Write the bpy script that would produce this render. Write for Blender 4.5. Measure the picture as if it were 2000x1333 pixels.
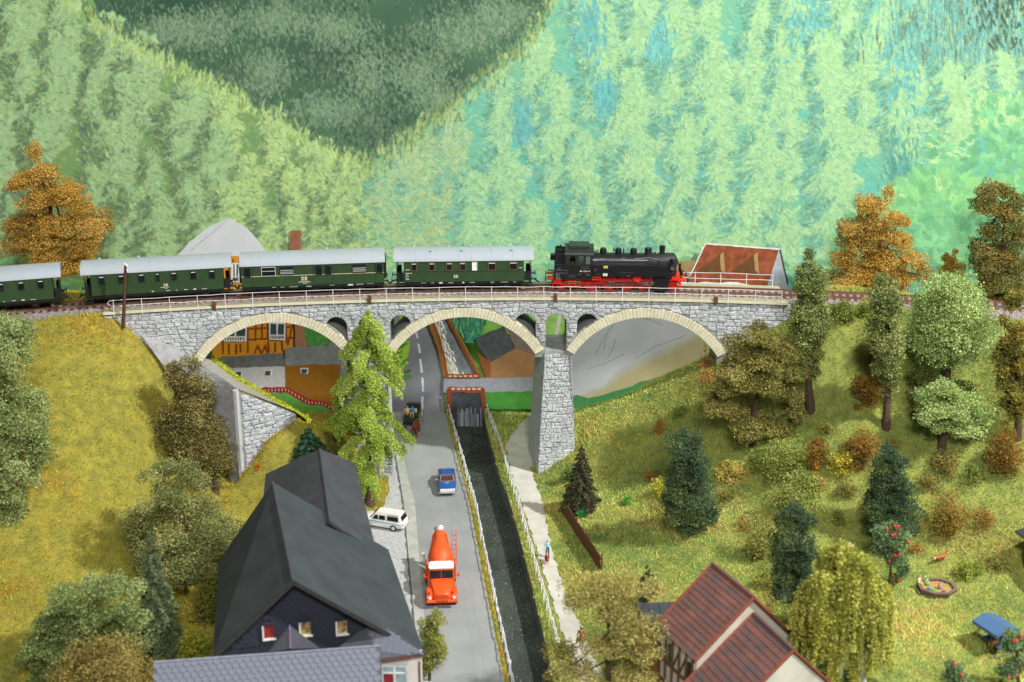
import bpy, bmesh, math, random
import numpy as np
from mathutils import Vector, Matrix
R = math.radians
for o in list(bpy.data.objects): bpy.data.objects.remove(o)
scene = bpy.context.scene
C = scene.collection
# ---------------------------------------------------------------- camera
H = 56.4; PITCH = R(20); FPX = 2764.0          # layout built at prototype metres
cd = bpy.data.cameras.new('camera'); cam = bpy.data.objects.new('camera', cd); C.objects.link(cam)
cam.location = (0, 0, H); cam.rotation_euler = (R(90) - PITCH, 0, 0)
cd.sensor_width = 36; cd.sensor_fit = 'HORIZONTAL'; cd.lens = 36 * FPX / 2000
cd.clip_start = 1; cd.clip_end = 1000
cd.dof.use_dof = True; cd.dof.focus_distance = 124; cd.dof.aperture_fstop = 0.10
scene.camera = cam
# ---------------------------------------------------------------- light
w = bpy.data.worlds.new('World'); scene.world = w; w.use_nodes = True
bg = w.node_tree.nodes['Background']; bg.inputs[0].default_value = (1.0, 1.0, 0.99, 1); bg.inputs[1].default_value = 0.17
def lamp(name, vec, E, size, col):
    d = 210.0; v = Vector(vec).normalized(); ld = bpy.data.lights.new(name, 'AREA')
    ld.shape = 'DISK'; ld.size = size; ld.energy = E * math.pi * math.pi * d * d; ld.color = col
    o = bpy.data.objects.new(name, ld); C.objects.link(o)
    o.location = Vector((0, 112, 6)) + v * d; o.rotation_euler = v.to_track_quat('Z', 'Y').to_euler()
lamp('key_lamp', (0.80, -0.42, 1.0), 1.30, 7, (1, .99, .965))
lamp('front_lamp', (0.10, -1.15, 0.86), 0.57, 34, (1, .99, .97))
vs = scene.view_settings; vs.view_transform = 'Standard'; vs.look = 'None'; vs.gamma = 1; vs.exposure = 0; vs.use_curve_mapping = False
scene.render.engine = 'CYCLES'
# ---------------------------------------------------------------- projection helpers (to survey the photograph)
cP, sP = math.cos(PITCH), math.sin(PITCH)
def _ray(px, py):
    u = (px - 1000) / FPX; r = (py - 666.5) / FPX
    return u, cP - r * sP, -sP - r * cP
def Pz(px, py, z=0.0):
    a, b, c = _ray(px, py); t = (z - H) / c; return Vector((a * t, b * t, z))
def Py(px, py, Y):
    a, b, c = _ray(px, py); t = Y / b; return Vector((a * t, Y, H + c * t))
def proj(p):
    zc = p[1] * cP + (H - p[2]) * sP; yc = (H - p[2]) * cP - p[1] * sP
    return 1000 + FPX * p[0] / zc, 666.5 + FPX * yc / zc
def scl(p): return FPX / (p[1] * cP + (H - p[2]) * sP)
# ---------------------------------------------------------------- colour / materials
def lin(c):
    c = np.asarray(c, float) / 255.0
    return np.where(c <= .04045, c / 12.92, ((c + .055) / 1.055) ** 2.4)
def L4(c): return tuple(lin(c)) + (1.0,)
MATS = {}
def M(name, col, rough=.65, var=.18, scale=3.0, metal=0.0, bump=0.0, bscale=20.0, spec=.4, col2=None, detail=4, coat=0):
    if name in MATS: return MATS[name]
    m = bpy.data.materials.new(name); m.use_nodes = True; nt = m.node_tree; N = nt.nodes; Lk = nt.links
    b = N['Principled BSDF']; b.inputs['Roughness'].default_value = rough; b.inputs['Metallic'].default_value = metal
    b.inputs['Specular IOR Level'].default_value = spec
    if coat: b.inputs['Coat Weight'].default_value = coat
    tc = N.new('ShaderNodeTexCoord'); nz = N.new('ShaderNodeTexNoise'); nz.inputs['Scale'].default_value = scale; nz.inputs['Detail'].default_value = detail
    Lk.new(tc.outputs['Object'], nz.inputs['Vector'])
    rp = N.new('ShaderNodeValToRGB'); c1 = np.array(L4(col))
    if col2 is None: a = c1 * (1 - var); d = np.minimum(c1 * (1 + var), 1)
    else: a = c1; d = np.array(L4(col2))
    a[3] = d[3] = 1
    rp.color_ramp.elements[0].position = .32; rp.color_ramp.elements[1].position = .68
    rp.color_ramp.elements[0].color = a; rp.color_ramp.elements[1].color = d
    Lk.new(nz.outputs['Fac'], rp.inputs[0]); Lk.new(rp.outputs[0], b.inputs['Base Color'])
    if bump:
        n2 = N.new('ShaderNodeTexNoise'); n2.inputs['Scale'].default_value = bscale; n2.inputs['Detail'].default_value = 3
        Lk.new(tc.outputs['Object'], n2.inputs['Vector'])
        bp = N.new('ShaderNodeBump'); bp.inputs['Strength'].default_value = bump; bp.inputs['Distance'].default_value = .05
        Lk.new(n2.outputs['Fac'], bp.inputs['Height']); Lk.new(bp.outputs[0], b.inputs['Normal'])
    MATS[name] = m; return m
def Mattr(name, rough=.7, spec=.25, noise=0.0, nscale=1.0, trans=0.0, bump=0):
    if name in MATS: return MATS[name]
    m = bpy.data.materials.new(name); m.use_nodes = True; nt = m.node_tree; N = nt.nodes; Lk = nt.links
    b = N['Principled BSDF']; b.inputs['Roughness'].default_value = rough; b.inputs['Specular IOR Level'].default_value = spec
    at = N.new('ShaderNodeAttribute'); at.attribute_name = 'Col'; out = at.outputs['Color']
    if noise:
        tc = N.new('ShaderNodeTexCoord'); nz = N.new('ShaderNodeTexNoise'); nz.inputs['Scale'].default_value = nscale; nz.inputs['Detail'].default_value = 6
        Lk.new(tc.outputs['Object'], nz.inputs['Vector'])
        mr = N.new('ShaderNodeMapRange'); mr.inputs['From Min'].default_value = .3; mr.inputs['From Max'].default_value = .7
        mr.inputs['To Min'].default_value = 1 - noise; mr.inputs['To Max'].default_value = 1 + noise
        Lk.new(nz.outputs['Fac'], mr.inputs['Value'])
        mx = N.new('ShaderNodeVectorMath'); mx.operation = 'SCALE'; Lk.new(out, mx.inputs[0]); Lk.new(mr.outputs[0], mx.inputs['Scale']); out = mx.outputs[0]
        if bump:
            bp = N.new('ShaderNodeBump'); bp.inputs['Strength'].default_value = bump; bp.inputs['Distance'].default_value = .05
            Lk.new(nz.outputs['Fac'], bp.inputs['Height']); Lk.new(bp.outputs[0], b.inputs['Normal'])
    Lk.new(out, b.inputs['Base Color'])
    if trans:
        tr = N.new('ShaderNodeBsdfTranslucent'); Lk.new(out, tr.inputs[0]); ms = N.new('ShaderNodeMixShader'); ms.inputs[0].default_value = trans
        Lk.new(b.outputs[0], ms.inputs[1]); Lk.new(tr.outputs[0], ms.inputs[2]); Lk.new(ms.outputs[0], N['Material Output'].inputs[0])
    MATS[name] = m; return m
# ---------------------------------------------------------------- mesh helpers
def link(name, me, mat=None, parent=None, loc=None, rz=0.0):
    o = bpy.data.objects.new(name, me); C.objects.link(o)
    if mat is not None and me is not None and len(me.materials) == 0: me.materials.append(mat)
    if parent is not None: o.parent = parent
    if loc is not None: o.location = loc
    if rz: o.rotation_euler = (0, 0, rz)
    return o
def tag(o, label=None, cat=None, group=None, kind=None):
    if label: o['label'] = label
    if cat: o['category'] = cat
    if group: o['group'] = group
    if kind: o['kind'] = kind
    return o
def thing(name, label, cat, loc=(0, 0, 0), rz=0.0, group=None):
    o = bpy.data.objects.new(name, None); C.objects.link(o); o.location = loc; o.rotation_euler = (0, 0, rz)
    o.empty_display_size = .5
    return tag(o, label, cat, group)
def npmesh(name, V, F, cols=None):
    V = np.asarray(V, np.float32).reshape(-1, 3); F = np.asarray(F, np.int32); k = F.shape[1]
    me = bpy.data.meshes.new(name); me.vertices.add(len(V)); me.vertices.foreach_set('co', V.ravel())
    me.loops.add(F.size); me.loops.foreach_set('vertex_index', F.ravel())
    me.polygons.add(len(F)); me.polygons.foreach_set('loop_start', np.arange(0, F.size, k, dtype=np.int32))
    me.polygons.foreach_set('loop_total', np.full(len(F), k, np.int32)); me.update(calc_edges=True)
    if cols is not None:
        a = me.attributes.new('Col', 'FLOAT_COLOR', 'POINT'); cc = np.ones((len(V), 4), np.float32); cc[:, :3] = cols
        a.data.foreach_set('color', cc.ravel())
    return me
class MB:
    def __init__(s): s.v = []; s.f = []
    def add(s, vs, fs):
        n = len(s.v); s.v += [tuple(p) for p in vs]; s.f += [tuple(i + n for i in f) for f in fs]; return s
    def box(s, x0, x1, y0, y1, z0, z1):
        return s.add([(x0,y0,z0),(x1,y0,z0),(x1,y1,z0),(x0,y1,z0),(x0,y0,z1),(x1,y0,z1),(x1,y1,z1),(x0,y1,z1)],
                     [(0,3,2,1),(4,5,6,7),(0,1,5,4),(1,2,6,5),(2,3,7,6),(3,0,4,7)])
    def hexa(s, a, b):      # two quads (lists of 4 points), joined
        return s.add(list(a) + list(b), [(0,3,2,1),(4,5,6,7),(0,1,5,4),(1,2,6,5),(2,3,7,6),(3,0,4,7)])
    def slab(s, pts, t):    # polygon in 3d extruded down by its normal
        pts = [Vector(p) for p in pts]; n = (pts[1]-pts[0]).cross(pts[2]-pts[0]).normalized(); k = len(pts)
        q = [p - n * t for p in pts]
        return s.add(pts + q, [tuple(range(k)), tuple(range(2*k-1, k-1, -1))] + [(i, i+k, (i+1)%k+k, (i+1)%k) for i in range(k)])
    def prism(s, poly, y0, y1):   # poly in (x,z) extruded in y
        k = len(poly)
        return s.add([(x, y0, z) for x, z in poly] + [(x, y1, z) for x, z in poly],
                     [tuple(range(k)), tuple(range(2*k-1, k-1, -1))] + [(i, i+k, (i+1)%k+k, (i+1)%k) for i in range(k)])
    def prismx(s, poly, x0, x1):  # poly in (y,z) extruded in x
        k = len(poly)
        return s.add([(x0, y, z) for y, z in poly] + [(x1, y, z) for y, z in poly],
                     [tuple(range(k)), tuple(range(2*k-1, k-1, -1))] + [(i, i+k, (i+1)%k+k, (i+1)%k) for i in range(k)])
    def tube(s, p0, p1, r0, r1=None, n=8):
        p0 = Vector(p0); p1 = Vector(p1); r1 = r0 if r1 is None else r1; d = (p1-p0)
        if d.length < 1e-6: return s
        d.normalize(); a = d.orthogonal().normalized(); b = d.cross(a)
        A = [p0 + (a*math.cos(2*math.pi*i/n) + b*math.sin(2*math.pi*i/n))*r0 for i in range(n)]
        B = [p1 + (a*math.cos(2*math.pi*i/n) + b*math.sin(2*math.pi*i/n))*r1 for i in range(n)]
        return s.add(A + B, [(i, (i+1)%n, (i+1)%n+n, i+n) for i in range(n)] + [tuple(range(n-1,-1,-1)), tuple(range(n, 2*n))])
    def path(s, pts, r, n=5):
        for i in range(len(pts)-1): s.tube(pts[i], pts[i+1], r if not isinstance(r,(list,tuple)) else r[i], r if not isinstance(r,(list,tuple)) else r[i+1], n)
        return s
    def beam(s, p0, p1, w, h):
        p0 = Vector(p0); p1 = Vector(p1); d = (p1-p0).normalized()
        up = Vector((0,0,1)) if abs(d.z) < .95 else Vector((0,1,0))
        a = d.cross(up).normalized() * (w/2); b = a.cross(d).normalized() * (h/2)
        return s.hexa([p0-a-b, p0+a-b, p0+a+b, p0-a+b], [p1-a-b, p1+a-b, p1+a+b, p1-a+b])
    def lathe(s, prof, o=(0,0,0), axis='z', n=16):   # prof: list of (r, h)
        o = Vector(o); V = []; k = len(prof)
        for r, h in prof:
            for i in range(n):
                c, q = math.cos(2*math.pi*i/n)*r, math.sin(2*math.pi*i/n)*r
                V.append(o + Vector({'z': (c, q, h), 'x': (h, c, q), 'y': (c, h, q)}[axis]))
        F = [(j*n+i, j*n+(i+1)%n, (j+1)*n+(i+1)%n, (j+1)*n+i) for j in range(k-1) for i in range(n)]
        if tuple(prof[0]) != tuple(prof[-1]): F += [tuple(range(n-1,-1,-1)), tuple(range((k-1)*n, k*n))]
        return s.add(V, F)
    def ball(s, c, r, n=8):
        r = (r, r, r) if not isinstance(r, (tuple, list)) else r; V = []; F = []; m = n//2+1
        for j in range(m+1):
            t = math.pi*j/m
            for i in range(n):
                a = 2*math.pi*i/n; V.append((c[0]+r[0]*math.sin(t)*math.cos(a), c[1]+r[1]*math.sin(t)*math.sin(a), c[2]+r[2]*math.cos(t)))
        for j in range(m):
            for i in range(n): F.append((j*n+i, (j+1)*n+i, (j+1)*n+(i+1)%n, j*n+(i+1)%n))
        return s.add(V, F)
    def loft(s, rings):
        k = len(rings[0]); V = [p for r in rings for p in r]; F = []
        for j in range(len(rings)-1):
            for i in range(k): F.append((j*k+i, j*k+(i+1)%k, (j+1)*k+(i+1)%k, (j+1)*k+i))
        F += [tuple(range(k-1,-1,-1)), tuple(range((len(rings)-1)*k, len(rings)*k))]
        return s.add(V, F)
    def xf(s, mat):
        s.v = [tuple(mat @ Vector(p)) for p in s.v]; return s
    def mesh(s, name, bevel=0.0, smooth=False, seg=1):
        me = bpy.data.meshes.new(name); me.from_pydata(s.v, [], s.f)
        bm = bmesh.new(); bm.from_mesh(me)
        bmesh.ops.remove_doubles(bm, verts=bm.verts, dist=1e-5)
        bmesh.ops.recalc_face_normals(bm, faces=bm.faces)
        if bevel:
            ed = [e for e in bm.edges if len(e.link_faces) == 2 and e.calc_face_angle(0) > R(25)]
            bmesh.ops.bevel(bm, geom=ed, offset=bevel, segments=seg, affect='EDGES', clamp_overlap=True)
        bm.to_mesh(me); bm.free()
        if smooth:
            for p in me.polygons: p.use_smooth = True
            try: me.set_sharp_from_angle(angle=R(38))
            except Exception: pass
        return me
    def build(s, name, mat, parent=None, bevel=0.0, smooth=False, loc=None, rz=0.0, seg=1):
        return link(name, s.mesh(name, bevel, smooth, seg), mat, parent, loc, rz)
def copy_tree(o, parent=None):
    c = o.copy(); C.objects.link(c); c.parent = parent
    for ch in list(o.children): copy_tree(ch, c)
    return c
def text_mesh(name, txt, size, extrude=0.0, offset=0.0):
    cu = bpy.data.curves.new(name, 'FONT'); cu.body = txt; cu.size = size; cu.extrude = extrude; cu.offset = offset; cu.align_x = 'CENTER'; cu.align_y = 'CENTER'; cu.resolution_u = 3
    ob = bpy.data.objects.new(name, cu); C.objects.link(ob)
    dg = bpy.context.evaluated_depsgraph_get(); me = bpy.data.meshes.new_from_object(ob.evaluated_get(dg))
    bpy.data.objects.remove(ob); bpy.data.curves.remove(cu); me.name = name; me.materials.clear()
    return me
def smooth01(x): x = np.clip(x, 0, 1); return x*x*(3-2*x)
def organic(name, caps, voxel, parent=None, loc=(0,0,0), rz=0.0, mat=None, smooth_it=4):
    """one continuous skin over tapered limbs: caps = (p0, r0, p1, r1, colour)"""
    b = MB()
    for p0, r0, p1, r1, c in caps:
        b.ball(p0, r0, 10); b.ball(p1, r1, 10); b.tube(p0, p1, r0, r1, 10)
    me = b.mesh(name); ob = bpy.data.objects.new(name, me); C.objects.link(ob)
    md = ob.modifiers.new('r', 'REMESH'); md.mode = 'VOXEL'; md.voxel_size = voxel
    ms = ob.modifiers.new('s', 'SMOOTH'); ms.iterations = smooth_it; ms.factor = .5
    dg = bpy.context.evaluated_depsgraph_get(); me2 = bpy.data.meshes.new_from_object(ob.evaluated_get(dg))
    bpy.data.objects.remove(ob)
    n = len(me2.vertices); V = np.empty(n*3, np.float32); me2.vertices.foreach_get('co', V); V = V.reshape(-1,3)
    best = np.full(n, 1e9); cols = np.zeros((n,3))
    for p0, r0, p1, r1, c in caps:
        p0 = np.array(p0); p1 = np.array(p1); d = p1-p0; t = np.clip(((V-p0)@d)/max(d@d,1e-9), 0, 1)
        dist = np.linalg.norm(V-(p0+t[:,None]*d), axis=1) - (r0+(r1-r0)*t)
        k = dist < best; best[k] = dist[k]; cols[k] = lin(c)
    a = me2.attributes.new('Col', 'FLOAT_COLOR', 'POINT'); cc = np.ones((n,4), np.float32); cc[:,:3] = cols; a.data.foreach_set('color', cc.ravel())
    for p in me2.polygons: p.use_smooth = True
    me2.materials.clear(); me2.materials.append(mat or Mattr('painted figure', .55, .35))
    me2.name = name
    return link(name, me2, None, parent, loc, rz)
# ================================================================ setting: ground survey
YW = 134.0                                   # painted backdrop board
RC = 172.0; XA = 2.3; YT = 121.8; ZR = 17.3  # curved track: apex, radius, rail top
def ytrack(X): return YT - (X - XA)**2 / (2*RC)
def yface(X): return ytrack(X) - 2.25
def line(pts, z=0.0):
    q = sorted([(p.y, p.x) for p in (Pz(a, b, z) for a, b in pts)]); ys = np.array([a for a, b in q]); xs = np.array([b for a, b in q])
    def f(Y):
        Y = np.asarray(Y, float); r = np.interp(Y, ys, xs)
        r = np.where(Y < ys[0], xs[0] + (xs[1]-xs[0])/(ys[1]-ys[0])*(Y-ys[0]), r)
        r = np.where(Y > ys[-1], xs[-1] + (xs[-1]-xs[-2])/(ys[-1]-ys[-2])*(Y-ys[-1]), r); return r
    return f
f_gravL = line([(748,803),(753,885),(760,960),(742,1010),(700,1060),(690,1180),(720,1333)])
f_gutL = line([(762,803),(770,891),(784,980),(801,1160),(807,1230),(814,1333)])
f_gutR = line([(764,803),(773,891),(788,980),(805,1160),(811,1230),(818,1333)])
f_roadL = line([(783,803),(788,891),(798,940),(810,980),(818,1080),(827,1187),(836,1333)])
f_roadR = line([(868,803),(880,850),(905,935),(920,1000),(942,1120),(965,1230),(985,1333)])
f_bankL = line([(882,803),(887,832),(908,930),(927,980),(945,1070),(995,1333)])
f_bankR = line([(944,803),(949,832),(976,930),(995,980),(1020,1070),(1066,1260),(1084,1333)])
f_pathL = line([(1042,803),(1020,825),(1000,850),(988,868),(992,900),(1000,930),(1017,980),(1047,1070),(1075,1160),(1095,1226),(1130,1333)])
f_pathR = line([(1066,803),(1055,850),(1048,880),(1036,915),(1046,945),(1060,980),(1076,1070),(1104,1160),(1134,1226),(1185,1333)])
class TPS:
    def __init__(s, pts):
        s.p = np.array([(p[0], p[1]) for p in pts]); z = np.array([p[2] for p in pts]); n = len(pts)
        d = np.linalg.norm(s.p[:,None]-s.p[None], axis=2); K = np.where(d>0, d*d*np.log(d+1e-12), 0) + np.eye(n)*2.0
        Pm = np.c_[np.ones(n), s.p]; A = np.zeros((n+3,n+3)); A[:n,:n] = K; A[:n,n:] = Pm; A[n:,:n] = Pm.T
        s.w = np.linalg.solve(A, np.r_[z, 0, 0, 0]); s.n = n
    def __call__(s, X, Y):
        X = np.asarray(X, float); Y = np.asarray(Y, float); o = s.w[s.n] + s.w[s.n+1]*X + s.w[s.n+2]*Y
        for i in range(s.n):
            d2 = (X-s.p[i,0])**2 + (Y-s.p[i,1])**2; o = o + s.w[i]*.5*d2*np.log(d2+1e-9)
        return o
def cz(*a): return [tuple(Pz(x, y, z)) for x, y, z in a]
def cy(*a): return [tuple(Py(x, y, Y)) for x, y, Y in a]
left_pts = cz((0,614,16.9),(120,612,16.9),(232,608,16.8),(0,680,15.4),(0,900,9.5),(100,760,13),(200,700,14),(200,800,11),(300,850,8),(200,1000,6),(50,1050,5.3),(100,1200,2.5),
    (0,1300,1.5),(300,1100,2),(400,1000,1.2),(310,705,12.3),(380,825,6.6),(420,900,3.6),(468,965,.9),(420,1150,.3),(380,1300,0),(600,1000,0),(700,1000,0),(740,940,0),(720,1100,0),(600,1300,0),
    (560,900,2.6),(650,910,1.4),(745,885,.3),(480,940,1.6),(500,1000,.4)) + \
    cy((472,903,112.4),(520,850,113.4),(572,808,114.8),(640,822,117.5),(700,862,117)) + \
    [(-62,104,12),(-62,116,16.8),(-50,122,16.2),(-50,127,13.5),(-62,133,10.5),(-40,133,10.5),(-38,124.5,14.8),(-62,125,14.5),(-33,126,9),(-30,121,11.5),(-26,121,8.5),(-20,121,4.8),(-24,127,3),(-15,126,0),(-12,133,0),(-25,133,0),(-62,92,4),(-62,80,1.5),(-40,78,0),(-10,78,0),(-14,119,2.2)]
right_pts = cz((1300,850,5.2),(1200,900,2.6),(1150,960,1.2),(1100,960,.5),(1250,1000,1.6),(1400,850,7.2),(1500,800,9.6),(1640,700,14),(1640,645,16.2),(1640,800,10.9),(1640,900,8),(1640,1000,5.1),(1600,612,16.8),(1720,616,16.8),(1850,622,16.6),(2000,632,16.5),
    (1830,1150,3),(1400,1000,3.4),(1300,1060,1.8),(1250,1150,1.1),(1600,1150,3.1),(1500,1200,2),(1700,1300,2.5),(1950,1280,2.7),(2000,1100,4.3),(1900,1000,6),(1800,900,8.5),(1950,800,11.3),(1900,700,14),(1750,1010,5),(1500,950,5.2),(1450,1060,3),(1350,1250,.8),(1200,1250,.3),
    (1600,1340,2),(1400,1340,.9),(1150,1100,.6),(1100,1000,.4),(1750,760,12.3)) + \
    cy((1118,893,119),(1125,808,123.5),(1180,792,123),(1250,762,122.3),(1330,722,121.4),(1420,692,119.3),(1480,655,118.6),(1536,632,117.8),(1150,860,119)) + \
    [(28,125.5,14.8),(40,123,14.8),(52,121,14.8),(62,122,13),(62,133,10.5),(30,133,10.5),(45,130,11.5),(22,127,8.5),(12,129,2.5),(18,133,3),(6,131,.3),(62,110,14),(62,95,5),(62,82,3),(20,76,1),(4,80,0),(25,122.5,16),(26,119,16.4)]
tl = TPS(left_pts); tr = TPS(right_pts)
def hash2(X, Y):
    return (np.sin(X*.9+Y*.37)+np.sin(Y*1.13-X*.51+1.3)+.6*np.sin(X*2.3+2.1*np.sin(Y*.8))+.5*np.sin(Y*2.9+X*.7))/3
def zground(X, Y):
    X = np.asarray(X, float); Y = np.asarray(Y, float)
    wl = smooth01((f_gravL(Y) - .2 - X)/3.0); wr = smooth01((X - f_pathR(Y) - .1)/2.5)
    bump = .14*hash2(X, Y)
    zl = np.minimum(np.maximum(tl(X, Y), -.05), 16.95) + bump; zr = np.minimum(np.maximum(tr(X, Y), -.05), 16.95) + bump
    z = np.where(X < 0, zl*wl, zr*wr)
    nt = np.abs(Y - ytrack(X)) < 2.6                       # level formation under the track
    far = (X < -34.5) | (X > 24.8)
    return np.where(nt & far, np.minimum(z, 16.85), z)
def G(px, py):
    a, b, c = _ray(px, py); t = np.arange(70, 150, .1); X = a*t; Y = b*t; Z = H + c*t
    m = (Z - zground(X, Y)) < 0; i = int(np.argmax(m)) if m.any() else len(t)-1
    return Vector((X[i], min(Y[i], YW-.5), zground(X[i], min(Y[i], YW-.5))))
def Gxy(X, Y): return float(zground(X, Y))
EDGE = [0.0]
def strip(name, fL, fR, z, mat, y0=70, y1=YW, n=90, cols=1):
    Y = np.linspace(y0, y1, n); V = []; F = []
    for j, y in enumerate(Y):
        for i in range(cols+1):
            t = i/cols; wb_ = EDGE[0]; e0 = wb_*(math.sin(y*2.3)+.7*math.sin(y*5.1+1)+.5*math.sin(y*9.7)); e1 = wb_*(math.sin(y*2.9+2)+.7*math.sin(y*4.7)+.5*math.sin(y*8.9+1)); V.append(((float(fL(y))+e0)*(1-t)+(float(fR(y))+e1)*t, y, z))
    k = cols+1
    F = [(j*k+i, j*k+i+1, (j+1)*k+i+1, (j+1)*k+i) for j in range(n-1) for i in range(cols)]
    o = link(name, npmesh(name, V, F), mat); o['kind'] = 'structure'; return o
def Mgrassbase():
    return M('grass soil', (122,120,50), .95, .25, 1.2, bump=.4, col2=(156,148,60))
rows = np.r_[np.linspace(70, 108, 70), np.linspace(108.4, YW, 90)]
def sheet(name, fa, fb, nc):
    V = []; u = np.linspace(0, 1, nc)
    for y in rows:
        X = fa(y)*(1-u) + fb(y)*u; Z = zground(X, np.full(nc, y)) ; V.append(np.c_[X, np.full(nc, y), Z])
    V = np.concatenate(V); n = len(rows)
    jj, ii = np.meshgrid(np.arange(n-1), np.arange(nc-1), indexing='ij'); a = (jj*nc+ii).ravel()
    me = npmesh(name, V, np.c_[a, a+1, a+nc+1, a+nc]); me.polygons.foreach_set('use_smooth', np.ones(len(me.polygons), bool))
    return tag(link(name, me, Mgrassbase() if 'left' in name else M('garden soil', (110,120,58), .95, .25, 1.2, bump=.4, col2=(142,146,70))), kind='structure')
sheet('ground_left', lambda y: -64.0, lambda y: float(f_bankL(y)), 150)
sheet('ground_right', lambda y: float(f_bankR(y)), lambda y: 64.0, 150)
strip('road', f_roadL, f_roadR, .045, M('asphalt', (138,140,139), .9, .07, .3, bump=.15, bscale=30, col2=(152,153,151)), n=60, cols=4)
strip('gutter_strip', f_gutR, f_roadL, .060, M('concrete strip', (158,158,148), .9, .10, 1.0, bump=.3, bscale=14, col2=(182,182,173)))
strip('gutter', f_gutL, f_gutR, .035, M('gutter dark', (92,95,98), .8, .15, 2))
EDGE[0] = .05
strip('gravel_verge', f_gravL, f_gutL, .050, M('pale gravel', (150,150,146), .95, .18, 9, bump=.6, bscale=25, col2=(202,203,200)))
EDGE[0] = .065
strip('footpath', f_pathL, f_pathR, .055, M('sand path', (184,180,168), .95, .06, .8, bump=.15, col2=(204,199,188)), n=300, cols=2)
EDGE[0] = 0.0
# worn seams and joints of the tarmac sheets
b = MB(); rs = random.Random(4)
for off in (1.15, 1.85):
    P = [Vector((float(f_roadR(y)) - off + .06*math.sin(y*.9+off), y, .051)) for y in np.arange(84, 121, .7)]
    for i in range(len(P)-1):
        d = Vector((.022, 0, 0)); b.add([P[i]-d, P[i]+d, P[i+1]+d, P[i+1]-d], [(0,1,2,3)])
tag(b.build('road_seam', M('tar seam', (139,142,142), .8)), kind='structure')
# canal
ZWAT = -1.6
yy = np.linspace(70, YW, 70)
mw = M('canal wall stone', (92,96,96), .9, .3, 2.5, bump=.8, bscale=6, col2=(140,143,140))
def wallstrip(name, f, sgn):
    b = MB(); top = [(float(f(y)), y, .03) for y in yy]; bot = [(float(f(y)), y, ZWAT-.4) for y in yy]
    for i in range(len(yy)-1): b.add([top[i], top[i+1], bot[i+1], bot[i]], [(0,1,2,3)])
    o = b.build(name, mw); return tag(o, kind='structure')
wallstrip('canal_wall_left', f_bankL, 1); wallstrip('canal_wall_right', f_bankR, -1)
def Mwater():
    m = bpy.data.materials.new('canal water'); m.use_nodes = True; N = m.node_tree.nodes; Lk = m.node_tree.links; b = N['Principled BSDF']
    tc = N.new('ShaderNodeTexCoord'); n1 = N.new('ShaderNodeTexNoise'); n1.inputs['Scale'].default_value = 5.0; n1.inputs['Detail'].default_value = 5; n1.inputs['Roughness'].default_value = .7
    Lk.new(tc.outputs['Object'], n1.inputs['Vector']); n0 = N.new('ShaderNodeTexNoise'); n0.inputs['Scale'].default_value = .35; n0.inputs['Detail'].default_value = 3
    Lk.new(tc.outputs['Object'], n0.inputs['Vector'])
    rp = N.new('ShaderNodeValToRGB'); rp.color_ramp.elements[0].color = L4((54,61,55)); rp.color_ramp.elements[1].color = L4((80,88,76))
    rp.color_ramp.elements[0].position = .35; rp.color_ramp.elements[1].position = .65
    Lk.new(n0.outputs['Fac'], rp.inputs[0]); Lk.new(rp.outputs[0], b.inputs['Base Color'])
    b.inputs['Roughness'].default_value = .2; b.inputs['Specular IOR Level'].default_value = .5
    bp = N.new('ShaderNodeBump'); bp.inputs['Strength'].default_value = .9; bp.inputs['Distance'].default_value = .25; Lk.new(n1.outputs['Fac'], bp.inputs['Height']); Lk.new(bp.outputs[0], b.inputs['Normal'])
    return m
strip('canal_water', lambda y: f_bankL(y)-.3, lambda y: f_bankR(y)+.3, ZWAT, Mwater(), n=60, cols=3)
# pale specks that paint the sparkle of ripples on the water
rng = np.random.default_rng(5); n = 1500
Yf = rng.uniform(84, 133, n); tt = rng.uniform(.04, .96, n); Xf = f_bankL(Yf)*(1-tt)+f_bankR(Yf)*tt; sz = rng.uniform(.015, .05, n); sz[rng.random(n) < .04] *= 2.0
th = rng.uniform(0, 6.28, n); V = np.zeros((n,3,3))
for k in range(3):
    V[:,k,0] = Xf + sz*np.cos(th+k*2.1); V[:,k,1] = Yf + 1.5*sz*np.sin(th+k*2.1); V[:,k,2] = ZWAT + .02
tag(link('water_glints', npmesh('water_glints', V, np.arange(n*3).reshape(-1,3)), M('glint speck', (132,139,136), .5)), 'tiny pale foam specks floating on the dark canal', 'foam', kind='stuff')
# ================================================================ painted backdrop board (hand-painted mural on a flat panel)
def Mboard():
    m = bpy.data.materials.new('mural underpaint'); m.use_nodes = True; N = m.node_tree.nodes; Lk = m.node_tree.links; b = N['Principled BSDF']
    b.inputs['Roughness'].default_value = .75; b.inputs['Specular IOR Level'].default_value = .15
    at = N.new('ShaderNodeAttribute'); at.attribute_name = 'Col'
    tc = N.new('ShaderNodeTexCoord'); mp = N.new('ShaderNodeMapping'); mp.inputs['Scale'].default_value = (1.6, 1, .5); Lk.new(tc.outputs['Object'], mp.inputs[0])
    nz = N.new('ShaderNodeTexNoise'); nz.inputs['Scale'].default_value = 1.6; nz.inputs['Detail'].default_value = 8; nz.inputs['Roughness'].default_value = .7; Lk.new(mp.outputs[0], nz.inputs['Vector'])
    mr = N.new('ShaderNodeMapRange'); mr.inputs['From Min'].default_value = .3; mr.inputs['From Max'].default_value = .7; mr.inputs['To Min'].default_value = .72; mr.inputs['To Max'].default_value = 1.3; Lk.new(nz.outputs['Fac'], mr.inputs['Value'])
    mx = N.new('ShaderNodeVectorMath'); mx.operation = 'SCALE'; Lk.new(at.outputs['Color'], mx.inputs[0]); Lk.new(mr.outputs[0], mx.inputs['Scale']); Lk.new(mx.outputs[0], b.inputs['Base Color'])
    return m
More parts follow.
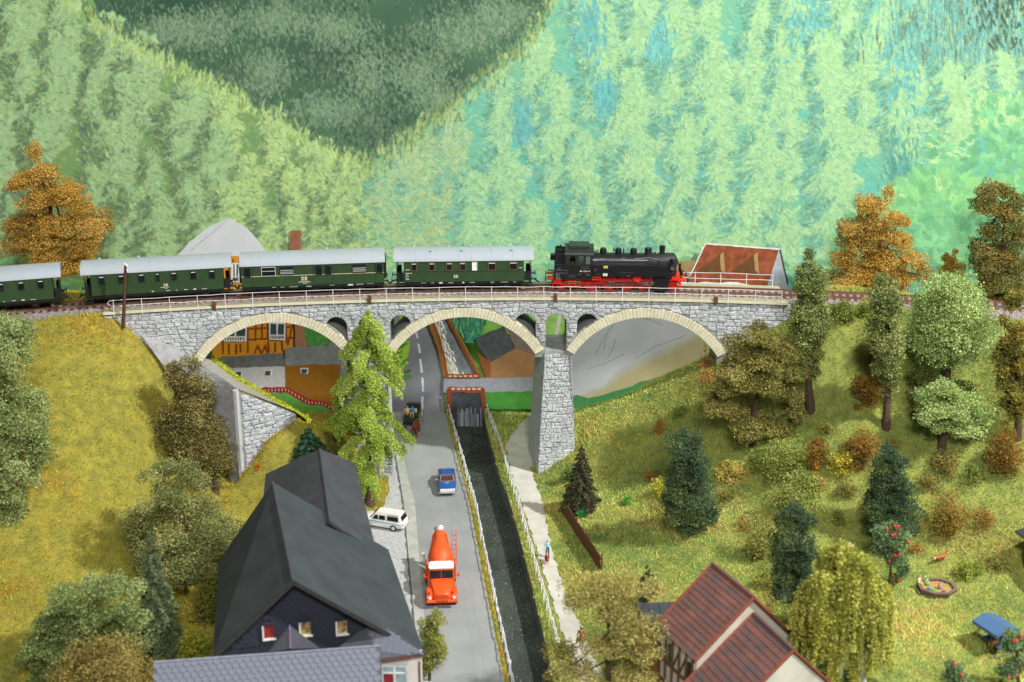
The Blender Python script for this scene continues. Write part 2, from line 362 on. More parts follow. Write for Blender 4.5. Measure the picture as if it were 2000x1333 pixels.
DARKPOLY = [(150,-60),(205,45),(300,105),(400,150),(470,190),(545,228),(640,285),(700,312),(735,312),(800,262),(870,215),(930,160),(1000,105),(1050,50),(1105,-60)]
def inpoly(px, py, poly):
    px = np.asarray(px, float); py = np.asarray(py, float); c = np.zeros(px.shape, bool); n = len(poly); j = n-1
    for i in range(n):
        xi, yi = poly[i]; xj, yj = poly[j]
        k = ((yi > py) != (yj > py)) & (px < (xj-xi)*(py-yi)/(yj-yi+1e-9)+xi); c ^= k; j = i
    return c
def wallpts(px, py, off):
    u = (px-1000)/FPX; r = (py-666.5)/FPX; b_ = cP - r*sP; t = (YW-off)/b_
    return np.stack([u*t, np.full_like(t, 1)*(YW-off) if np.isscalar(off) else (YW-off), H + (-sP-r*cP)*t], -1)
rng = np.random.default_rng(11)
def base_col(px, py):
    px = np.asarray(px, float); py = np.asarray(py, float); out = np.empty(px.shape+(3,))
    left = lin((122,158,98)); right = lin((122,186,150)); teal = lin((96,184,172)); dark = lin((74,104,84)); low = lin((96,160,104))
    d = inpoly(px, py, DARKPOLY); lf = .5+.25*np.sin(px*.013+1.5*np.sin(py*.02))+.25*np.sin(py*.021-px*.008+1); dk = lin((54,84,66))*(1-lf[...,None])+lin((82,116,88))*lf[...,None]; tt = smooth01((px-620)/260)[...,None]
    c = left*(1-tt) + right*tt
    k = (.5+.5*np.sin(px*.021+np.sin(py*.012)*2))*smooth01((px-820)/200); c = c*(1-.75*k[...,None]) + teal*(.75*k[...,None])
    lo = smooth01((py-560)/60)[...,None]; c = c*(1-lo) + low*lo
    c[d] = dk[d]; return c
bd = tag(bpy.data.objects.new('backdrop', None), 'tall board hand painted with wooded green hills behind the viaduct', None, kind='structure'); C.objects.link(bd)
# board body behind the paint
MB().box(-66, 66, YW+.08, YW+.6, -4, 66).build('board_panel', M('board', (120,110,90)), bd)
# ---- brush strokes
S = {k: [] for k in 'xydlwco'}
def strokes(px, py, ang, ln, wd, col):
    n = len(px); S['x'].append(px); S['y'].append(py); S['d'].append(ang); S['l'].append(np.broadcast_to(ln, n)); S['w'].append(np.broadcast_to(wd, n)); S['c'].append(col)
def pick(pal, n, wts=None):
    pal = np.array([lin(c) for c in pal]); i = rng.choice(len(pal), n, p=None if wts is None else np.array(wts)/sum(wts)); c_ = pal[i]*rng.uniform(.9, 1.1, (n,1)); return c_*.88+c_.mean(1, keepdims=True)*.12
# dark wooded mountain: dry-brushed
n = 26000; x = rng.uniform(120, 1110, n); y = rng.uniform(-50, 312, n); k = inpoly(x, y, DARKPOLY); x, y = x[k], y[k]
cl = np.sin(x*.03+np.sin(y*.02)*1.7)+np.sin(y*.045+x*.011+1)+.7*np.sin((x+y)*.09); k = rng.random(len(x)) < .35+.35*np.clip(cl,-1,1); x, y = x[k], y[k]
strokes(x, y, rng.normal(1.57, .35, len(x)), rng.uniform(4, 11, len(x)), rng.uniform(.5, 1.3, len(x)), pick([(100,130,98),(84,118,92),(60,86,72),(122,146,112),(96,112,78),(52,74,66)], len(x), [4,4,3,1.4,2,3]))
for cx, cy_, sx, sy in [(520,140,40,45),(540,40,60,30),(900,70,70,40),(660,60,60,30),(400,60,70,40),(820,150,50,40),(980,30,60,35),(720,140,50,60),(640,215,60,30),(330,60,60,30),(860,200,40,30)]:
    n = 700; x = rng.normal(cx, sx*.6, n); y = rng.normal(cy_, sy*.55, n); k = inpoly(x, y, DARKPOLY); x, y = x[k], y[k]
    strokes(x, y, rng.normal(1.5, .4, len(x)), rng.uniform(3, 9, len(x)), rng.uniform(.5, 1.2, len(x)), pick([(122,152,116),(106,140,108),(134,162,126),(98,130,90)], len(x)))
# leafy trees painted as feathered tufts
def ptree(cx, top, w_, h_, pal, shadow, dens=1.0, light=.25, lean=0.0, fl=1.0):
    n = int(w_*h_*.135*dens); v = rng.random(n)**.85; u = rng.uniform(-1, 1, n)
    prof = np.clip(np.minimum(v*5+.12, 1.0), 0, 1)**.6*(1-.25*np.maximum(v-.7,0)/.3)
    lump = 1+.22*np.sin(v*19+cx)+.12*np.sin(v*37+cx*2)
    X = cx + u*prof*lump*w_/2 + lean*(v-.5)*w_; Y = top + v*h_ + rng.normal(0, 3, n)
    lit = u*.85 + .32*np.sin(v*13+cx*.7+u*2.4) + light - .06 + .42*(np.sin(X*.019+1.3*np.sin(Y*.013+1))+np.sin(Y*.024+X*.009+2)) *.26 + rng.normal(0, .28, n)
    k = lit > .0; kk = ~k & (rng.random(n) < .75)
    sd = np.where(u > 0, 1, -1); out = np.clip(np.abs(u)*1.3, 0, 1)
    ang = np.where(v < .15, -math.pi/2 + u*.7, np.where(u > 0, .35+.9*(1-out), math.pi-.35-.9*(1-out))) + rng.normal(0, .28, n)
    ln = rng.uniform(5, 15, n)*fl; wd = rng.uniform(.5, 1.5, n)
    strokes(X[kk], Y[kk], ang[kk], ln[kk], wd[kk]*1.2, pick(shadow, kk.sum()))
    strokes(X[k], Y[k], ang[k], ln[k], wd[k], pick(pal, k.sum()))
    m = int(n*.02); vv = rng.random(m)**1.2; uu = rng.uniform(.0, 1, m); Xc = cx+uu*.8*w_/2; Yc = top+vv*h_*.9     # solid dabs of body colour
    strokes(Xc, Yc, rng.normal(1.3, .6, m), rng.uniform(8, 18, m), rng.uniform(3, 6, m), pick(pal[:2], m))
LP = [(166,206,140),(154,196,132),(146,184,132),(164,198,150),(170,194,122)]; LS = [(104,140,96),(92,126,98),(118,146,92),(80,112,98),(130,148,88)]
RP = [(166,214,150),(154,204,142),(178,220,160),(144,196,146),(172,212,142)]; RS = [(112,170,138),(100,156,126),(122,180,146),(106,184,168),(98,140,112),(116,174,140),(94,152,124),(108,190,178)]
DR_ = [(-40,-110),(60,-60),(150,10),(200,45),(300,105),(400,155),(470,190),(545,235),(640,290),(720,318)]
def ridgeL(x): return np.interp(x, [p[0] for p in DR_], [p[1] for p in DR_])
RR_ = [(720,318),(800,266),(870,218),(930,165),(1000,110),(1050,55),(1105,-55),(1300,-260)]
def ridgeR(x): return np.interp(x, [p[0] for p in RR_], [p[1] for p in RR_])
rr = random.Random(3)
L = []
for row in range(11):                     # left slope, top to bottom
    for i in range(13):
        x = -200 + i*80 + rr.uniform(-24, 24) + (row%2)*40; y = ridgeL(x) - 6 + row*98 + rr.uniform(-16, 16)
        if x > 745 or y > 500: continue
        L.append((y, x, rr.uniform(46, 96), rr.uniform(120, 240), 'L'))
for row in range(15):                     # right slope
    for i in range(20):
        x = 730 + i*80 + rr.uniform(-16, 16) + (row%2)*22; y = ridgeR(x) - 4 + row*165 + rr.uniform(-20, 20)
        if y > 455 or y < -170 or x > 2240: continue
        if x > 1720 and y > 150 - (x-1900)*.2: continue
        L.append((y, x, rr.uniform(52, 112), rr.uniform(170, 340), 'R'))
L.sort()
for y, x, w_, h_, sd in L:
    if y + h_ > 530: h_ = max(40, 530-y)
    if sd == 'L':
        yel = x > 430
        pal = LP if not yel else [(182,218,132),(172,208,126),(188,216,136),(160,196,128),(184,204,120)]
        ptree(x, y, w_, h_, pal, LS, 1.25, -.14 + (.34 if y < ridgeL(x)+70 else 0) + (.24 if yel else 0), lean=rr.uniform(-.2,.3))
    else:
        near = x < 900
        ptree(x, y, w_, h_, RP if not near else [(176,206,138),(160,192,128),(190,204,150),(146,182,130)], RS, 1.05, .10 + (.14 if y < ridgeR(x)+60 else 0), lean=rr.uniform(-.15,.15), fl=1.2)
# thin scumbled mid tones that knit the trees together
n = 9500; x = rng.uniform(720, 2150, n); y = ridgeR(x)+6+rng.random(n)*(540-ridgeR(x)); k = (y > -80) & (y < 540); x, y = x[k], y[k]; an_ = np.where(np.sin(x*.075) > 0, .5, 2.6)+rng.normal(0,.5,len(x))
strokes(x, y, an_, rng.uniform(5, 14, len(x)), rng.uniform(.5, 1.2, len(x)), pick([(140,196,150),(124,182,144),(158,208,152),(130,190,156),(112,170,136)], len(x)))
n = 4800; x = rng.uniform(-150, 735, n); y = ridgeL(x)+8+rng.random(n)*(540-ridgeL(x)); k = (y > -80) & (y < 540); x, y = x[k], y[k]; an_ = np.where(np.sin(x*.08+1) > 0, .6, 2.5)+rng.normal(0,.5,len(x))
strokes(x, y, an_, rng.uniform(5, 14, len(x)), rng.uniform(.5, 1.2, len(x)), pick([(138,176,118),(122,158,108),(156,194,126),(106,142,104),(160,186,118)], len(x)))
n = 1600; x = rng.uniform(160, 1090, n); y = np.where(x < 728, ridgeL(x), ridgeR(x))-np.abs(rng.normal(0, 10, n)); strokes(x, y, rng.normal(-1.5,.35,n), rng.uniform(5, 14, n), rng.uniform(.5, 1.4, n), pick([(82,116,88),(104,138,98),(124,156,104),(70,102,82)], n))
# ragged ridge fringe, tufts
n = 420; x = rng.uniform(700, 1100, n); y = ridgeR(x)+rng.normal(6, 14, n); strokes(x, y, rng.normal(-1.45, .25, n), rng.uniform(8, 20, n), rng.uniform(1, 3, n), pick([(150,178,104),(128,158,92),(172,196,122),(96,138,92)], n))
n = 600; x = rng.uniform(-100, 720, n); y = ridgeL(x)+rng.normal(6, 12, n); strokes(x, y, rng.normal(-1.45, .3, n), rng.uniform(8, 20, n), rng.uniform(1, 3, n), pick([(188,218,134),(168,200,116),(154,178,92),(176,210,128)], n))
# teal sky gaps with brown drags top right
n = 1700; x = rng.normal(1890, 80, n); y = rng.uniform(-40, 120, n); strokes(x, y, rng.normal(1.57, .1, n), rng.uniform(14, 34, n), rng.uniform(.8, 2.4, n), pick([(100,176,168),(114,190,182),(110,124,96),(98,150,128),(88,112,92),(150,196,148)], n, [3,3,1.4,3,1,2]))
for cx, cy_, a_, c_ in [(1960,20,70,(78,104,84)),(1150,60,40,(104,190,184)),(1180,190,24,(104,190,184)),(1580,50,46,(104,190,184)),(1770,140,60,(106,192,182)),(1760,330,40,(92,168,152)),(1290,90,30,(112,196,186)),(1020,240,22,(104,186,178))]:
    n = 150; strokes(rng.normal(cx, a_*.45, n), rng.normal(cy_, a_*.8, n), rng.normal(1.5, .3, n), rng.uniform(8, 20, n), rng.uniform(1.2, 3.4, n), pick([c_, tuple(int(q*.9) for q in c_)], n))
# rounded smooth bushes on the right
for cx, cy_, a_, b_, tone in [(1960,300,150,130,0),(1835,425,125,95,1),(1700,470,70,60,0),(1990,430,110,90,1),(2110,330,120,150,0),(1900,480,150,60,0)]:
    pal = [[(118,192,134),(132,204,140),(104,178,126)],[(140,208,130),(126,198,132),(112,186,124)]][tone]
    n = 420; t = rng.uniform(0, 2*math.pi, n); r_ = np.sqrt(rng.random(n)); strokes(cx+a_*r_*np.cos(t), cy_+b_*r_*np.sin(t), np.arctan2(np.sin(t)*.8, np.cos(t))+rng.normal(0,.3,n), rng.uniform(14, 30, n), rng.uniform(7, 15, n), pick(pal, n))
    n = 620; t = rng.uniform(-math.pi*1.05, .1, n); r_ = rng.uniform(.45, 1.0, n); strokes(cx+a_*r_*np.cos(t), cy_+b_*r_*np.sin(t), np.arctan2(np.sin(t), np.cos(t))+rng.normal(0,.3,n), rng.uniform(8, 20, n), rng.uniform(.8, 2.0, n), pick([(176,222,146),(158,212,138),(190,228,150)], n))
for cx, cy_, a_, b_ in [(1855,205,52,92),(1955,150,44,58),(1610,150,50,95)]:
    for q in range(5):
        ptree(cx+rr.uniform(-.4,.4)*a_, cy_-b_*.9+rr.uniform(0,.8)*b_, a_*.9, b_*.9, RP, RS, 1.2, .35)
# meadow tone low behind the track
n = 1200; x = rng.uniform(-100, 2100, n); y = rng.uniform(505, 620, n); strokes(x, y, rng.normal(0, .5, n), rng.uniform(14, 40, n), rng.uniform(3, 9, n), pick([(120,186,120),(140,200,120),(104,168,128)], n))
px = np.concatenate(S['x']); py = np.concatenate(S['y']); an = np.concatenate(S['d']); ln = np.concatenate(S['l']); wd = np.concatenate(S['w']); co = np.concatenate(S['c']); n = len(px)
# lay the strokes, first to last, on a fine canvas; then relief and colour go on the board's surface
RES = 1.15; X0_, X1_, Y0_, Y1_ = -150.0, 2150.0, -80.0, 640.0; NXp, NYp = int((X1_-X0_)/RES)//2*2, int((Y1_-Y0_)/RES)//2*2
cgx, cgy = np.meshgrid(X0_+RES*(np.arange(NXp)+.5), Y0_+RES*(np.arange(NYp)+.5)); img = base_col(cgx, cgy); hgt = np.zeros((NYp, NXp))
for k0, k1, nt_, ns_ in ((0, 2.6, 26, 4), (2.6, 1e9, 34, 20)): pass
bend = rng.normal(0, .10, n)*ln
order = np.arange(n); CH = 6000
for c0 in range(0, n, CH):
    q = order[c0:c0+CH]
    for lo, hi, nt_, ns_ in ((0, 2.6, 30, 5), (2.6, 1e9, 40, 18)):
        i = q[(wd[q] >= lo) & (wd[q] < hi)]
        if not len(i): continue
        t = np.linspace(-.5, .5, nt_)[None,:,None]; s_ = np.linspace(-.5, .5, ns_)[None,None,:]
        taper = np.where(t < 0, 1.0, 1-1.3*t*t*2)
        W_ = wd[i,None,None]*s_*taper + bend[i,None,None]*t*t; dxx, dyy = np.cos(an[i])[:,None,None], np.sin(an[i])[:,None,None]; l_ = ln[i,None,None]
        X = px[i,None,None] + dxx*l_*t - dyy*W_; Y = py[i,None,None] + dyy*l_*t + dxx*W_
        bris = rng.random((len(i), 1, ns_)); keep = rng.random(X.shape) < np.clip(1.0-.95*(t+.5)*(.35+bris), .10, 1)*.9     # bristles run dry along the stroke
        ix = ((X-X0_)/RES).astype(int); iy = ((Y-Y0_)/RES).astype(int); keep &= (ix >= 0)&(ix < NXp)&(iy >= 0)&(iy < NYp)
        cc = np.broadcast_to(co[i][:,None,None,:], X.shape+(3,))*(.93+.14*bris[...,None]); hh = np.broadcast_to(.3+bris*.7, X.shape)
        img[iy[keep], ix[keep]] = cc[keep]; hgt[iy[keep], ix[keep]] = hh[keep]
def soft(A):
    B_ = A.copy()
    for ax_ in (0, 1): B_ = (np.roll(B_,1,ax_)+2*B_+np.roll(B_,-1,ax_))/4
    return B_
img = .7*img+.3*soft(img)
f2 = lambda A: A.reshape(NYp//2, 2, NXp//2, 2, -1).mean((1,3))
im2 = f2(img); h2 = f2(hgt[...,None])[...,0]; ny, nx_ = h2.shape
vx, vy = np.meshgrid(X0_+2*RES*(np.arange(nx_)+.5), Y0_+2*RES*(np.arange(ny)+.5))
V = wallpts(vx.ravel(), vy.ravel(), .012*h2.ravel()); jj, ii = np.meshgrid(np.arange(ny-1), np.arange(nx_-1), indexing='ij'); a = (jj*nx_+ii).ravel()
tag(link('brush_painting', npmesh('brush_painting', V, np.c_[a, a+nx_, a+nx_+1, a+1], im2.reshape(-1,3)), Mattr('mural paint', .7, .15, .16, 7.0), bd), kind='stuff')
gx, gy = np.meshgrid(np.linspace(-420, 2420, 220), np.linspace(-420, 860, 110)); V = wallpts(gx.ravel(), gy.ravel(), -.04); nr, nc_ = gx.shape     # plain underpaint around it
jj, ii = np.meshgrid(np.arange(nr-1), np.arange(nc_-1), indexing='ij'); a = (jj*nc_+ii).ravel()
link('underpaint', npmesh('underpaint', V, np.c_[a, a+nc_, a+nc_+1, a+1], base_col(gx.ravel(), gy.ravel())), Mboard(), bd)
# ---- flat painted buildings, road and stream of the mural
rp_ = random.Random(8); POFF = [.03]
def wob(pts, amp=1.0, step=14):
    o = []
    for i in range(len(pts)):
        (x0, y0), (x1, y1) = pts[i], pts[(i+1) % len(pts)]; k = max(1, int(math.hypot(x1-x0, y1-y0)/step))
        for j in range(k):
            t = j/k; o.append((x0+(x1-x0)*t+rp_.uniform(-amp, amp), y0+(y1-y0)*t+rp_.uniform(-amp, amp)))
    return o
PM = {}
def paint(name, pts, col, amp=1.0, parent=None, streak=.12, sc=2.0):
    POFF[0] += .006; w_ = wob(pts, amp); P = [Py(x, y, YW-POFF[0]) for x, y in w_]
    key = (tuple(col), streak); m = PM.get(key)
    if m is None: m = M('wall paint %d %d %d' % tuple(col) + str(streak), col, .7, streak, sc, spec=.2, detail=7); PM[key] = m
    b = MB(); b.add(P, [tuple(range(len(P)))])
    me = bpy.data.meshes.new(name); me.from_pydata(b.v, [], b.f)
    bm = bmesh.new(); bm.from_mesh(me); bmesh.ops.triangulate(bm, faces=bm.faces); bm.to_mesh(me); bm.free()
    return link(name, me, m, parent or bd)
PL = {}
def pline(name, pts, wd_, col, parent=None, amp=.7):
    b = PL.setdefault((name, tuple(col), (parent or bd).name), MB())
    for i in range(len(pts)-1):
        (x0, y0), (x1, y1) = pts[i], pts[i+1]; l_ = math.hypot(x1-x0, y1-y0); nx, ny = -(y1-y0)/l_*wd_/2, (x1-x0)/l_*wd_/2
        POFF[0] += .0015; k = max(1, int(l_/9)); A = []
        for j in range(k+1):
            t = j/k; cx = x0+(x1-x0)*t; cy_ = y0+(y1-y0)*t; q = 1+rp_.uniform(-.18,.18); e = rp_.uniform(-amp, amp)*.6
            A.append((Py(cx+nx*q+e, cy_+ny*q+e, YW-POFF[0]), Py(cx-nx*q+e, cy_-ny*q+e, YW-POFF[0])))
        for j in range(k): b.add([A[j][0], A[j+1][0], A[j+1][1], A[j][1]], [(0,1,2,3)])
# lower grounds
paint('painted_ground', [(330,640),(800,600),(800,815),(330,815)], (128,130,130), 0)
paint('painted_meadow', [(780,600),(1130,600),(1130,815),(780,815)], (136,192,84), 0, streak=.2, sc=.8)
paint('painted_rock', [(1105,600),(1640,600),(1640,815),(1105,815)], (176,179,180), 0, streak=.07, sc=.35)
paint('painted_hill', [(1120,786),(1180,764),(1215,735),(1260,715),(1330,678),(1385,648),(1450,640),(1450,815),(1120,815)], (170,158,112), 1.5, streak=.10, sc=.6)
for k_, c_ in enumerate(((174,176,170),(172,170,156),(172,166,140),(170,160,122))):
    o_ = 18-k_*6; paint('painted_hill_blend', [(1120,786-o_*.5),(1180,764-o_*.8),(1215,735-o_),(1260,715-o_),(1330,678-o_),(1385,648-o_),(1450,640-o_),(1450,700),(1330,720),(1215,775),(1120,800)], c_, 2.5, streak=.06, sc=.6)
paint('painted_hedge', [(1100,778),(1125,772),(1150,778),(1180,770),(1215,762),(1250,748),(1300,730),(1300,798),(1100,798)], (66,128,72), 2)
paint('painted_opening', [(1062,600),(1098,600),(1098,690),(1062,700)], (160,204,112), 1, streak=.22, sc=1.2)
pline('painted_path_edge', [(1094,612),(1088,650),(1078,690)], 7, (214,210,196))
for a_ in ([(1190,640),(1178,664),(1166,690)],[(1200,632),(1186,655),(1180,680)],[(1205,660),(1196,684),(1186,702)],[(1262,622),(1280,628),(1296,634)],[(1248,620),(1270,622)],[(1330,632),(1352,640),(1372,652)],[(1150,720),(1190,706),(1220,690)],[(1240,700),(1290,672),(1340,655)]): pline('painted_scratch', a_, .6, (158,160,159))
# left farm
pf = paint('painted_farmhouse', [(385,498),(592,498),(580,690),(560,692),(380,702)], (206,142,38), 1, streak=.08)
paint('painted_roof', [(345,500),(370,474),(400,449),(445,425),(484,447),(508,474),(524,500)], (208,211,214), 1, pf, streak=.05, sc=.6)
pline('painted_roof_edge', [(445,427),(424,448),(396,470),(372,490)], 3, (188,190,194), pf); 
paint('painted_chimney', [(567,451),(588,450),(587,500),(566,500)], (150,100,76), 1, pf)
BR = (146,66,28)
for a_ in ([(404,646),(404,694)],[(435,640),(436,692)],[(484,636),(484,690)],[(500,626),(499,666)],[(512,624),(512,664)],[(523,626),(523,664)],[(558,626),(560,670)],[(578,610),(562,674)],[(387,667),(575,660)],[(484,643),(524,640)],[(558,640),(575,636)],[(447,672),(448,692)],[(462,672),(462,692)],[(470,672),(470,688)],[(524,668),(526,688)],[(538,668),(538,688)],[(551,666),(552,684)],[(498,690),(504,674),(510,690)],[(512,690),(518,674),(524,690)],[(455,506),(455,555)]):
    pline('painted_timber', a_, 3.2, BR, pf)
def pwin(x0, y0, x1, y1, nx_=2):
    f_ = paint('painted_window', [(x0,y0),(x1,y0),(x1,y1),(x0,y1)], (222,224,222), 1.0, pf); wpx = (x1-x0-3)/nx_
    for i in range(nx_): paint('painted_pane', [(x0+3+i*wpx,y0+3),(x0+i*wpx+wpx,y0+3),(x0+i*wpx+wpx,y1-11),(x0+3+i*wpx,y1-11)], (66,74,82), .8, pf)
    for i in range(4*nx_):
        xx = x0+3+i*(x1-x0-5)/(4*nx_); pline('painted_curtain', [(xx,y1-9),(xx+1.2,y1-3)], 1.8, (84,90,96), pf, .3)
pwin(437,632,482,668); pwin(525,630,558,665); pwin(452,514,468,552, 2)
paint('painted_porch', [(576,600),(600,600),(600,680),(577,680)], (158,112,88), 1, pf)
paint('painted_bush', [(596,634),(640,650),(648,668),(632,680),(604,682),(594,660)], (78,140,68), 2, streak=.3, sc=3)
paint('painted_grey_roof', [(430,698),(555,690),(557,718),(440,722)], (106,108,108), 1.5, pf, streak=.2)
paint('painted_grey_roof', [(556,680),(640,676),(672,714),(557,716)], (128,130,131), 1.5, pf, streak=.16)
paint('painted_side_wall', [(440,720),(557,716),(558,768),(440,768)], (184,184,180), 1, pf, streak=.1, sc=4)
paint('painted_barn_wall', [(557,714),(664,712),(664,812),(557,775)], (136,92,24), 1, pf, streak=.06)
for x_, y_ in ((460,726),(518,724),(589,720)):
    f_ = paint('painted_small_window', [(x_-2,y_-1),(x_+13,y_-1),(x_+12,y_+11),(x_-1,y_+11)], (206,206,202), 1, pf); paint('painted_pane', [(x_,y_+1),(x_+11,y_+1),(x_+10,y_+10),(x_,y_+10)], (66,70,76), .6, pf)
paint('painted_lawn', [(500,770),(560,768),(602,790),(632,792),(668,812),(600,806),(540,806)], (96,150,64), 1.5, streak=.15)
pline('painted_fence', [(500,763),(560,761),(602,786),(632,788),(670,812)], 10, (140,42,30))
for i in range(26):
    t = i/26*170; xx = 505+t; yy_ = np.interp(xx, [500,560,602,632,670], [763,761,786,788,812]); pline('painted_fence_gap', [(xx,yy_-2),(xx+.6,yy_+3)], 1.6, (206,180,170), None, .3)
# painted road and stream seen through the middle arch
paint('painted_road', [(815,600),(846,600),(858,690),(872,740),(878,812),(700,812),(770,740),(792,680)], (124,126,130), 1, streak=.10, sc=.7)
for y0, y1, x0, x1 in ((648,661,812,816),(672,690,817,820),(702,728,821,824),(738,765,825,826),(775,800,825,825)): pline('painted_dash', [(x0,y0),(x1,y1)], 4, (206,208,208))
paint('painted_hedge', [(690,660),(770,650),(800,668),(798,690),(790,720),(780,752),(690,760)], (146,188,66), 2, streak=.2, sc=3)
n = 240
for k in range(26):
    xx = rp_.uniform(760,798); yy_ = rp_.uniform(668,750); pline('painted_leaf', [(xx-5,yy_+2),(xx+7,yy_-3)], rp_.uniform(2,5), rp_.choice([(84,130,52),(62,110,58),(160,204,80)]))
st = paint('painted_stream', [(836,600),(872,600),(905,668),(936,738),(872,738),(862,690)], (118,122,124), 1, streak=.25, sc=1.2)
paint('painted_sandbank', [(834,600),(846,604),(866,660),(898,732),(874,734),(862,690)], (192,184,156), 1, st)
for k in range(60):
    t = rp_.random(); xx = np.interp(t, [0,1], [850,890])+rp_.gauss(0,5); yy_ = 610+t*118; pline('painted_foam', [(xx,yy_),(xx+3,yy_+8)], rp_.uniform(1.2,3), (226,228,226), st, .4)
pline('painted_rail', [(828,604),(850,655),(864,700),(870,738)], 9, (136,100,40)); pline('painted_rail', [(834,604),(856,655),(868,700),(874,738)], 5, (142,72,38))
pline('painted_rail', [(868,606),(902,670),(938,740)], 9, (132,112,50)); pline('painted_rail', [(866,606),(899,670),(936,740)], 5, (140,70,38))
pb = paint('painted_bush', [(872,600),(960,600),(945,640),(930,668),(908,672),(890,640)], (62,140,112), 3, streak=.3, sc=2)
for k in range(70):
    xx = rp_.uniform(876,955); yy_ = rp_.uniform(604,660)
    if inpoly(np.array([xx]), np.array([yy_]), [(872,600),(960,600),(945,640),(930,668),(908,672),(890,640)])[0]: pline('painted_leaf', [(xx,yy_-5),(xx+rp_.uniform(-4,4),yy_+6)], rp_.uniform(1.4,3), rp_.choice([(112,176,92),(92,160,104),(60,124,104),(134,190,96)]), pb, .4)
pbn = paint('painted_barn', [(932,690),(957,705),(1006,680),(1075,700),(1075,740),(950,742)], (160,120,78), 1, streak=.10, sc=1.5)
paint('painted_barn_roof', [(926,662),(985,636),(1006,682),(957,708)], (84,86,88), 1.5, pbn, streak=.2); paint('painted_barn_roof', [(985,636),(1060,640),(1075,702),(1006,682)], (128,112,100), 1.5, pbn)
paint('painted_barn_end', [(931,688),(957,706),(958,740),(950,742)], (142,84,48), 1, pbn)
paint('painted_lane', [(866,740),(1085,737),(1085,766),(866,768)], (148,152,158), 1.5, streak=.08)
paint('painted_lawn', [(944,766),(1085,764),(1085,800),(944,800)], (74,142,58), 1.5, streak=.2, sc=.8)
pw = paint('painted_weir', [(876,766),(944,766),(946,838),(880,838)], (64,70,74), 1, streak=.3, sc=1.0)
for k in range(34):
    xx = rp_.gauss(910, 15); y0 = rp_.uniform(795, 815); pline('painted_cascade', [(xx,y0),(xx+.5,833)], rp_.uniform(1.5,4), rp_.choice([(120,126,128),(150,155,156),(96,104,108)]), pw, .5)
pline('painted_rail', [(870,735),(938,735)], 8, (146,70,40)); pline('painted_rail', [(876,762),(944,762)], 11, (146,68,38))
pline('painted_rail', [(877,760),(879,806)], 7, (132,66,38)); pline('painted_rail', [(942,760),(947,806)], 9, (132,66,38)); pline('painted_edge', [(870,770),(872,806)], 6, (98,104,50))
for k in range(6): pline('painted_rail_gap', [(882+k*10,760),(889+k*10,760)], 3.5, (206,190,176)); pline('painted_rail_gap', [(876+k*10,735),(882+k*10,735)], 2.5, (214,196,160))
# right barn with red roof
pr = paint('painted_red_barn', [(1346,600),(1346,545),(1378,476),(1521,488),(1500,556),(1500,600)], (146,80,52), 1.2, streak=.32, sc=1.6)
paint('painted_gable', [(1500,600),(1500,556),(1522,488),(1538,556),(1538,600)], (172,176,184), 1, pr)
pline('painted_barge', [(1377,476),(1522,487)], 3, (226,222,216), pr); pline('painted_barge', [(1523,488),(1539,556)], 3.5, (66,70,74), pr); pline('painted_barge', [(1378,476),(1347,540)], 2.5, (224,222,216), pr)
for x_ in (1372,1438):
    paint('painted_dormer', [(x_-10,530),(x_+42,492),(x_+44,536)], (108,72,44), 1.2, pr); paint('painted_dormer_side', [(x_+34,498),(x_+42,492),(x_+44,536),(x_+36,528)], (172,142,92), 1, pr)
paint('painted_snow', [(1330,552),(1440,552),(1480,562),(1330,566)], (224,226,226), 1.5); paint('painted_bank', [(1318,510),(1356,508),(1346,545),(1318,548)], (160,128,88), 1.5)
for (nm, col, pn), b in PL.items(): b.build(nm, M('line paint %d %d %d' % col, col, .7, .15, 4, spec=.2), bpy.data.objects[pn])
# ================================================================ viaduct
via = thing('railway_viaduct', 'grey rubble stone viaduct with three cream arches carrying the train', 'viaduct', (0, 0, 0))
ARC = [-21.1, -4.3, 12.0]; AR = 7.54; HS = 6.35; RT = .85; ZS = 11.8
ZC = ZS - math.sqrt(AR**2 - HS**2)            # centre height of the arch circles
OPN = [-15.6, -12.75, -9.95, 1.2, 3.95, 6.75]; OW = .93; OH = 14.55
XL, XR = -35.2, 24.6; ZT = 16.72; TH = 4.5
def intr(X):
    for c in ARC:
        if abs(X-c) < HS: return ZC + math.sqrt(AR**2-(X-c)**2)
    return None
def extr(X):
    best = -1
    for c in ARC:
        if abs(X-c) < AR+RT: best = max(best, ZC + math.sqrt((AR+RT)**2-(X-c)**2))
    return best
def solids(X):
    a = intr(X)
    if a is None:
        if X < ARC[0]-HS: a = 8.0
        elif X > ARC[2]+HS: a = 9.0
        else: a = 11.35
    for o in OPN:
        if abs(X-o) < OW:
            head = OH + math.sqrt(max(OW**2-(X-o)**2, 0)); lo = max(extr(X), 11.9)
            if lo < head: return [(a, lo), (head, ZT)]
    return [(a, ZT)]
bp_ = set([XL, XR])
for c in ARC:
    for k in range(-48, 49): bp_.add(c + HS*math.sin(k/48*math.pi/2))
for o in OPN:
    for k in range(-8, 9): bp_.add(o + OW*math.sin(k/8*math.pi/2))
for x in np.arange(XL, XR, .5): bp_.add(float(x))
xs = sorted(bp_); xs = [x for i, x in enumerate(xs) if i == 0 or x-xs[i-1] > .004]
def fy(X, back=False): return yface(X) + (TH if back else 0)
b = MB(); prev = None
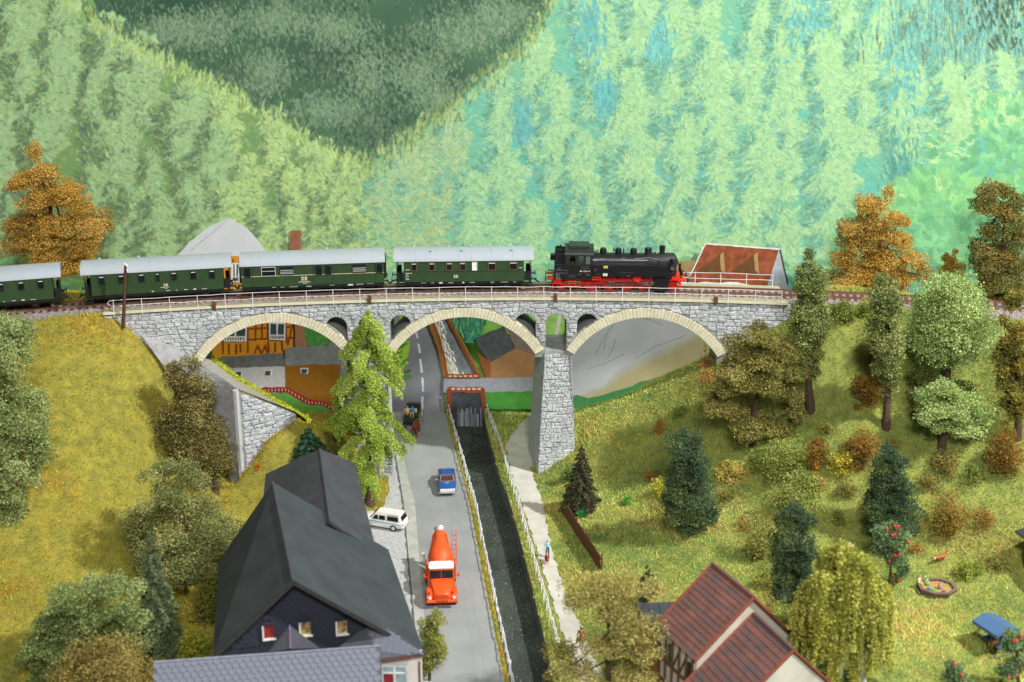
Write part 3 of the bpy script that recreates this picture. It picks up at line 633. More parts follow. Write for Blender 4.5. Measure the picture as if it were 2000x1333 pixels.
for i in range(len(xs)-1):
    x0, x1 = xs[i], xs[i+1]; e = (x1-x0)*.02; s0, s1, sm = solids(x0+e), solids(x1-e), solids((x0+x1)/2)
    if not (len(s0) == len(s1) == len(sm)): s0 = s1 = sm
    for (a0, t0), (a1, t1) in zip(s0, s1):
        P = [(x0,fy(x0),a0),(x1,fy(x1),a1),(x1,fy(x1),t1),(x0,fy(x0),t0),(x0,fy(x0,1),a0),(x1,fy(x1,1),a1),(x1,fy(x1,1),t1),(x0,fy(x0,1),t0)]
        F = [(0,1,2,3),(5,4,7,6),(1,0,4,5),(3,2,6,7)]
        if prev is None or len(prev) != len(sm) or abs(prev[0][0]-a0) > .3: F.append((4,0,3,7))
        b.add(P, F)
    nxt = solids((xs[i+1]+xs[min(i+2,len(xs)-1)])/2)
    if i == len(xs)-2 or len(nxt) != len(sm) or abs(nxt[0][0]-s1[0][0]) > .3:
        for a1, t1 in s1: b.add([(x1,fy(x1),a1),(x1,fy(x1),t1),(x1,fy(x1,1),t1),(x1,fy(x1,1),a1)], [(0,1,2,3)])
    prev = sm
m_core = M('viaduct masonry core', (134,136,132), .95, .2, 1.5, bump=.5, bscale=5, col2=(164,165,158))
me = bpy.data.meshes.new('spandrel_wall'); me.from_pydata(b.v, [], b.f); spw = link('spandrel_wall', me, m_core, via)
def Mstone():
    m = bpy.data.materials.new('rubble stone'); m.use_nodes = True; N = m.node_tree.nodes; Lk = m.node_tree.links; b = N['Principled BSDF']; b.inputs['Roughness'].default_value = .9; b.inputs['Specular IOR Level'].default_value = .2
    tc = N.new('ShaderNodeTexCoord'); mp = N.new('ShaderNodeMapping'); mp.inputs['Scale'].default_value = (1.3,1.3,2.6); Lk.new(tc.outputs['Object'], mp.inputs[0])
    n1 = N.new('ShaderNodeTexNoise'); n1.inputs['Scale'].default_value = 3.0; n1.inputs['Detail'].default_value = 9; n1.inputs['Roughness'].default_value = .8; Lk.new(mp.outputs[0], n1.inputs['Vector'])
    rp = N.new('ShaderNodeValToRGB'); el = rp.color_ramp.elements; el[0].position = .36; el[0].color = L4((76,80,86)); el[1].position = .60; el[1].color = L4((222,224,226)); q = el.new(.47); q.color = L4((186,189,192))
    Lk.new(n1.outputs['Fac'], rp.inputs[0])
    oi = N.new('ShaderNodeObjectInfo'); n3 = N.new('ShaderNodeTexNoise'); n3.inputs['Scale'].default_value = .9; Lk.new(tc.outputs['Object'], n3.inputs['Vector'])
    ad = N.new('ShaderNodeMath'); ad.operation = 'ADD'; Lk.new(oi.outputs['Random'], ad.inputs[0]); Lk.new(n3.outputs['Fac'], ad.inputs[1])
    mr = N.new('ShaderNodeMapRange'); mr.inputs['From Min'].default_value = .3; mr.inputs['From Max'].default_value = 1.6; mr.inputs['To Min'].default_value = .78; mr.inputs['To Max'].default_value = 1.12; Lk.new(ad.outputs[0], mr.inputs['Value'])
    mx = N.new('ShaderNodeVectorMath'); mx.operation = 'SCALE'; Lk.new(rp.outputs[0], mx.inputs[0]); Lk.new(mr.outputs[0], mx.inputs['Scale']); Lk.new(mx.outputs[0], b.inputs['Base Color'])
    bp = N.new('ShaderNodeBump'); bp.inputs['Strength'].default_value = .9; bp.inputs['Distance'].default_value = .12; Lk.new(n1.outputs['Fac'], bp.inputs['Height']); Lk.new(bp.outputs[0], b.inputs['Normal'])
    return m
m_stone = Mstone()
rv = random.Random(21)
def stone_mesh(poly, yf, depth=.13, pr=.5):
    depth = depth*.62
    """poly: list of (x,z) outline; a rough-faced stone standing proud of yf(x)"""
    cx = sum(p[0] for p in poly)/len(poly); cz_ = sum(p[1] for p in poly)/len(poly); k = len(poly); d = depth*rv.uniform(.6, 1.3)
    ring0 = [(x, yf(x)+.05, z) for x, z in poly]
    ring1 = [(cx+(x-cx)*.97, yf(x)-d*.55, cz_+(z-cz_)*.96) for x, z in poly]
    ring2 = [(cx+(x-cx)*.78, yf(x)-d*rv.uniform(.85,1.15), cz_+(z-cz_)*.74) for x, z in poly]
    c = (cx+rv.uniform(-.05,.05), yf(cx)-d*1.1, cz_)
    F = [(i, (i+1)%k, k+(i+1)%k, k+i) for i in range(k)] + [(k+i, k+(i+1)%k, 2*k+(i+1)%k, 2*k+i) for i in range(k)] + [(2*k+i, 2*k+(i+1)%k, 3*k) for i in range(k)]
    return ring0+ring1+ring2+[c], F
def courses(x0, x1, z0, z1, hmin, hmax, wmin, wmax, jig=.06, gap=.022):
    """irregular coursed rubble; returns polygons"""
    zc = [z1]; out = []
    while zc[-1] > z0: zc.append(zc[-1]-rv.uniform(hmin, hmax))
    for r in range(len(zc)-1):
        zt, zb = zc[r], max(zc[r+1], z0); x = x0 - rv.uniform(0, wmax); ph = rv.uniform(0, 6)
        if zt-zb < .12: continue
        while x < x1:
            w_ = rv.uniform(wmin, wmax); a, c = max(x, x0), min(x+w_, x1)
            if c-a > .12:
                split = (zt-zb) > .42 and rv.random() < .3
                for (q0, q1) in ([(zb, (zt+zb)/2-.01), ((zt+zb)/2+.01, zt)] if split else [(zb, zt)]):
                    wz = lambda xx, s: s + .05*math.sin(xx*1.9+ph)
                    j = lambda: rv.uniform(-jig, jig)*.6
                    p = [(a+gap/2+j(), wz(a,q0)+gap/2+j()), ((a+c)/2, wz((a+c)/2,q0)+gap/2+j()), (c-gap/2+j(), wz(c,q0)+gap/2+j()), (c-gap/2+j(), wz(c,q1)-gap/2+j()), ((a+c)/2+j(), wz((a+c)/2,q1)-gap/2+j()), (a+gap/2+j(), wz(a,q1)-gap/2+j())]
                    out.append(p)
            x += w_
    return out
def clip_ok(p):
    """push stone outlines clear of arches and openings; None if it lies inside one"""
    q = []
    cx = sum(a for a, _ in p)/len(p); cz_ = sum(c for _, c in p)/len(p)
    for c in ARC:
        if math.hypot(cx-c, cz_-ZC) < AR+RT+.02: return None
    for o in OPN:
        if abs(cx-o) < OW+.02 and cz_ < OH: return None
        if cz_ >= OH and math.hypot(cx-o, cz_-OH) < OW+.40: return None
    for x, z in p:
        for c in ARC:
            d = math.hypot(x-c, z-ZC)
            if d < AR+RT+.04: x, z = c+(x-c)/d*(AR+RT+.04), ZC+(z-ZC)/d*(AR+RT+.04)
        for o in OPN:
            if z < OH:
                if abs(x-o) < OW+.02: x = o + math.copysign(OW+.02, cx-o)
            else:
                d = math.hypot(x-o, z-OH)
                if d < OW+.42: x, z = o+(x-o)/max(d,.01)*(OW+.42), OH+(z-OH)/max(d,.01)*(OW+.42)
        q.append((x, z))
    ar = abs(sum(q[i][0]*q[(i+1)%len(q)][1]-q[(i+1)%len(q)][0]*q[i][1] for i in range(len(q))))/2
    return q if ar > .05 else None
polys = []
for p in courses(XL, XR, 9.0, ZT, .27, .46, .45, 1.05):
    cx = sum(a for a, _ in p)/len(p); cz_ = sum(c for _, c in p)/len(p)
    if cx < ARC[0]-HS and cz_ < np.interp(cx, [-35.2,-27.5], [16.0,11.6])-.5: continue
    if cx > ARC[2]+HS and cz_ < np.interp(cx, [18.4,24.6], [11.0,15.0])-.5: continue
    if cz_ < 11.4 and ARC[0]-HS < cx < ARC[2]+HS: continue
    p = clip_ok(p)
    if p: polys.append(p)
def add_stones(polys, yf, parent, keep, depth=.13):
    polys = sorted(polys, key=lambda p: -abs(sum(p[i][0]*p[(i+1)%len(p)][1]-p[(i+1)%len(p)][0]*p[i][1] for i in range(len(p)))))
    rest = MB()
    for i, p in enumerate(polys):
        V, F = stone_mesh(p, yf, depth)
        if i < keep:
            me = bpy.data.meshes.new('stone'); me.from_pydata(V, [], F); link('stone', me, m_stone, parent)
        else: rest.add(V, F)
    if rest.v:
        me = bpy.data.meshes.new('small_stones'); me.from_pydata(rest.v, [], rest.f); tag(link('small_stones', me, m_stone, parent), kind='stuff')
add_stones(polys, lambda x: yface(x), spw, 300)
# small fan stones over the six openings
b = MB(); hoods = MB()
for o in OPN:
    for k in range(11):
        a0 = math.pi*(k+.05)/11; a1 = math.pi*(k+.95)/11; p = [(o+(OW+.02)*math.cos(a0), OH+(OW+.02)*math.sin(a0)), (o+(OW+.40)*math.cos(a0), OH+(OW+.40)*math.sin(a0)), (o+(OW+.40)*math.cos(a1), OH+(OW+.40)*math.sin(a1)), (o+(OW+.02)*math.cos(a1), OH+(OW+.02)*math.sin(a1))]
        V, F = stone_mesh(p, yface, .09); b.add(V, F)
me = bpy.data.meshes.new('opening_hood_stones'); me.from_pydata(b.v, [], b.f); tag(link('opening_hood_stones', me, m_stone, via), kind='stuff')
# cream voussoirs
m_cream = M('cream ring stone', (202,195,164), .85, .14, 2.0, bump=.5, bscale=9, col2=(224,218,192))
half = math.asin(HS/AR) + .02
for c in ARC:
    nv = 52
    for k in range(nv):
        a0 = -half + 2*half*(k+.03)/nv; a1 = -half + 2*half*(k+.97)/nv; pr = rv.uniform(.17, .21); r1 = AR+RT+rv.uniform(-.03,.02); r0 = AR-.02
        def pt(r, a, y): X = c+r*math.sin(a); return (X, yface(X)+y, ZC+r*math.cos(a))
        bb = MB().hexa([pt(r0,a0,.35),pt(r1,a0,.35),pt(r1,a1,.35),pt(r0,a1,.35)], [pt(r0,a0,-pr),pt(r1,a0,-pr),pt(r1,a1,-pr),pt(r0,a1,-pr)])
        bb.build('voussoir', m_cream, via, bevel=.018)
# mortar bed behind the voussoirs, and soffit lining
for c in ARC:
    b = MB(); n_ = 40
    for k in range(n_):
        a0 = -half+2*half*k/n_; a1 = -half+2*half*(k+1)/n_
        def pt(r, a, y): X = c+r*math.sin(a); return (X, yface(X)+y, ZC+r*math.cos(a))
        b.hexa([pt(AR,a0,.3),pt(AR+RT,a0,.3),pt(AR+RT,a1,.3),pt(AR,a1,.3)], [pt(AR,a0,-.13),pt(AR+RT,a0,-.13),pt(AR+RT,a1,-.13),pt(AR,a1,-.13)])
    b.build('arch_mortar', M('ring mortar', (126,120,96), .95), via)
# piers, slightly turned to follow the curve
def pier(cx, zb, rot, wt, wb, keep):
    yf0 = yface(cx); rotm = Matrix.Translation((cx, yf0+TH/2, 0)) @ Matrix.Rotation(rot, 4, 'Z')
    zt = 11.75; b = MB()
    b.hexa([(-wb/2,-TH/2-.45,zb-1),(wb/2,-TH/2-.45,zb-1),(wb/2,TH/2+.2,zb-1),(-wb/2,TH/2+.2,zb-1)], [(-wt/2,-TH/2,zt),(wt/2,-TH/2,zt),(wt/2,TH/2,zt),(-wt/2,TH/2,zt)])
    pr = b.build('pier', m_core, via); pr.matrix_world = rotm
    P = []
    for p in courses(-wb/2, wb/2, zb-.5, zt-.1, .25, .42, .32, .8):
        q = []
        for x, z in p:
            t = (z-(zb-1))/(zt-(zb-1)); hw = (wb+(wt-wb)*t)/2; q.append((x*hw/(wb/2), z))
        P.append(q)
    fyl = lambda x: 0.0
    # stones lie on the battered face: shear them after building
    P = sorted(P, key=lambda p: -abs(sum(p[i][0]*p[(i+1)%len(p)][1]-p[(i+1)%len(p)][0]*p[i][1] for i in range(len(p)))))
    def shear(V): return [(x, y - TH/2 - .45*(1-(z-(zb-1))/(zt-(zb-1))), z) for x, y, z in V]
    rest = MB()
    for i, p in enumerate(P):
        V, F = stone_mesh(p, fyl, .14); V = shear(V)
        if i < keep: me = bpy.data.meshes.new('stone'); me.from_pydata(V, [], F); link('stone', me, m_stone, pr)
        else: rest.add(V, F)
    if rest.v: me = bpy.data.meshes.new('small_stones'); me.from_pydata(rest.v, [], rest.f); tag(link('small_stones', me, m_stone, pr), kind='stuff')
    # left flank: finer dressed courses
    b = MB()
    for p in courses(-TH/2-.3, TH/2+.1, zb-.5, zt-.2, .28, .42, .5, 1.0):
        V, F = stone_mesh(p, fyl, .05)
        for sx in (-1, 1):
            W = [((sx*((wb+(wt-wb)*(z-(zb-1))/(zt-(zb-1)))/2 - y)), x, z) for x, y, z in V]; b.add(W, F)
    me = bpy.data.meshes.new('flank_stones'); me.from_pydata(b.v, [], b.f); tag(link('flank_stones', me, m_stone, pr), kind='stuff')
    return pr
pier(3.75, 0.0, R(9), 2.35, 3.7, 300); pier(-12.75, 0.0, R(3), 2.75, 3.3, 60)
# deck slab, walkway and fascia in cream
b = MB(); bw = MB(); m_walk = M('tan walkway', (168,160,132), .85, .12, 2.0, bump=.3)
XX = np.arange(XL, XR+.01, .5); fas = MB()
for i in range(len(XX)-1):
    x0, x1 = XX[i], XX[i+1]
    for o0, o1, z0, z1, tgt in ((-.12, TH+.12, ZT, 16.86, b), (-.16, .62, 16.86, 17.03, bw), (TH-.62, TH+.16, 16.86, 17.03, bw), (-.22, -.16, 16.82, 17.05, fas)):
        tgt.add([(x0,yface(x0)+o0,z0),(x1,yface(x1)+o0,z0),(x1,yface(x1)+o1,z0),(x0,yface(x0)+o1,z0),(x0,yface(x0)+o0,z1),(x1,yface(x1)+o0,z1),(x1,yface(x1)+o1,z1),(x0,yface(x0)+o1,z1)], [(0,3,2,1),(4,5,6,7),(0,1,5,4),(2,3,7,6)])
b.build('deck_slab', M('deck underside', (96,92,82), .9), via); bw.build('walkway', m_walk, via)
m_fas = M('cream fascia', (208,200,168), .8, .1, 1.2, bump=.25, col2=(222,216,188))
fas.build('fascia', m_fas, via)
for x in (-26.0,-12.6,3.85,18.0): MB().box(x-.17, x+.17, yface(x)-.34, yface(x)+.1, 16.75, 17.35).build('drain_box', M('brown drain', (96,66,48), .8), via, bevel=.02)
# ================================================================ track
trk = thing('railway_track', 'curved single track with brown rails and grey ballast on the viaduct', 'railway track', (0,0,0))
XT = np.arange(-62, 62.01, .6)
def rail(off):
    b = MB(); prof = [(-.07,-.22),(.07,-.22),(.035,-.17),(.025,-.06),(.045,-.05),(.045,0),(-.045,0),(-.045,-.05),(-.025,-.06),(-.035,-.17)]
    rings = [[(x, ytrack(x)+off+a, ZR+c) for a, c in prof] for x in XT]
    return b.loft(rings).build('rail', M('rusty rail', (128,88,72), .55, .15, 4, metal=.2), trk)
rail(-.72); rail(.72)
b = MB()
for i in range(len(XT)-1):
    x0, x1 = XT[i], XT[i+1]; V = []
    for x in (x0, x1):
        on = XL < x < XR
        V += [(x, ytrack(x)-(1.62 if on else 2.2), 16.87 if on else 16.55), (x, ytrack(x)-1.3, 17.05), (x, ytrack(x)+1.3, 17.05), (x, ytrack(x)+(1.62 if on else 2.2), 16.87 if on else 16.55)]
    b.add(V, [(0,4,5,1),(1,5,6,2),(2,6,7,3)])
tag(b.build('ballast_bed', M('ballast bed', (120,108,100), .95, .3, 7, bump=.8, bscale=30, col2=(164,154,146)), trk), kind='stuff')
sl = MB().box(-.13, .13, -1.25, 1.25, 16.95, 17.12).mesh('sleeper', .015); ms_ = M('dark sleeper', (86,62,52), .85, .2, 6)
for x in np.arange(-47, 46, .62):
    o = link('sleeper', sl, ms_, trk); o.location = (x, ytrack(x), 0); o.rotation_euler = (0, 0, math.atan(-(x-XA)/RC))
rng = np.random.default_rng(31); n = 9000
Xb = rng.uniform(-50, 48, n); ob_ = rng.choice([-1.0, 1.0], n, p=[.8,.2])*rng.uniform(.85, 2.15, n); on = (Xb > XL) & (Xb < XR); ob_ = np.where(on & (np.abs(ob_) > 1.6), np.sign(ob_)*rng.uniform(.85,1.6,n), ob_)
Yb = ytrack(Xb)+ob_; ab = np.abs(ob_); Zb = np.where(on, np.interp(ab, [1.3,1.62], [17.06,16.9]), np.interp(ab, [1.3,2.2], [17.06,16.58])); sz = rng.uniform(.035, .085, n)
tet = np.array([(1,1,1),(-1,-1,1),(-1,1,-1),(1,-1,-1)])*.6; th = rng.uniform(0, 6.28, (n,1)); ct, st_ = np.cos(th), np.sin(th)
T = tet[None]*sz[:,None,None]; Vx = T[:,:,0]*ct-T[:,:,1]*st_; Vy = T[:,:,0]*st_+T[:,:,1]*ct; V = np.stack([Vx+Xb[:,None], Vy+Yb[:,None], T[:,:,2]+Zb[:,None]], -1).reshape(-1,3)
base = (np.arange(n)*4)[:,None,None]; F = (base+np.array([[0,1,2],[0,3,1],[0,2,3],[1,3,2]])[None]).reshape(-1,3)
pal = np.array([lin(c) for c in [(176,168,160),(140,130,122),(112,100,94),(206,200,194),(150,120,104)]])[rng.integers(0,5,n)]
tag(link('ballast_stones', npmesh('ballast_stones', V, F, np.repeat(pal,4,0)), Mattr('ballast', .9), trk), kind='stuff')
# ================================================================ white railings
m_white = M('white railing paint', (226,227,228), .5, .06, 3)
def railing(name, label, off, x0, x1, step, curl=False):
    t = thing(name, label, 'railing', (0,0,0), group='white deck railings'); rr = random.Random(int(off*10)); X = list(np.arange(x0, x1+.01, step)); top = []
    pm = MB().tube((0,0,-.35), (0,0,1.08), .034, .03, 6).ball((0,0,-.02), .06, 6).mesh('post', smooth=True)
    for i, x in enumerate(X):
        o = link('post', pm, m_white, t); dx = rr.uniform(-.03,.03); o.location = (x, yface(x)+off, 17.04); o.rotation_euler = (rr.uniform(-.04,.04), rr.uniform(-.03,.03), 0)
    for zz in (1.04, .52):
        pts = []
        for i, x in enumerate(X):
            pts.append(Vector((x, yface(x)+off, 17.04+zz+rr.uniform(-.03,.03))))
            if i < len(X)-1: xm = x+step/2; pts.append(Vector((xm, yface(xm)+off+rr.uniform(-.02,.02), 17.04+zz+rr.uniform(-.05,.02))))
        if curl:
            p = pts[0]; 
            if zz > 1: pts = [p+Vector((-.3,0,-.5)), p+Vector((-.5,0,-.25)), p+Vector((-.3,0,-.05))] + pts
        MB().path(pts, .026, 6).build('rail', m_white, t, smooth=True)
    return t
railing('deck_railing', 'near white wire railing along the front edge of the viaduct', -.19, XL+.9, XR+.1, 2.32, True)
railing('deck_railing', 'far white wire railing behind the train at the viaduct edge', TH+.13, XL+.9, XR+.1, 2.32)
# ================================================================ paved abutment slope and wing wall on the left
abt = thing('abutment', 'grey paved abutment slope with rubble wing wall at left end of viaduct', 'abutment', (0,0,0))
Lc = [Pz(248,616,16.4), Pz(285,668,14.2), Pz(312,705,12.5), Pz(385,828,6.7), Pz(425,900,3.7), Pz(470,966,.6)]
Rc = [Vector((-31.5, yface(-31.5)-.15, 14.2)), Py(340,676,yface(-29.3)-.2), Py(386,704,yface(-27.4)-.25), Py(459,757,113.0), Py(461,830,113.0), Py(466,968,113.0)]
def lerpc(c, t):
    k = t*(len(c)-1); i = min(int(k), len(c)-2); return c[i].lerp(c[i+1], k-i)
m_pave = M('grey sett paving', (150,150,152), .9, .06, 2.0, bump=.5, bscale=10, col2=(172,172,174))
b = MB(); nu, nv = 30, 8; g = [[lerpc(Lc, i/nu).lerp(lerpc(Rc, i/nu), j/nv) for j in range(nv+1)] for i in range(nu+1)]
for i in range(nu):
    for j in range(nv): b.add([g[i][j], g[i+1][j], g[i+1][j+1], g[i][j+1]], [(0,1,2,3)])
b.build('paved_slope', m_pave, abt)
Fa = [Py(386,704,yface(-27.4)-.25), Py(459,757,113.0), Py(520,782,114.2), Py(576,804,115.4)]
Fb = [Py(412,700,119.8), Py(455,737,119.8), Py(520,775,119.6), Py(604,824,119.0)]
b = MB()
for i in range(12):
    A, B_, C_, D_ = lerpc(Fa,i/12), lerpc(Fa,(i+1)/12), lerpc(Fb,(i+1)/12), lerpc(Fb,i/12)
    for j in range(4): b.add([A.lerp(D_,j/4), B_.lerp(C_,j/4), B_.lerp(C_,(j+1)/4), A.lerp(D_,(j+1)/4)], [(0,1,2,3)])
b.build('paved_ledge', M('ledge setts', (158,154,146), .9, .06, 2.0, bump=.5, bscale=10, col2=(176,172,164)), abt)
wA, wB = Py(464,762,112.98), Py(578,808,115.42); wdir = Vector((wB.x-wA.x, wB.y-wA.y, 0)); wl_ = wdir.length; wdir.normalize(); wn = Vector((wdir.y, -wdir.x, 0))
def wzt(x): return wA.z + (wB.z-wA.z)*x/wl_
b = MB().prism([(-.1,-.5),(wl_,-.5),(wl_,wB.z-.05),(-.1,wA.z-.05)], 0, .5)
wm = Matrix(((wdir.x,-wn.x,0,wA.x),(wdir.y,-wn.y,0,wA.y),(0,0,1,0),(0,0,0,1)))
ww = b.build('wing_wall', m_core, abt); ww.matrix_world = wm
P = []
for p in courses(.25, wl_, 2.5, wA.z, .3, .52, .5, 1.15):
    q = [(x, min(z, wzt(x)-.06)) for x, z in p]; cx = sum(a for a,_ in q)/6; cz_ = sum(c for _,c in q)/6
    if cz_ > wzt(cx)-.2: continue
    P.append(q)
add_stones(P, lambda x: 0.0, ww, 200, .2)
MB().tube((wA.x-.15, wA.y-.1, .2), (wA.x-.15, wA.y-.1, wA.z+.02), .3, .28, 6).build('quoin', M('quoin concrete', (186,187,188), .9, .08), abt)
# low stone wall by the larch
lw = thing('garden_wall', 'short grey stone wall beside the gravel verge behind the lime tree', 'wall', (0,0,0)); p0 = Pz(737,935,0); p1 = Pz(752,880,0)
lb = MB().beam(p0+Vector((0,0,.7)), p1+Vector((0,0,.7)), .5, 1.5).build('wall_core', m_core, lw)
rest = MB(); d_ = (p1-p0); 
for p in courses(0, d_.length, .05, 1.4, .25,.4,.4,.8):
    V, F = stone_mesh(p, lambda x: 0.0, .1); dn = d_.normalized(); nn = Vector((dn.y,-dn.x,0))
    me = bpy.data.meshes.new('stone'); me.from_pydata([tuple(p0+dn*x+nn*(.25-y)+Vector((0,0,z))) for x,y,z in V], [], F); link('stone', me, m_stone, lw)
# ================================================================ train
def frame_on_track(px_center, extra=0.0):
    X = 0.0
    for _ in range(12):
        x, y = proj((X, ytrack(X)-1.5, ZR+2)); X += (px_center-x)/22.0
    return X, math.atan(-(X-XA)/RC)
m_green = M('coach green', (50,72,44), .42, .07, 1.5, spec=.4); m_blk = M('underframe black', (30,31,32), .5, .2, 4); m_roof = M('coach roof grey', (164,172,178), .6, .03, .8)
m_glass = M('dark window glass', (22,24,26), .12, .3, 2, spec=.6); m_alu = M('window aluminium', (190,192,192), .35, .05, 3); m_brn = M('window frame brown', (118,88,58), .6)
m_gfr = M('window frame dark green', (40,58,38), .5); m_let = M('lettering cream white', (226,222,204), .6, .03); m_crm = M('cream line', (212,200,160), .6, .03); m_wht = M('white marking', (228,228,224), .6, .03); m_steel = M('worn steel', (120,118,114), .4, .15, 5, metal=.6)
wheel_me = MB().lathe([(.10,-.09),(.38,-.09),(.40,-.05),(.40,.04),(.445,.05),(.445,.09),(.38,.09),(.30,.03),(.14,.05),(.10,.09)], axis='y', n=18).mesh('wheel', smooth=True)
buf_me = MB().lathe([(.06,0),(.06,.42),(.19,.44),(.20,.48),(.17,.50)], axis='x', n=12).mesh('buffer', smooth=True)
def put_text(parent, txt, x, z, size, mat, y=-1.545, name='lettering', offset=0.0):
    me = text_mesh(name, txt, size, 0.004, offset); o = link(name, me, mat, parent, (x, y, z)); o.rotation_euler = (R(90), 0, 0); return o
def slab_DR(parent, x, z, h, y=-1.548):
    """D and R in slab-serif capitals"""
    b = MB(); t = h*.2; w_ = h*.62
    def rect(x0, x1, z0, z1): b.box(x0, x1, y-.006, y, z0, z1)
    for k, ch in enumerate('DR'):
        x0 = x + (-w_-h*.10 if k == 0 else h*.10); 
        rect(x0+.04*h, x0+.04*h+t, z, z+h); rect(x0-.07*h, x0+t+.12*h, z, z+.1*h); rect(x0-.07*h, x0+t+.12*h, z+.9*h, z+h)
        if ch == 'D':
            for i in range(8):
                a0, a1 = -math.pi/2+math.pi*i/8, -math.pi/2+math.pi*(i+1)/8; c_ = (x0+w_*.45, z+h/2)
                q = [(c_[0]+r*math.cos(a)*(.8 if r > h*.3 else .7), c_[1]+r*math.sin(a)) for r, a in ((h*.36,a0),(h*.5,a0),(h*.5,a1),(h*.36,a1))]; b.prism(q, y-.006, y)
            rect(x0+t, x0+w_*.46, z+.86*h, z+h); rect(x0+t, x0+w_*.46, z, z+.14*h)
        else:
            for i in range(8):
                a0, a1 = -math.pi/2+math.pi*i/8, -math.pi/2+math.pi*(i+1)/8; c_ = (x0+w_*.5, z+h*.73)
                q = [(c_[0]+r*math.cos(a), c_[1]+r*math.sin(a)) for r, a in ((h*.14,a0),(h*.27,a0),(h*.27,a1),(h*.14,a1))]; b.prism(q, y-.006, y)
            rect(x0+t, x0+w_*.5, z+.87*h, z+h); rect(x0+t, x0+w_*.5, z+.46*h, z+.59*h)
            b.prism([(x0+w_*.4, z+.48*h),(x0+w_*.62, z+.48*h),(x0+w_*1.08, z),(x0+w_*.82, z)], y-.006, y)
    return b.build('lettering', m_let, parent)
def marks(parent, items, y=-1.548, mat=None):
    """tiny stencilled data: rows of short dashes, unreadable at this size"""
    b = MB(); rr = random.Random(len(items))
    for x, z, n_, h in items:
        xx = x
        for k in range(n_):
            w_ = rr.choice([.035,.05,.07]); b.box(xx, xx+w_, y-.004, y, z, z+h); xx += w_+.025
    return tag(b.build('stencil', mat or m_let, parent), kind='stuff')
def window(parent, x0, x1, z0, z1, fmat, split=None, y=-1.53, curtain=None, pmat=None, slats=0):
    f = MB(); t = .05
    f.box(x0-t, x1+t, y-.03, y+.03, z0-t, z0); f.box(x0-t, x1+t, y-.03, y+.03, z1, z1+t); f.box(x0-t, x0, y-.03, y+.03, z0, z1); f.box(x1, x1+t, y-.03, y+.03, z0, z1)
    if split: f.box(x0, x1, y-.025, y+.02, split-.025, split+.025)
    for k in range(slats):
        zz = z0 + (z1-z0)*(.18+.55*k/max(slats-1,1)); f.box(x0, x1, y-.03, y+.02, zz-.035, zz+.035)
    fo = f.build('window', fmat, parent)
    MB().box(x0, x1, y-.008, y+.02, z0, z1).build('pane', pmat or m_glass, fo)
    if curtain: MB().box(x0+.02, x1-.02, y-.012, y-.006, z1-(z1-z0)*curtain, z1-.02).build('blind', m_wht, fo)
    return fo
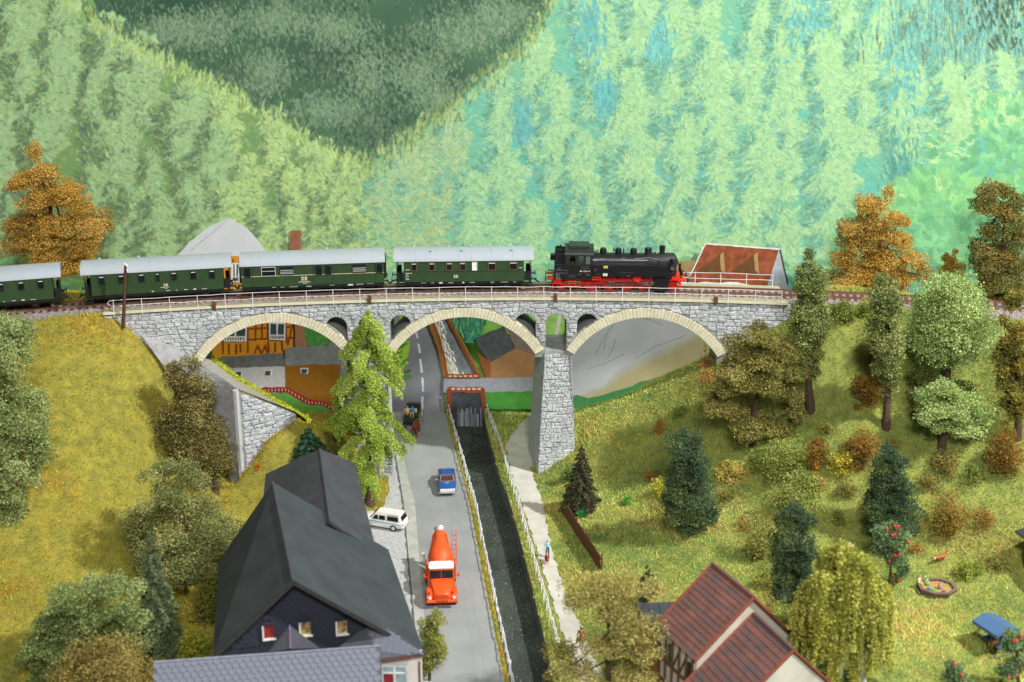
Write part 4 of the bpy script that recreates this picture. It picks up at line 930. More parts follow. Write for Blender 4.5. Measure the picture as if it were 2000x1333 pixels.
def coach(name, label, px_c, Lr, Lb, kind, wins, group):
    X, rz = frame_on_track(px_c); t = thing(name, label, 'coach', (X, ytrack(X), ZR), rz, group)
    hl = Lb/2; zb, ze, zt = .97, 2.94, 3.70
    MB().box(-hl, hl, -1.5, 1.5, zb, ze+.05).build('body', m_green, t, bevel=.03)
    # arched roof
    b = MB(); prof = []; kx = 14
    for i in range(kx+1):
        a = math.pi*(.06+.88*i/kx); prof.append((-1.60*math.cos(a)/math.cos(math.pi*.06), ze-.02+(zt-ze)*((math.sin(a)-math.sin(math.pi*.06))/(1-math.sin(math.pi*.06)))**.8))
    inner = [(y*.97, z-.06) for y, z in reversed(prof)]
    b.prismx(prof+inner, -Lr/2, Lr/2); rf = b.build('roof', m_roof, t, smooth=True)
    MB().prismx([(y*.93, z-.10) for y, z in prof]+[(1.45,ze-.12),(-1.45,ze-.12)], -min(hl,Lr/2-.3), min(hl,Lr/2-.3)).build('roof_filler', m_green, t)
    for sx in (-1, 1): MB().prismx([(y*.96, z-.05) for y, z in prof]+[(1.4,ze-.08),(-1.4,ze-.08)], sx*(Lr/2-.12)-.03, sx*(Lr/2-.12)+.03).build('roof_end', m_blk, t)
    # underframe
    MB().box(-hl, hl, -1.42, 1.42, .78, .99).build('underframe', m_blk, t)
    for s_ in (-1, 1): MB().box(-hl+.1, hl-.1, s_*1.2-.06, s_*1.2+.06, .62, .80).build('sole_bar', m_blk, t)
    ax = [-hl+1.6, hl-1.6] if kind != 'bag' else [-hl+2.0, 0.15, hl-2.2]
    for x in ax:
        for s_ in (-1, 1):
            o = link('wheel', wheel_me, m_blk, t, (x, s_*.80, .445)); 
            if s_ > 0: o.rotation_euler = (0, 0, math.pi)
            bx = MB(); bx.box(x-.17, x+.17, s_*1.12-.1, s_*1.12+.1, .30, .62); bx.tube((x, s_*1.2, .45), (x, s_*1.28, .45), .1, .1, 8); ob_ = bx.build('axle_box', m_blk, t, bevel=.02)
            sp = MB()
            for q in range(4): sp.beam((x-.62+q*.08, s_*1.18, .70-q*.045), (x, s_*1.18, .60-q*.045), .1, .035); sp.beam((x, s_*1.18, .60-q*.045), (x+.62-q*.08, s_*1.18, .70-q*.045), .1, .035)
            sp.build('leaf_spring', m_blk, t)
        MB().tube((x, -.9, .445), (x, .9, .445), .07).build('axle', m_blk, t)
    # buffers, coupling, steps
    for sx in (-1, 1):
        e = sx*(Lr/2-.25)
        MB().box(min(e, e-sx*.18), max(e, e-sx*.18), -1.25, 1.25, .80, 1.12).build('buffer_beam', m_blk, t)
        for sy in (-1, 1):
            o = link('buffer', buf_me, m_blk, t, (e, sy*.88, .98)); o.rotation_euler = (0, 0, 0 if sx > 0 else math.pi)
        cpl = MB(); cpl.beam((e, 0, .8), (e+sx*.55, 0, .62), .12, .1); cpl.path([Vector((e+sx*.45, -.18, .62)), Vector((e+sx*.75, -.15, .42)), Vector((e+sx*.75, .15, .42)), Vector((e+sx*.45, .18, .62))], .035); cpl.build('coupling', m_blk, t)
        for sy in (-1, 1):
            st_ = MB(); xs_ = sx*(hl+.35 if kind != 'bag' else hl-.75)
            st_.box(xs_-.42, xs_+.42, sy*1.28-.16, sy*1.28+.16, .72, .78); st_.box(xs_-.42, xs_+.42, sy*1.34-.16, sy*1.34+.16, .38, .43); st_.box(xs_-.42, xs_-.37, sy*1.4-.02, sy*1.4+.02, .4, .8); st_.box(xs_+.37, xs_+.42, sy*1.4-.02, sy*1.4+.02, .4, .8); st_.build('footstep', m_blk, t)
        if kind != 'bag':                     # open end platform
            x0, x1 = sx*hl, sx*(Lr/2-.22); a_, c_ = min(x0,x1), max(x0,x1)
            MB().box(a_, c_, -1.3, 1.3, .95, 1.03).build('platform', m_blk, t)
            pr = MB(); xe = x1-sx*.04
            pr.box(xe-.03, xe+.03, -1.25, -.45, 1.03, 1.85); pr.box(xe-.03, xe+.03, .45, 1.25, 1.03, 1.85)
            for sy in (-1, 1): pr.box(min(xe, xe-sx*.35), max(xe, xe-sx*.35), sy*1.24-.02, sy*1.24+.02, 1.03, 1.8); pr.tube((xe, sy*1.22, 1.0), (xe, sy*1.22, ze+.1), .035)
            pr.tube((xe,-1.25,1.88),(xe,1.25,1.88),.03); pr.build('platform_railing', m_blk, t)
            MB().box(sx*hl-.015+sx*.02, sx*hl+.015+sx*.02, -.42, .42, 1.1, 2.75).build('end_door', m_gfr, t)
        else:
            MB().box(sx*(Lr/2)-.12, sx*(Lr/2)+.12, -.62, .62, 1.1, 3.15).build('gangway', m_blk, t, bevel=.05)
    return t, rf
def vents(t, xs_, side=-.75, mat=None):
    for x in xs_:
        z = 3.70-.24*(abs(side)/.9)**2; b = MB(); b.tube((x, side, z-.12), (x, side, z+.10), .06, .06, 8); b.lathe([(.05,.08),(.15,.1),(.15,.16),(.08,.2)], (x, side, z), n=10); b.box(x-.16, x+.16, side-.05, side+.05, z+.04, z+.09); b.build('roof_vent', mat or m_roof, t, smooth=True)
# ---- two-axle coach next to the engine
Z0 = 917; sc5 = 121.6
t, rf = coach('passenger_coach', 'green coach with brown framed windows coupled behind the steam engine', 905, 12.45, 10.65, 'pass', [], 'coaches of the train')
xx = lambda q: (q-Z0)/sc5
for a_, c_ in ((345,413),(537,605),(725,793),(870,938),(1175,1263),(1405,1495)):
    w_ = window(t, xx(a_)+.06, xx(c_)-.06, 2.08, 2.72, m_brn); MB().box(xx(a_)+.1, xx(c_)-.1, -1.545, -1.535, 2.64, 2.70).build('net', m_wht, w_)
window(t, xx(1010), xx(1053), 2.08, 2.74, m_wht, split=2.52, pmat=M('milk glass', (222,224,216), .4))
MB().box(-5.31, 5.31, -1.52, -1.50, 1.93, 2.0).build('waist_band', m_gfr, t)
slab_DR(t, xx(830), 1.36, .27)
marks(t, [(xx(288),2.12,6,.06),(xx(288),1.80,8,.06),(xx(288),1.66,4,.05),(xx(288),1.52,4,.05),(xx(288),1.36,4,.05),(xx(288),1.24,4,.05),(xx(1512),2.2,4,.06)])
marks(t, [(xx(455),.86,6,.05),(xx(560),.86,3,.05),(xx(745),.84,6,.06),(xx(975),.86,6,.05),(xx(1315),.86,8,.05),(xx(1450),.86,3,.05)], y=-1.43)
pl = MB(); pl.box(xx(645), xx(685), -1.435, -1.425, .82, .95); pl.box(xx(897), xx(918), -1.435, -1.425, .82, .95); pl.box(xx(1205), xx(1238), -1.435, -1.425, .82, .94); pl.build('data_plate', m_wht, t); MB().box(xx(1209), xx(1234), -1.44, -1.43, .84, .92).build('data_plate', m_blk, t)
MB().tube((xx(600),-1.0,.62),(xx(640),-1.0,.62),.14).build('brake_cylinder', m_blk, t); MB().tube((xx(500),-1.1,.55),(xx(610),-1.1,.72),.03).build('brake_rod', m_blk, t); MB().box(xx(945),xx(960),-1.3,-1.2,.5,.8).box(xx(1018),xx(1035),-1.3,-1.2,.45,.8).build('bracket', m_blk, t)
for x in (-4.25,-2.35,-.45,.65,2.5,4.35): MB().prismx([(-1.61*math.cos(math.pi*(.06+.88*i/14))/math.cos(math.pi*.06), 2.925+.012+.76*((math.sin(math.pi*(.06+.88*i/14))-math.sin(math.pi*.06))/(1-math.sin(math.pi*.06)))**.8) for i in range(15)]+[(-1.60*math.cos(math.pi*(.06+.88*i/14))/math.cos(math.pi*.06), 2.90+.76*((math.sin(math.pi*(.06+.88*i/14))-math.sin(math.pi*.06))/(1-math.sin(math.pi*.06)))**.8) for i in range(14,-1,-1)], x-.02, x+.02).build('roof_seam', m_roof, t)
vents(t, [-2.9,-.15,4.3]); vents(t, [-4.5,-1.4,.6,2.3], .75)
# ---- luggage van
Z0b, sc6 = 985, 6.25*21.9
t, rf = coach('luggage_van', 'green van with cream waist line and large sliding door, second behind engine', 607.5, 12.7, 12.5, 'bag', [], 'coaches of the train')
xb = lambda q: (q-Z0b)/sc6
MB().box(-6.24, 6.24, -1.525, -1.50, 1.93, 1.97).build('cream_line', m_crm, t)
window(t, xb(172), xb(240), 1.98, 2.72, m_gfr, pmat=m_glass); window(t, xb(1022), xb(1090), 1.98, 2.72, m_gfr); window(t, xb(1135), xb(1200), 1.98, 2.72, m_gfr); window(t, xb(1752), xb(1815), 1.98, 2.72, m_gfr)
window(t, xb(378), xb(535), 2.0, 2.74, m_alu, split=2.42); window(t, xb(597), xb(752), 2.05, 2.72, m_gfr, slats=3); window(t, xb(1465), xb(1620), 2.05, 2.72, m_gfr, slats=3)
for o in [o for o in t.children if o.name.startswith('window')][-2:]:
    pass
sl_ = MB()
for a_, c_ in ((597,752),(1465,1620)):
    for zz in (2.15,2.28,2.44): sl_.box(xb(a_), xb(c_), -1.572, -1.562, zz-.02, zz+.025)
sl_.build('louvre', m_alu, t)
for a_, c_ in ((992,1228),): 
    d_ = MB(); 
    for x in (a_, c_): d_.box(xb(x)-.02, xb(x)+.02, -1.53, -1.5, 1.12, 2.88)
    d_.box(xb(a_), xb(c_), -1.53, -1.5, 2.86, 2.9); d_.box(xb(a_), xb(c_), -1.535, -1.5, 1.12, 1.15); d_.build('sliding_door_frame', m_gfr, t)
for a_, c_ in ((130,268),(1730,1860)):
    d_ = MB()
    for x in (a_, c_): d_.box(xb(x)-.015, xb(x)+.015, -1.525, -1.5, 1.0, 2.85)
    d_.box(xb(a_), xb(c_), -1.525, -1.5, 2.83, 2.86); d_.build('door_frame', m_gfr, t)
slab_DR(t, xb(880), 1.46, .36); marks(t, [(xb(805),1.30,14,.07),(xb(860),1.18,5,.05)])
marks(t, [(xb(490),.86,5,.05),(xb(590),.86,5,.05),(xb(695),.86,10,.05),(xb(900),.92,5,.05),(xb(900),.83,6,.05),(xb(1175),.88,6,.05),(xb(1495),.87,10,.07),(xb(1628),.90,8,.06)], y=-1.43)
MB().box(xb(1398), xb(1460), -1.44, -1.425, .82, .98).build('data_plate', m_wht, t)
MB().box(xb(1190), xb(1330), -.9, .9, .35, .8).build('battery_box', m_blk, t, bevel=.02); MB().tube((xb(600),-1.1,.45),(xb(680),-1.1,.75),.04).tube((xb(1580),-1.1,.45),(xb(1640),-1.1,.75),.04).build('brake_rod', m_blk, t)
vents(t, [1.2,-3.2], .75)
# ---- two riveted coaches on the left
def old_coach(label, px_c):
    t, rf = coach('passenger_coach', label, px_c, 12.75, 11.2, 'old', [], 'coaches of the train'); sc4 = 3.846*22.3; Zc = 1172
    xo = lambda q: (q-Zc)/sc4
    for a_, c_ in ((748,797),(890,938),(1035,1083),(1160,1192),(1271,1318),(1412,1458),(1548,1595)):
        w_ = window(t, xo(a_)+.05, xo(c_)-.05, 2.03, 2.68, m_gfr, split=2.22 if a_ in (890,1271,1160) else None); MB().box(xo(a_)+.1, xo(c_)-.1, -1.545, -1.535, 2.60, 2.66).build('net', m_wht, w_)
    MB().box(-5.58, 5.58, -1.515, -1.50, 1.86, 1.93).build('waist_band', m_green, t)
    rv_ = MB()
    for x in np.arange(-5.5, 5.55, .28):
        rv_.box(x-.015, x+.015, -1.512, -1.50, 1.80, 1.83)
    for x in (-4.3,-2.9,-1.5,-.1,1.3,2.7,4.1):
        for z in np.arange(1.05, 1.8, .12): rv_.box(x-.012, x+.012, -1.512, -1.5, z, z+.025)
    rv_.build('rivets', M('rivet green', (78,102,68), .45), t)
    slab_DR(t, xo(1230), 1.50, .25); marks(t, [(xo(1190),1.40,10,.05),(xo(1222),1.30,3,.05),(xo(1125),1.06,3,.1),(xo(1230),1.08,5,.06),(xo(1300),1.07,2,.06),(xo(1360),1.08,4,.06),(xo(1490),1.06,5,.05)])
    pl = MB(); pl.box(xo(1426), xo(1448), -1.515, -1.505, 1.05, 1.13); pl.build('data_plate', m_wht, t)
    for x in (-3.6,-.6,.6,3.9): MB().box(x-.2, x+.2, -.86, -.72, 3.42, 3.52).tube((x,-.8,3.4),(x,-.8,3.6),.07).build('roof_vent', m_roof, t)
    vents(t, [-4.9,-1.6], .75)
    return t
old_coach('riveted green coach behind the brown pole, third behind the engine', 301)
old_coach('riveted green coach cut off by the left edge, last of the train', -42)
# ================================================================ steam engine
X, rz = frame_on_track(1207); eng = thing('steam_locomotive', 'black tank engine with red wheels pulling the train across the viaduct', 'locomotive', (X, ytrack(X), ZR), rz)
m_eng = M('engine black', (27,27,29), .33, .12, 3, spec=.5); m_smk = M('smokebox black', (38,38,40), .5, .1, 3); m_red = M('engine red', (222,40,26), .45, .08, 3); m_rod = M('rod steel', (112,110,106), .35, .12, 5, metal=.5)
zx = lambda q: (q-950)/141.0
E = lambda b, n_, m_, bv=.0, sm=False, par=None: b.build(n_, m_, par or eng, bevel=bv, smooth=sm)
E(MB().box(-5.5, 5.5, -.72, .72, .72, 1.12), 'main_frame', m_red, .02)
cabl = E(MB().box(zx(160), zx(640), -1.5, 1.5, 1.12, 2.5), 'cab_side', m_eng, .03)
for s_ in (-1, 1): E(MB().box(zx(640)+.005, zx(1578), s_*1.1-.4, s_*1.1+.4, 1.45, 2.5), 'water_tank', m_eng, .03)
E(MB().hexa([(zx(160),-1.25,2.5),(zx(300),-1.25,2.5),(zx(300),1.25,2.5),(zx(160),1.25,2.5)], [(zx(165),-1.2,3.42),(zx(300),-1.2,3.42),(zx(300),1.2,3.42),(zx(165),1.2,3.42)]), 'coal_bunker', m_eng, .03)
b = MB(); rc = random.Random(2)
for k in range(60): b.ball((rc.uniform(zx(175), zx(290)), rc.uniform(-1.0,1.0), 3.42+rc.uniform(0,.1)), rc.uniform(.07,.13), 5)
tag(E(b, 'coal', M('coal', (24,24,26), .4)), kind='stuff')
MB().box(zx(108), zx(162), -.35, .35, 2.55, 3.05).build('rear_box', m_eng, eng, bevel=.02)
for s_ in (-1, 1):
    for a_, c_ in ((300,345),(432,462),(536,556),(612,640)): E(MB().box(zx(a_), zx(c_), s_*1.46-.04, s_*1.46+.04, 2.5, 3.36), 'cab_pillar', m_smk, .01)
    E(MB().box(zx(556), zx(612), s_*1.46-.015, s_*1.46+.015, 2.55, 3.3), 'cab_window', M('cab glass', (96,100,104), .15))
    E(MB().box(zx(300), zx(640), s_*1.46-.04, s_*1.46+.04, 3.32, 3.46), 'cab_lintel', m_smk, .01)
E(MB().box(zx(300)-.03, zx(300)+.03, -1.45, 1.45, 2.5, 3.5), 'cab_back', m_eng); E(MB().box(zx(640)-.03, zx(640)+.03, -1.45, 1.45, 2.5, 3.5), 'cab_front', m_eng)
E(MB().box(zx(355), zx(425), .3, .9, 2.3, 2.75), 'drivers_seat', M('seat tan', (206,176,116), .6))
pr = [(-1.56*math.cos(math.pi*i/10), 3.42+.42*math.sin(math.pi*i/10)**.7) for i in range(11)]
E(MB().prismx(pr, zx(290), zx(655)), 'cab_roof', m_smk, .0, True)
E(MB().box(zx(340), zx(600), -.75, .75, 3.78, 4.06), 'roof_hatch', M('roof hatch green black', (44,54,46), .5), .04)
E(MB().tube((zx(640),0,2.42),(zx(1330),0,2.42),.80,.80,28), 'boiler', m_eng, 0, True)
E(MB().lathe([(.82,zx(1330)),(.84,zx(1345)),(.84,zx(1660)),(.80,zx(1672)),(.62,zx(1690)),(.3,zx(1712)),(.12,zx(1722))], (0,0,2.42), 'x', 28), 'smokebox', m_smk, 0, True)
for q in (780,960,1155,1320): E(MB().tube((zx(q)-.03,0,2.42),(zx(q)+.03,0,2.42),.815,.815,28), 'boiler_band', m_eng, 0, True)
E(MB().tube((zx(1700),-.05,2.42),(zx(1735),-.05,2.42),.07,.07,8).beam((zx(1728),-.3,2.42),(zx(1728),.3,2.5),.03,.04), 'smokebox_handle', m_rod)
def dome(q, h, r, name, flat=False): E(MB().lathe([(r*1.25,-.12),(r*1.02,.0),(r,.06),(r,h*.62),(r*.86,h*.86),(r*.5,h*.98),(.04,h)] if not flat else [(r*1.2,-.1),(r,.02),(r,h*.85),(r*.9,h),(.05,h*1.0)], (zx(q),0,3.14), 'z', 18), name, m_eng, 0, True)
dome(775,.56,.31,'sand_dome'); dome(965,.56,.30,'steam_dome'); dome(1155,.56,.31,'feed_dome'); dome(1340,.60,.32,'sand_dome', True)
E(MB().lathe([(.34,-.15),(.27,.05),(.24,.12),(.26,.68),(.30,.70),(.30,.76),(.2,.76),(.2,.3)], (zx(1515),0,3.14), 'z', 18), 'chimney', m_eng, 0, True)
E(MB().lathe([(.13,0),(.12,.12),(.07,.2),(.02,.24)], (zx(1445),-.1,3.22), 'z', 10), 'bell', M('bell bronze', (150,140,116), .35, metal=.6), 0, True)
b = MB(); b.path([Vector((zx(650),-.4,3.25)), Vector((zx(670),-.4,3.5)), Vector((zx(700),-.4,3.42)), Vector((zx(690),-.4,3.2))], .045); b.path([Vector((zx(690),-.3,3.45)), Vector((zx(715),-.3,3.52))], .06); b.tube((zx(905),-.3,3.4),(zx(905),-.3,3.75),.05); b.tube((zx(1030),-.3,3.3),(zx(1030),-.3,3.72),.06); b.tube((zx(905),-.3,3.55),(zx(965),0,3.5),.05); E(b, 'whistle_pipe', m_eng)
E(MB().path([Vector((zx(700),-.80,2.72)), Vector((zx(1200),-.80,2.72)), Vector((zx(1330),-.84,2.74)), Vector((zx(1640),-.86,2.74))], .025), 'handrail', m_smk); E(MB().path([Vector((zx(740),-.72,2.86)), Vector((zx(800),-.74,2.80)), Vector((zx(1000),-.76,2.84)), Vector((zx(1040),-.7,3.0))], .045).path([Vector((zx(1160),-.75,2.9)), Vector((zx(1340),-.7,3.0)), Vector((zx(1460),-.78,2.86)), Vector((zx(1480),-.86,2.55))], .045), 'boiler_pipe', m_eng)
E(MB().box(zx(1580), zx(1700), -.7, .7, 1.4, 1.9).tube((zx(1640),-.6,1.95),(zx(1640),-1.0,2.1),.22), 'saddle', m_smk, .03); E(MB().lathe([(.16,0),(.2,.1),(.2,.35),(.12,.4)], (zx(1640),-.9,2.62), 'z', 10), 'air_pump', m_smk, 0, True)
# wheels
def spoked(r, ns, name):
    tyre = MB().lathe([(r*.84,-.07),(r*.98,-.07),(r,-.05),(r,.05),(r*1.06,.06),(r*1.06,.09),(r*.84,.09),(r*.84,-.07)], axis='y', n=24).mesh(name, smooth=True)
    sp = MB(); 
    for k in range(ns):
        a = 2*math.pi*k/ns; sp.beam((r*.15*math.cos(a),-.04,r*.15*math.sin(a)), (r*.86*math.cos(a),-.04,r*.86*math.sin(a)), .10*r+.012, .08*r+.02)
    sp.lathe([(.02,-.06),(r*.2,-.06),(r*.2,.05),(.02,.05)], axis='y', n=12)
    sp.lathe([(.02,.03),(r*.86,.03),(r*.86,.05),(.02,.05)], axis='y', n=20); return tyre, sp.mesh('spokes')
for r, ns, qs, zc_ in ((.70,14,(618,850,1075,1285),.70),(.43,10,(248,1655),.43)):
    ty, sp = spoked(r, ns, 'wheel')
    for q in qs:
        for s_ in (-1, 1):
            o = link('wheel', ty, m_red, eng, (zx(q), s_*.80, zc_)); link('spokes', sp, m_red, o)
            if s_ > 0: o.rotation_euler = (0, 0, math.pi)
            ring = MB().lathe([(r*.965,-.085),(r*.995,-.085),(r*.995,-.072),(r*.965,-.072),(r*.965,-.085)], axis='y', n=24).build('tyre_edge', m_steel, o)
        if r > .5:
            for s_ in (-1,1): E(MB().prism([(zx(q)+.3*math.cos(a)-.12, .62+.25*math.sin(a)) for a in np.linspace(0,6.28,9)[:-1]], s_*.9-.02, s_*.9+.02), 'counterweight', m_red)
for s_ in (-1, 1):
    yR = s_*1.0
    E(MB().beam((zx(618),yR,.62),(zx(1285),yR,.62),.05,.07).tube((zx(618),yR-.05,.62),(zx(618),yR+.05,.62),.13).tube((zx(850),yR-.05,.62),(zx(850),yR+.05,.62),.15).tube((zx(1075),yR-.05,.62),(zx(1075),yR+.05,.62),.13).tube((zx(1285),yR-.05,.62),(zx(1285),yR+.05,.62),.12), 'coupling_rod', m_rod, .01)
    E(MB().beam((zx(825),yR+s_*.14,.42),(zx(1230),yR+s_*.14,.86),.04,.07).tube((zx(825),yR+s_*.08,.42),(zx(825),yR+s_*.2,.42),.13), 'connecting_rod', m_rod, .01)
    E(MB().beam((zx(825),yR+s_*.22,.44),(zx(900),yR+s_*.22,.92),.04,.08).beam((zx(810),yR+s_*.2,.95),(zx(915),yR+s_*.2,.72),.05,.10), 'return_crank', m_rod, .01)
    E(MB().beam((zx(900),yR+s_*.24,.93),(zx(1210),yR+s_*.24,.98),.05,.07), 'eccentric_rod', m_rod)
    E(MB().beam((zx(1190),yR+s_*.2,.82),(zx(1400),yR+s_*.2,.98),.12,.06).beam((zx(1190),yR+s_*.2,.72),(zx(1400),yR+s_*.2,.76),.12,.06).box(zx(1280),zx(1340),min(yR,yR+s_*.3),max(yR,yR+s_*.3),.55,.95), 'crosshead', m_rod, .01)
    E(MB().beam((zx(1375),yR+s_*.26,.25),(zx(1375),yR+s_*.26,1.35),.05,.08).beam((zx(1280),yR+s_*.26,.36),(zx(1430),yR+s_*.26,.36),.05,.06).beam((zx(1250),yR+s_*.26,1.42),(zx(1430),yR+s_*.26,1.35),.05,.07).beam((zx(1330),yR+s_*.26,.6),(zx(1430),yR+s_*.26,.62),.05,.05), 'valve_gear', m_rod, .005)
    E(MB().prism([(zx(1140),1.2),(zx(1165),1.38),(zx(1250),1.4),(zx(1255),1.1),(zx(1215),.85),(zx(1160),1.0)], min(yR+s_*.05,yR+s_*.35), max(yR+s_*.05,yR+s_*.35)), 'motion_bracket', m_red, .02)
    E(MB().beam((zx(1190),yR+s_*.2,1.45),(zx(1540),yR+s_*.2,1.50),.12,.07).beam((zx(1410),yR+s_*.2,1.45),(zx(1410),yR+s_*.2,1.66),.05,.05).beam((zx(1210),yR+s_*.2,1.4),(zx(1205),yR+s_*.2,1.75),.05,.05), 'reach_rod', m_red)
    cyl = MB(); cyl.prism([(zx(1420),.2),(zx(1440),.12),(zx(1585),.12),(zx(1600),.2),(zx(1600),1.15),(zx(1580),1.28),(zx(1440),1.28),(zx(1420),1.15)], min(s_*.8,s_*1.42), max(s_*.8,s_*1.42)); E(cyl, 'cylinder', m_eng, .04)
    E(MB().box(zx(1400), zx(1640), min(s_*.7,s_*1.45), max(s_*.7,s_*1.45), 1.30, 1.36), 'running_board', m_eng)
    # red foot-plates and steps
    fr = MB(); x0, x1, z0, z1 = zx(440), zx(748), 1.08, 1.42; y0, y1 = min(s_*1.30,s_*1.42), max(s_*1.30,s_*1.42)
    fr.box(x0,x1,y0,y1,z1-.06,z1); fr.box(x0,x1,y0,y1,z0,z0+.06); fr.box(x0,x0+.07,y0,y1,z0,z1); fr.box(x1-.07,x1,y0,y1,z0,z1); fr.box((x0+x1)/2-.04,(x0+x1)/2+.04,y0,y1,z0,z1); E(fr, 'air_tank_bracket', m_red, .01)
    E(MB().tube((x0,s_*1.15,1.25),(x1,s_*1.15,1.25),.12), 'air_tank', m_red)
    la = MB(); 
    for x in (zx(345), zx(430)): la.box(x-.03,x+.03,y0,y1,.35,1.12)
    for z in (.36,.66,.92): la.box(zx(345),zx(430),y0-.03,y1+.03,z,z+.06)
    E(la, 'cab_step', m_red, .008); E(MB().box(zx(310),zx(510),min(s_*1.0,s_*1.1),max(s_*1.0,s_*1.1),.34,.5).beam((zx(480),s_*1.05,.4),(zx(510),s_*1.05,.85),.06,.1), 'brake_hanger', m_red)
    for q in (735,965,1190,505): E(MB().box(zx(q)-.06,zx(q)+.06,min(s_*.7,s_*.92),max(s_*.7,s_*.92),.15,1.0), 'brake_block', m_red)
for sx, q in ((-1,145),(1,1745)):
    e = zx(q); E(MB().box(min(e,e-sx*.2)-.0, max(e,e-sx*.2), -1.35, 1.35, .75, 1.16), 'buffer_beam', m_red, .02)
    for sy in (-1, 1):
        o = link('buffer', MB().lathe([(.12,0),(.12,.3),(.09,.32),(.09,.62)], axis='x', n=12).mesh('buffer', smooth=True), m_red, eng, (e, sy*.88, 1.0)); o.rotation_euler = (0,0,0 if sx > 0 else math.pi); link('buffer_head', MB().lathe([(.1,.62),(.23,.64),(.24,.69),(.2,.71)], axis='x', n=14).mesh('buffer_head', smooth=True), m_eng, o)
        o2 = link('buffer', MB().lathe([(.06,0),(.06,.42),(.14,.44),(.14,.47)], axis='x', n=10).mesh('buffer', smooth=True), m_eng, eng, (e, sy*.5, 1.38)); o2.rotation_euler = (0,0,0 if sx > 0 else math.pi)
    E(MB().beam((e,0,1.0),(e+sx*.5,0,.85),.1,.12).box(min(e,e+sx*.15),max(e,e+sx*.15),-.2,.2,.35,.75), 'coupling_hook', m_red)
    E(MB().box(e-.06*1, e+.06, -1.1, -.9, .12, .75).box(e-.06, e+.06, .9, 1.1, .12, .75), 'rail_guard', m_red)
E(MB().box(zx(145), zx(255), -1.3, 1.3, .62, 1.12), 'rear_valance', m_red, .02); E(MB().prism([(zx(1600),1.0),(zx(1640),1.26),(zx(1745),1.28),(zx(1745),.8),(zx(1720),.8),(zx(1690),1.05),(zx(1640),1.05)], -1.2, 1.2), 'front_valance', m_red, .01)
E(MB().lathe([(.06,1.1),(.06,1.4),(.14,1.42),(.16,1.75),(.1,1.8),(.1,1.9),(.03,2.0)], (zx(1755),-.95,.1), 'z', 10).tube((zx(1755),.95,1.2),(zx(1755),.95,2.0),.12), 'lamp', m_eng, 0, True)
# plates and stencils
E(MB().box(zx(778), zx(830), -1.515, -1.503, 2.22, 2.44), 'yellow_plate', M('yellow plate', (232,206,58), .5)); E(MB().box(zx(786), zx(822), -1.519, -1.514, 2.30, 2.33), 'plate_text', m_blk)
E(MB().box(zx(773), zx(828), -1.515, -1.503, 1.50, 1.74), 'white_plate', m_wht); E(MB().box(zx(790), zx(808), -1.519, -1.514, 1.58, 1.66), 'plate_text', M('grey print', (130,130,140), .6))
put_text(eng, '86 1361-4', zx(545), 1.92, .22, m_wht, -1.508, 'running_number')
b = MB(); y = -1.506
for x0, x1, z, h in ((490,600,2.36,.012),(505,590,2.17,.05),(168,340,1.98,.02),(170,335,1.72,.02),(205,245,2.18,.02),(205,245,2.05,.02),(655,695,2.12,.02),(658,690,2.02,.02),(980,1150,1.84,.012),(345,425,1.52,.03),(345,425,1.36,.015),(458,495,1.6,.05),(565,605,1.62,.04),(570,600,1.54,.03),(690,730,1.64,.02),(1078,1104,1.52,.06)):
    k = zx(x0)
    if h >= .03:
        while k < zx(x1): b.box(k, k+.05, y-.004, y, z, z+h); k += .08
    else: b.box(zx(x0), zx(x1), y-.004, y, z, z+h)
for q in range(5): b.box(zx(184), zx(184)+.16, y-.004, y, 1.18+q*.11, 1.24+q*.11); b.box(zx(218), zx(218)+.1-(q%2)*.04, y-.004, y, 1.18+q*.11, 1.24+q*.11)
b.box(zx(184), zx(250), y-.004, y, 1.14, 1.19); E(b, 'stencil', M('stencil grey white', (120,120,120), .6))
# ================================================================ dark house at the lower left
def Vv(x, y, z): return Vector((x, y, z))
m_dark = M('dark roofing paper', (52,59,62), .8, .10, .5, bump=.25, bscale=25, col2=(63,70,73)); m_slatewall = M('slate hung wall', (40,44,56), .75, .2, 3); m_edge = M('roof edge dark', (50,47,46), .8)
hs = thing('slate_house', 'large dark roofed house with slate gable at lower left beside the road', 'house', (0,0,0))
A = Vv(-13.7, 78.2, 12.0); d14 = Vv(-.242, .970, 0); e14 = Vv(.970, .242, 0); A2 = A + d14*14.5
R1 = A+e14*8.2; R1.z = 5.5; R2 = R1+d14*14.5; Lf1 = A-e14*5.3; Lf1.z = 7.3; Lf2 = A2-e14*4.3; Lf2.z = 6.1
ro = MB().slab([A, R1, R2, A2], .22).build('roof', m_dark, hs, bevel=.02); MB().slab([A2+Vv(0,0,.01), Lf2, Lf1, A+Vv(0,0,.01)], .22).build('roof', m_dark, hs, bevel=.02)
b = MB().beam(A+Vv(0,0,.03), A2+Vv(0,0,.03), .16, .08); b.build('ridge_cap', M('ridge cap', (74,68,72), .7), hs)
for P0, P1 in ((A, R1), (A, Lf1)): MB().beam(P0-d14*.06-Vv(0,0,.14), P1-d14*.06-Vv(0,0,.14), .10, .26).build('verge_board', m_edge, hs)
g0 = d14*.9
gw = [A+g0-Vv(0,0,.35), R1+g0-e14*.5-Vv(0,0,.0), R1+g0-e14*.5-Vv(0,0,5.5), Lf1+g0+e14*.4-Vv(0,0,7.3), Lf1+g0+e14*.4]
gw[1].z = 5.6; gw[2].z = -.2; gw[3].z = -.2
MB().slab(gw[::-1], .3).build('gable_wall', m_slatewall, hs)
b = MB(); bb = [R1-e14*.5+g0, R2-e14*.5-d14*.4, Lf2+e14*.4-d14*.4, Lf1+e14*.4+g0]
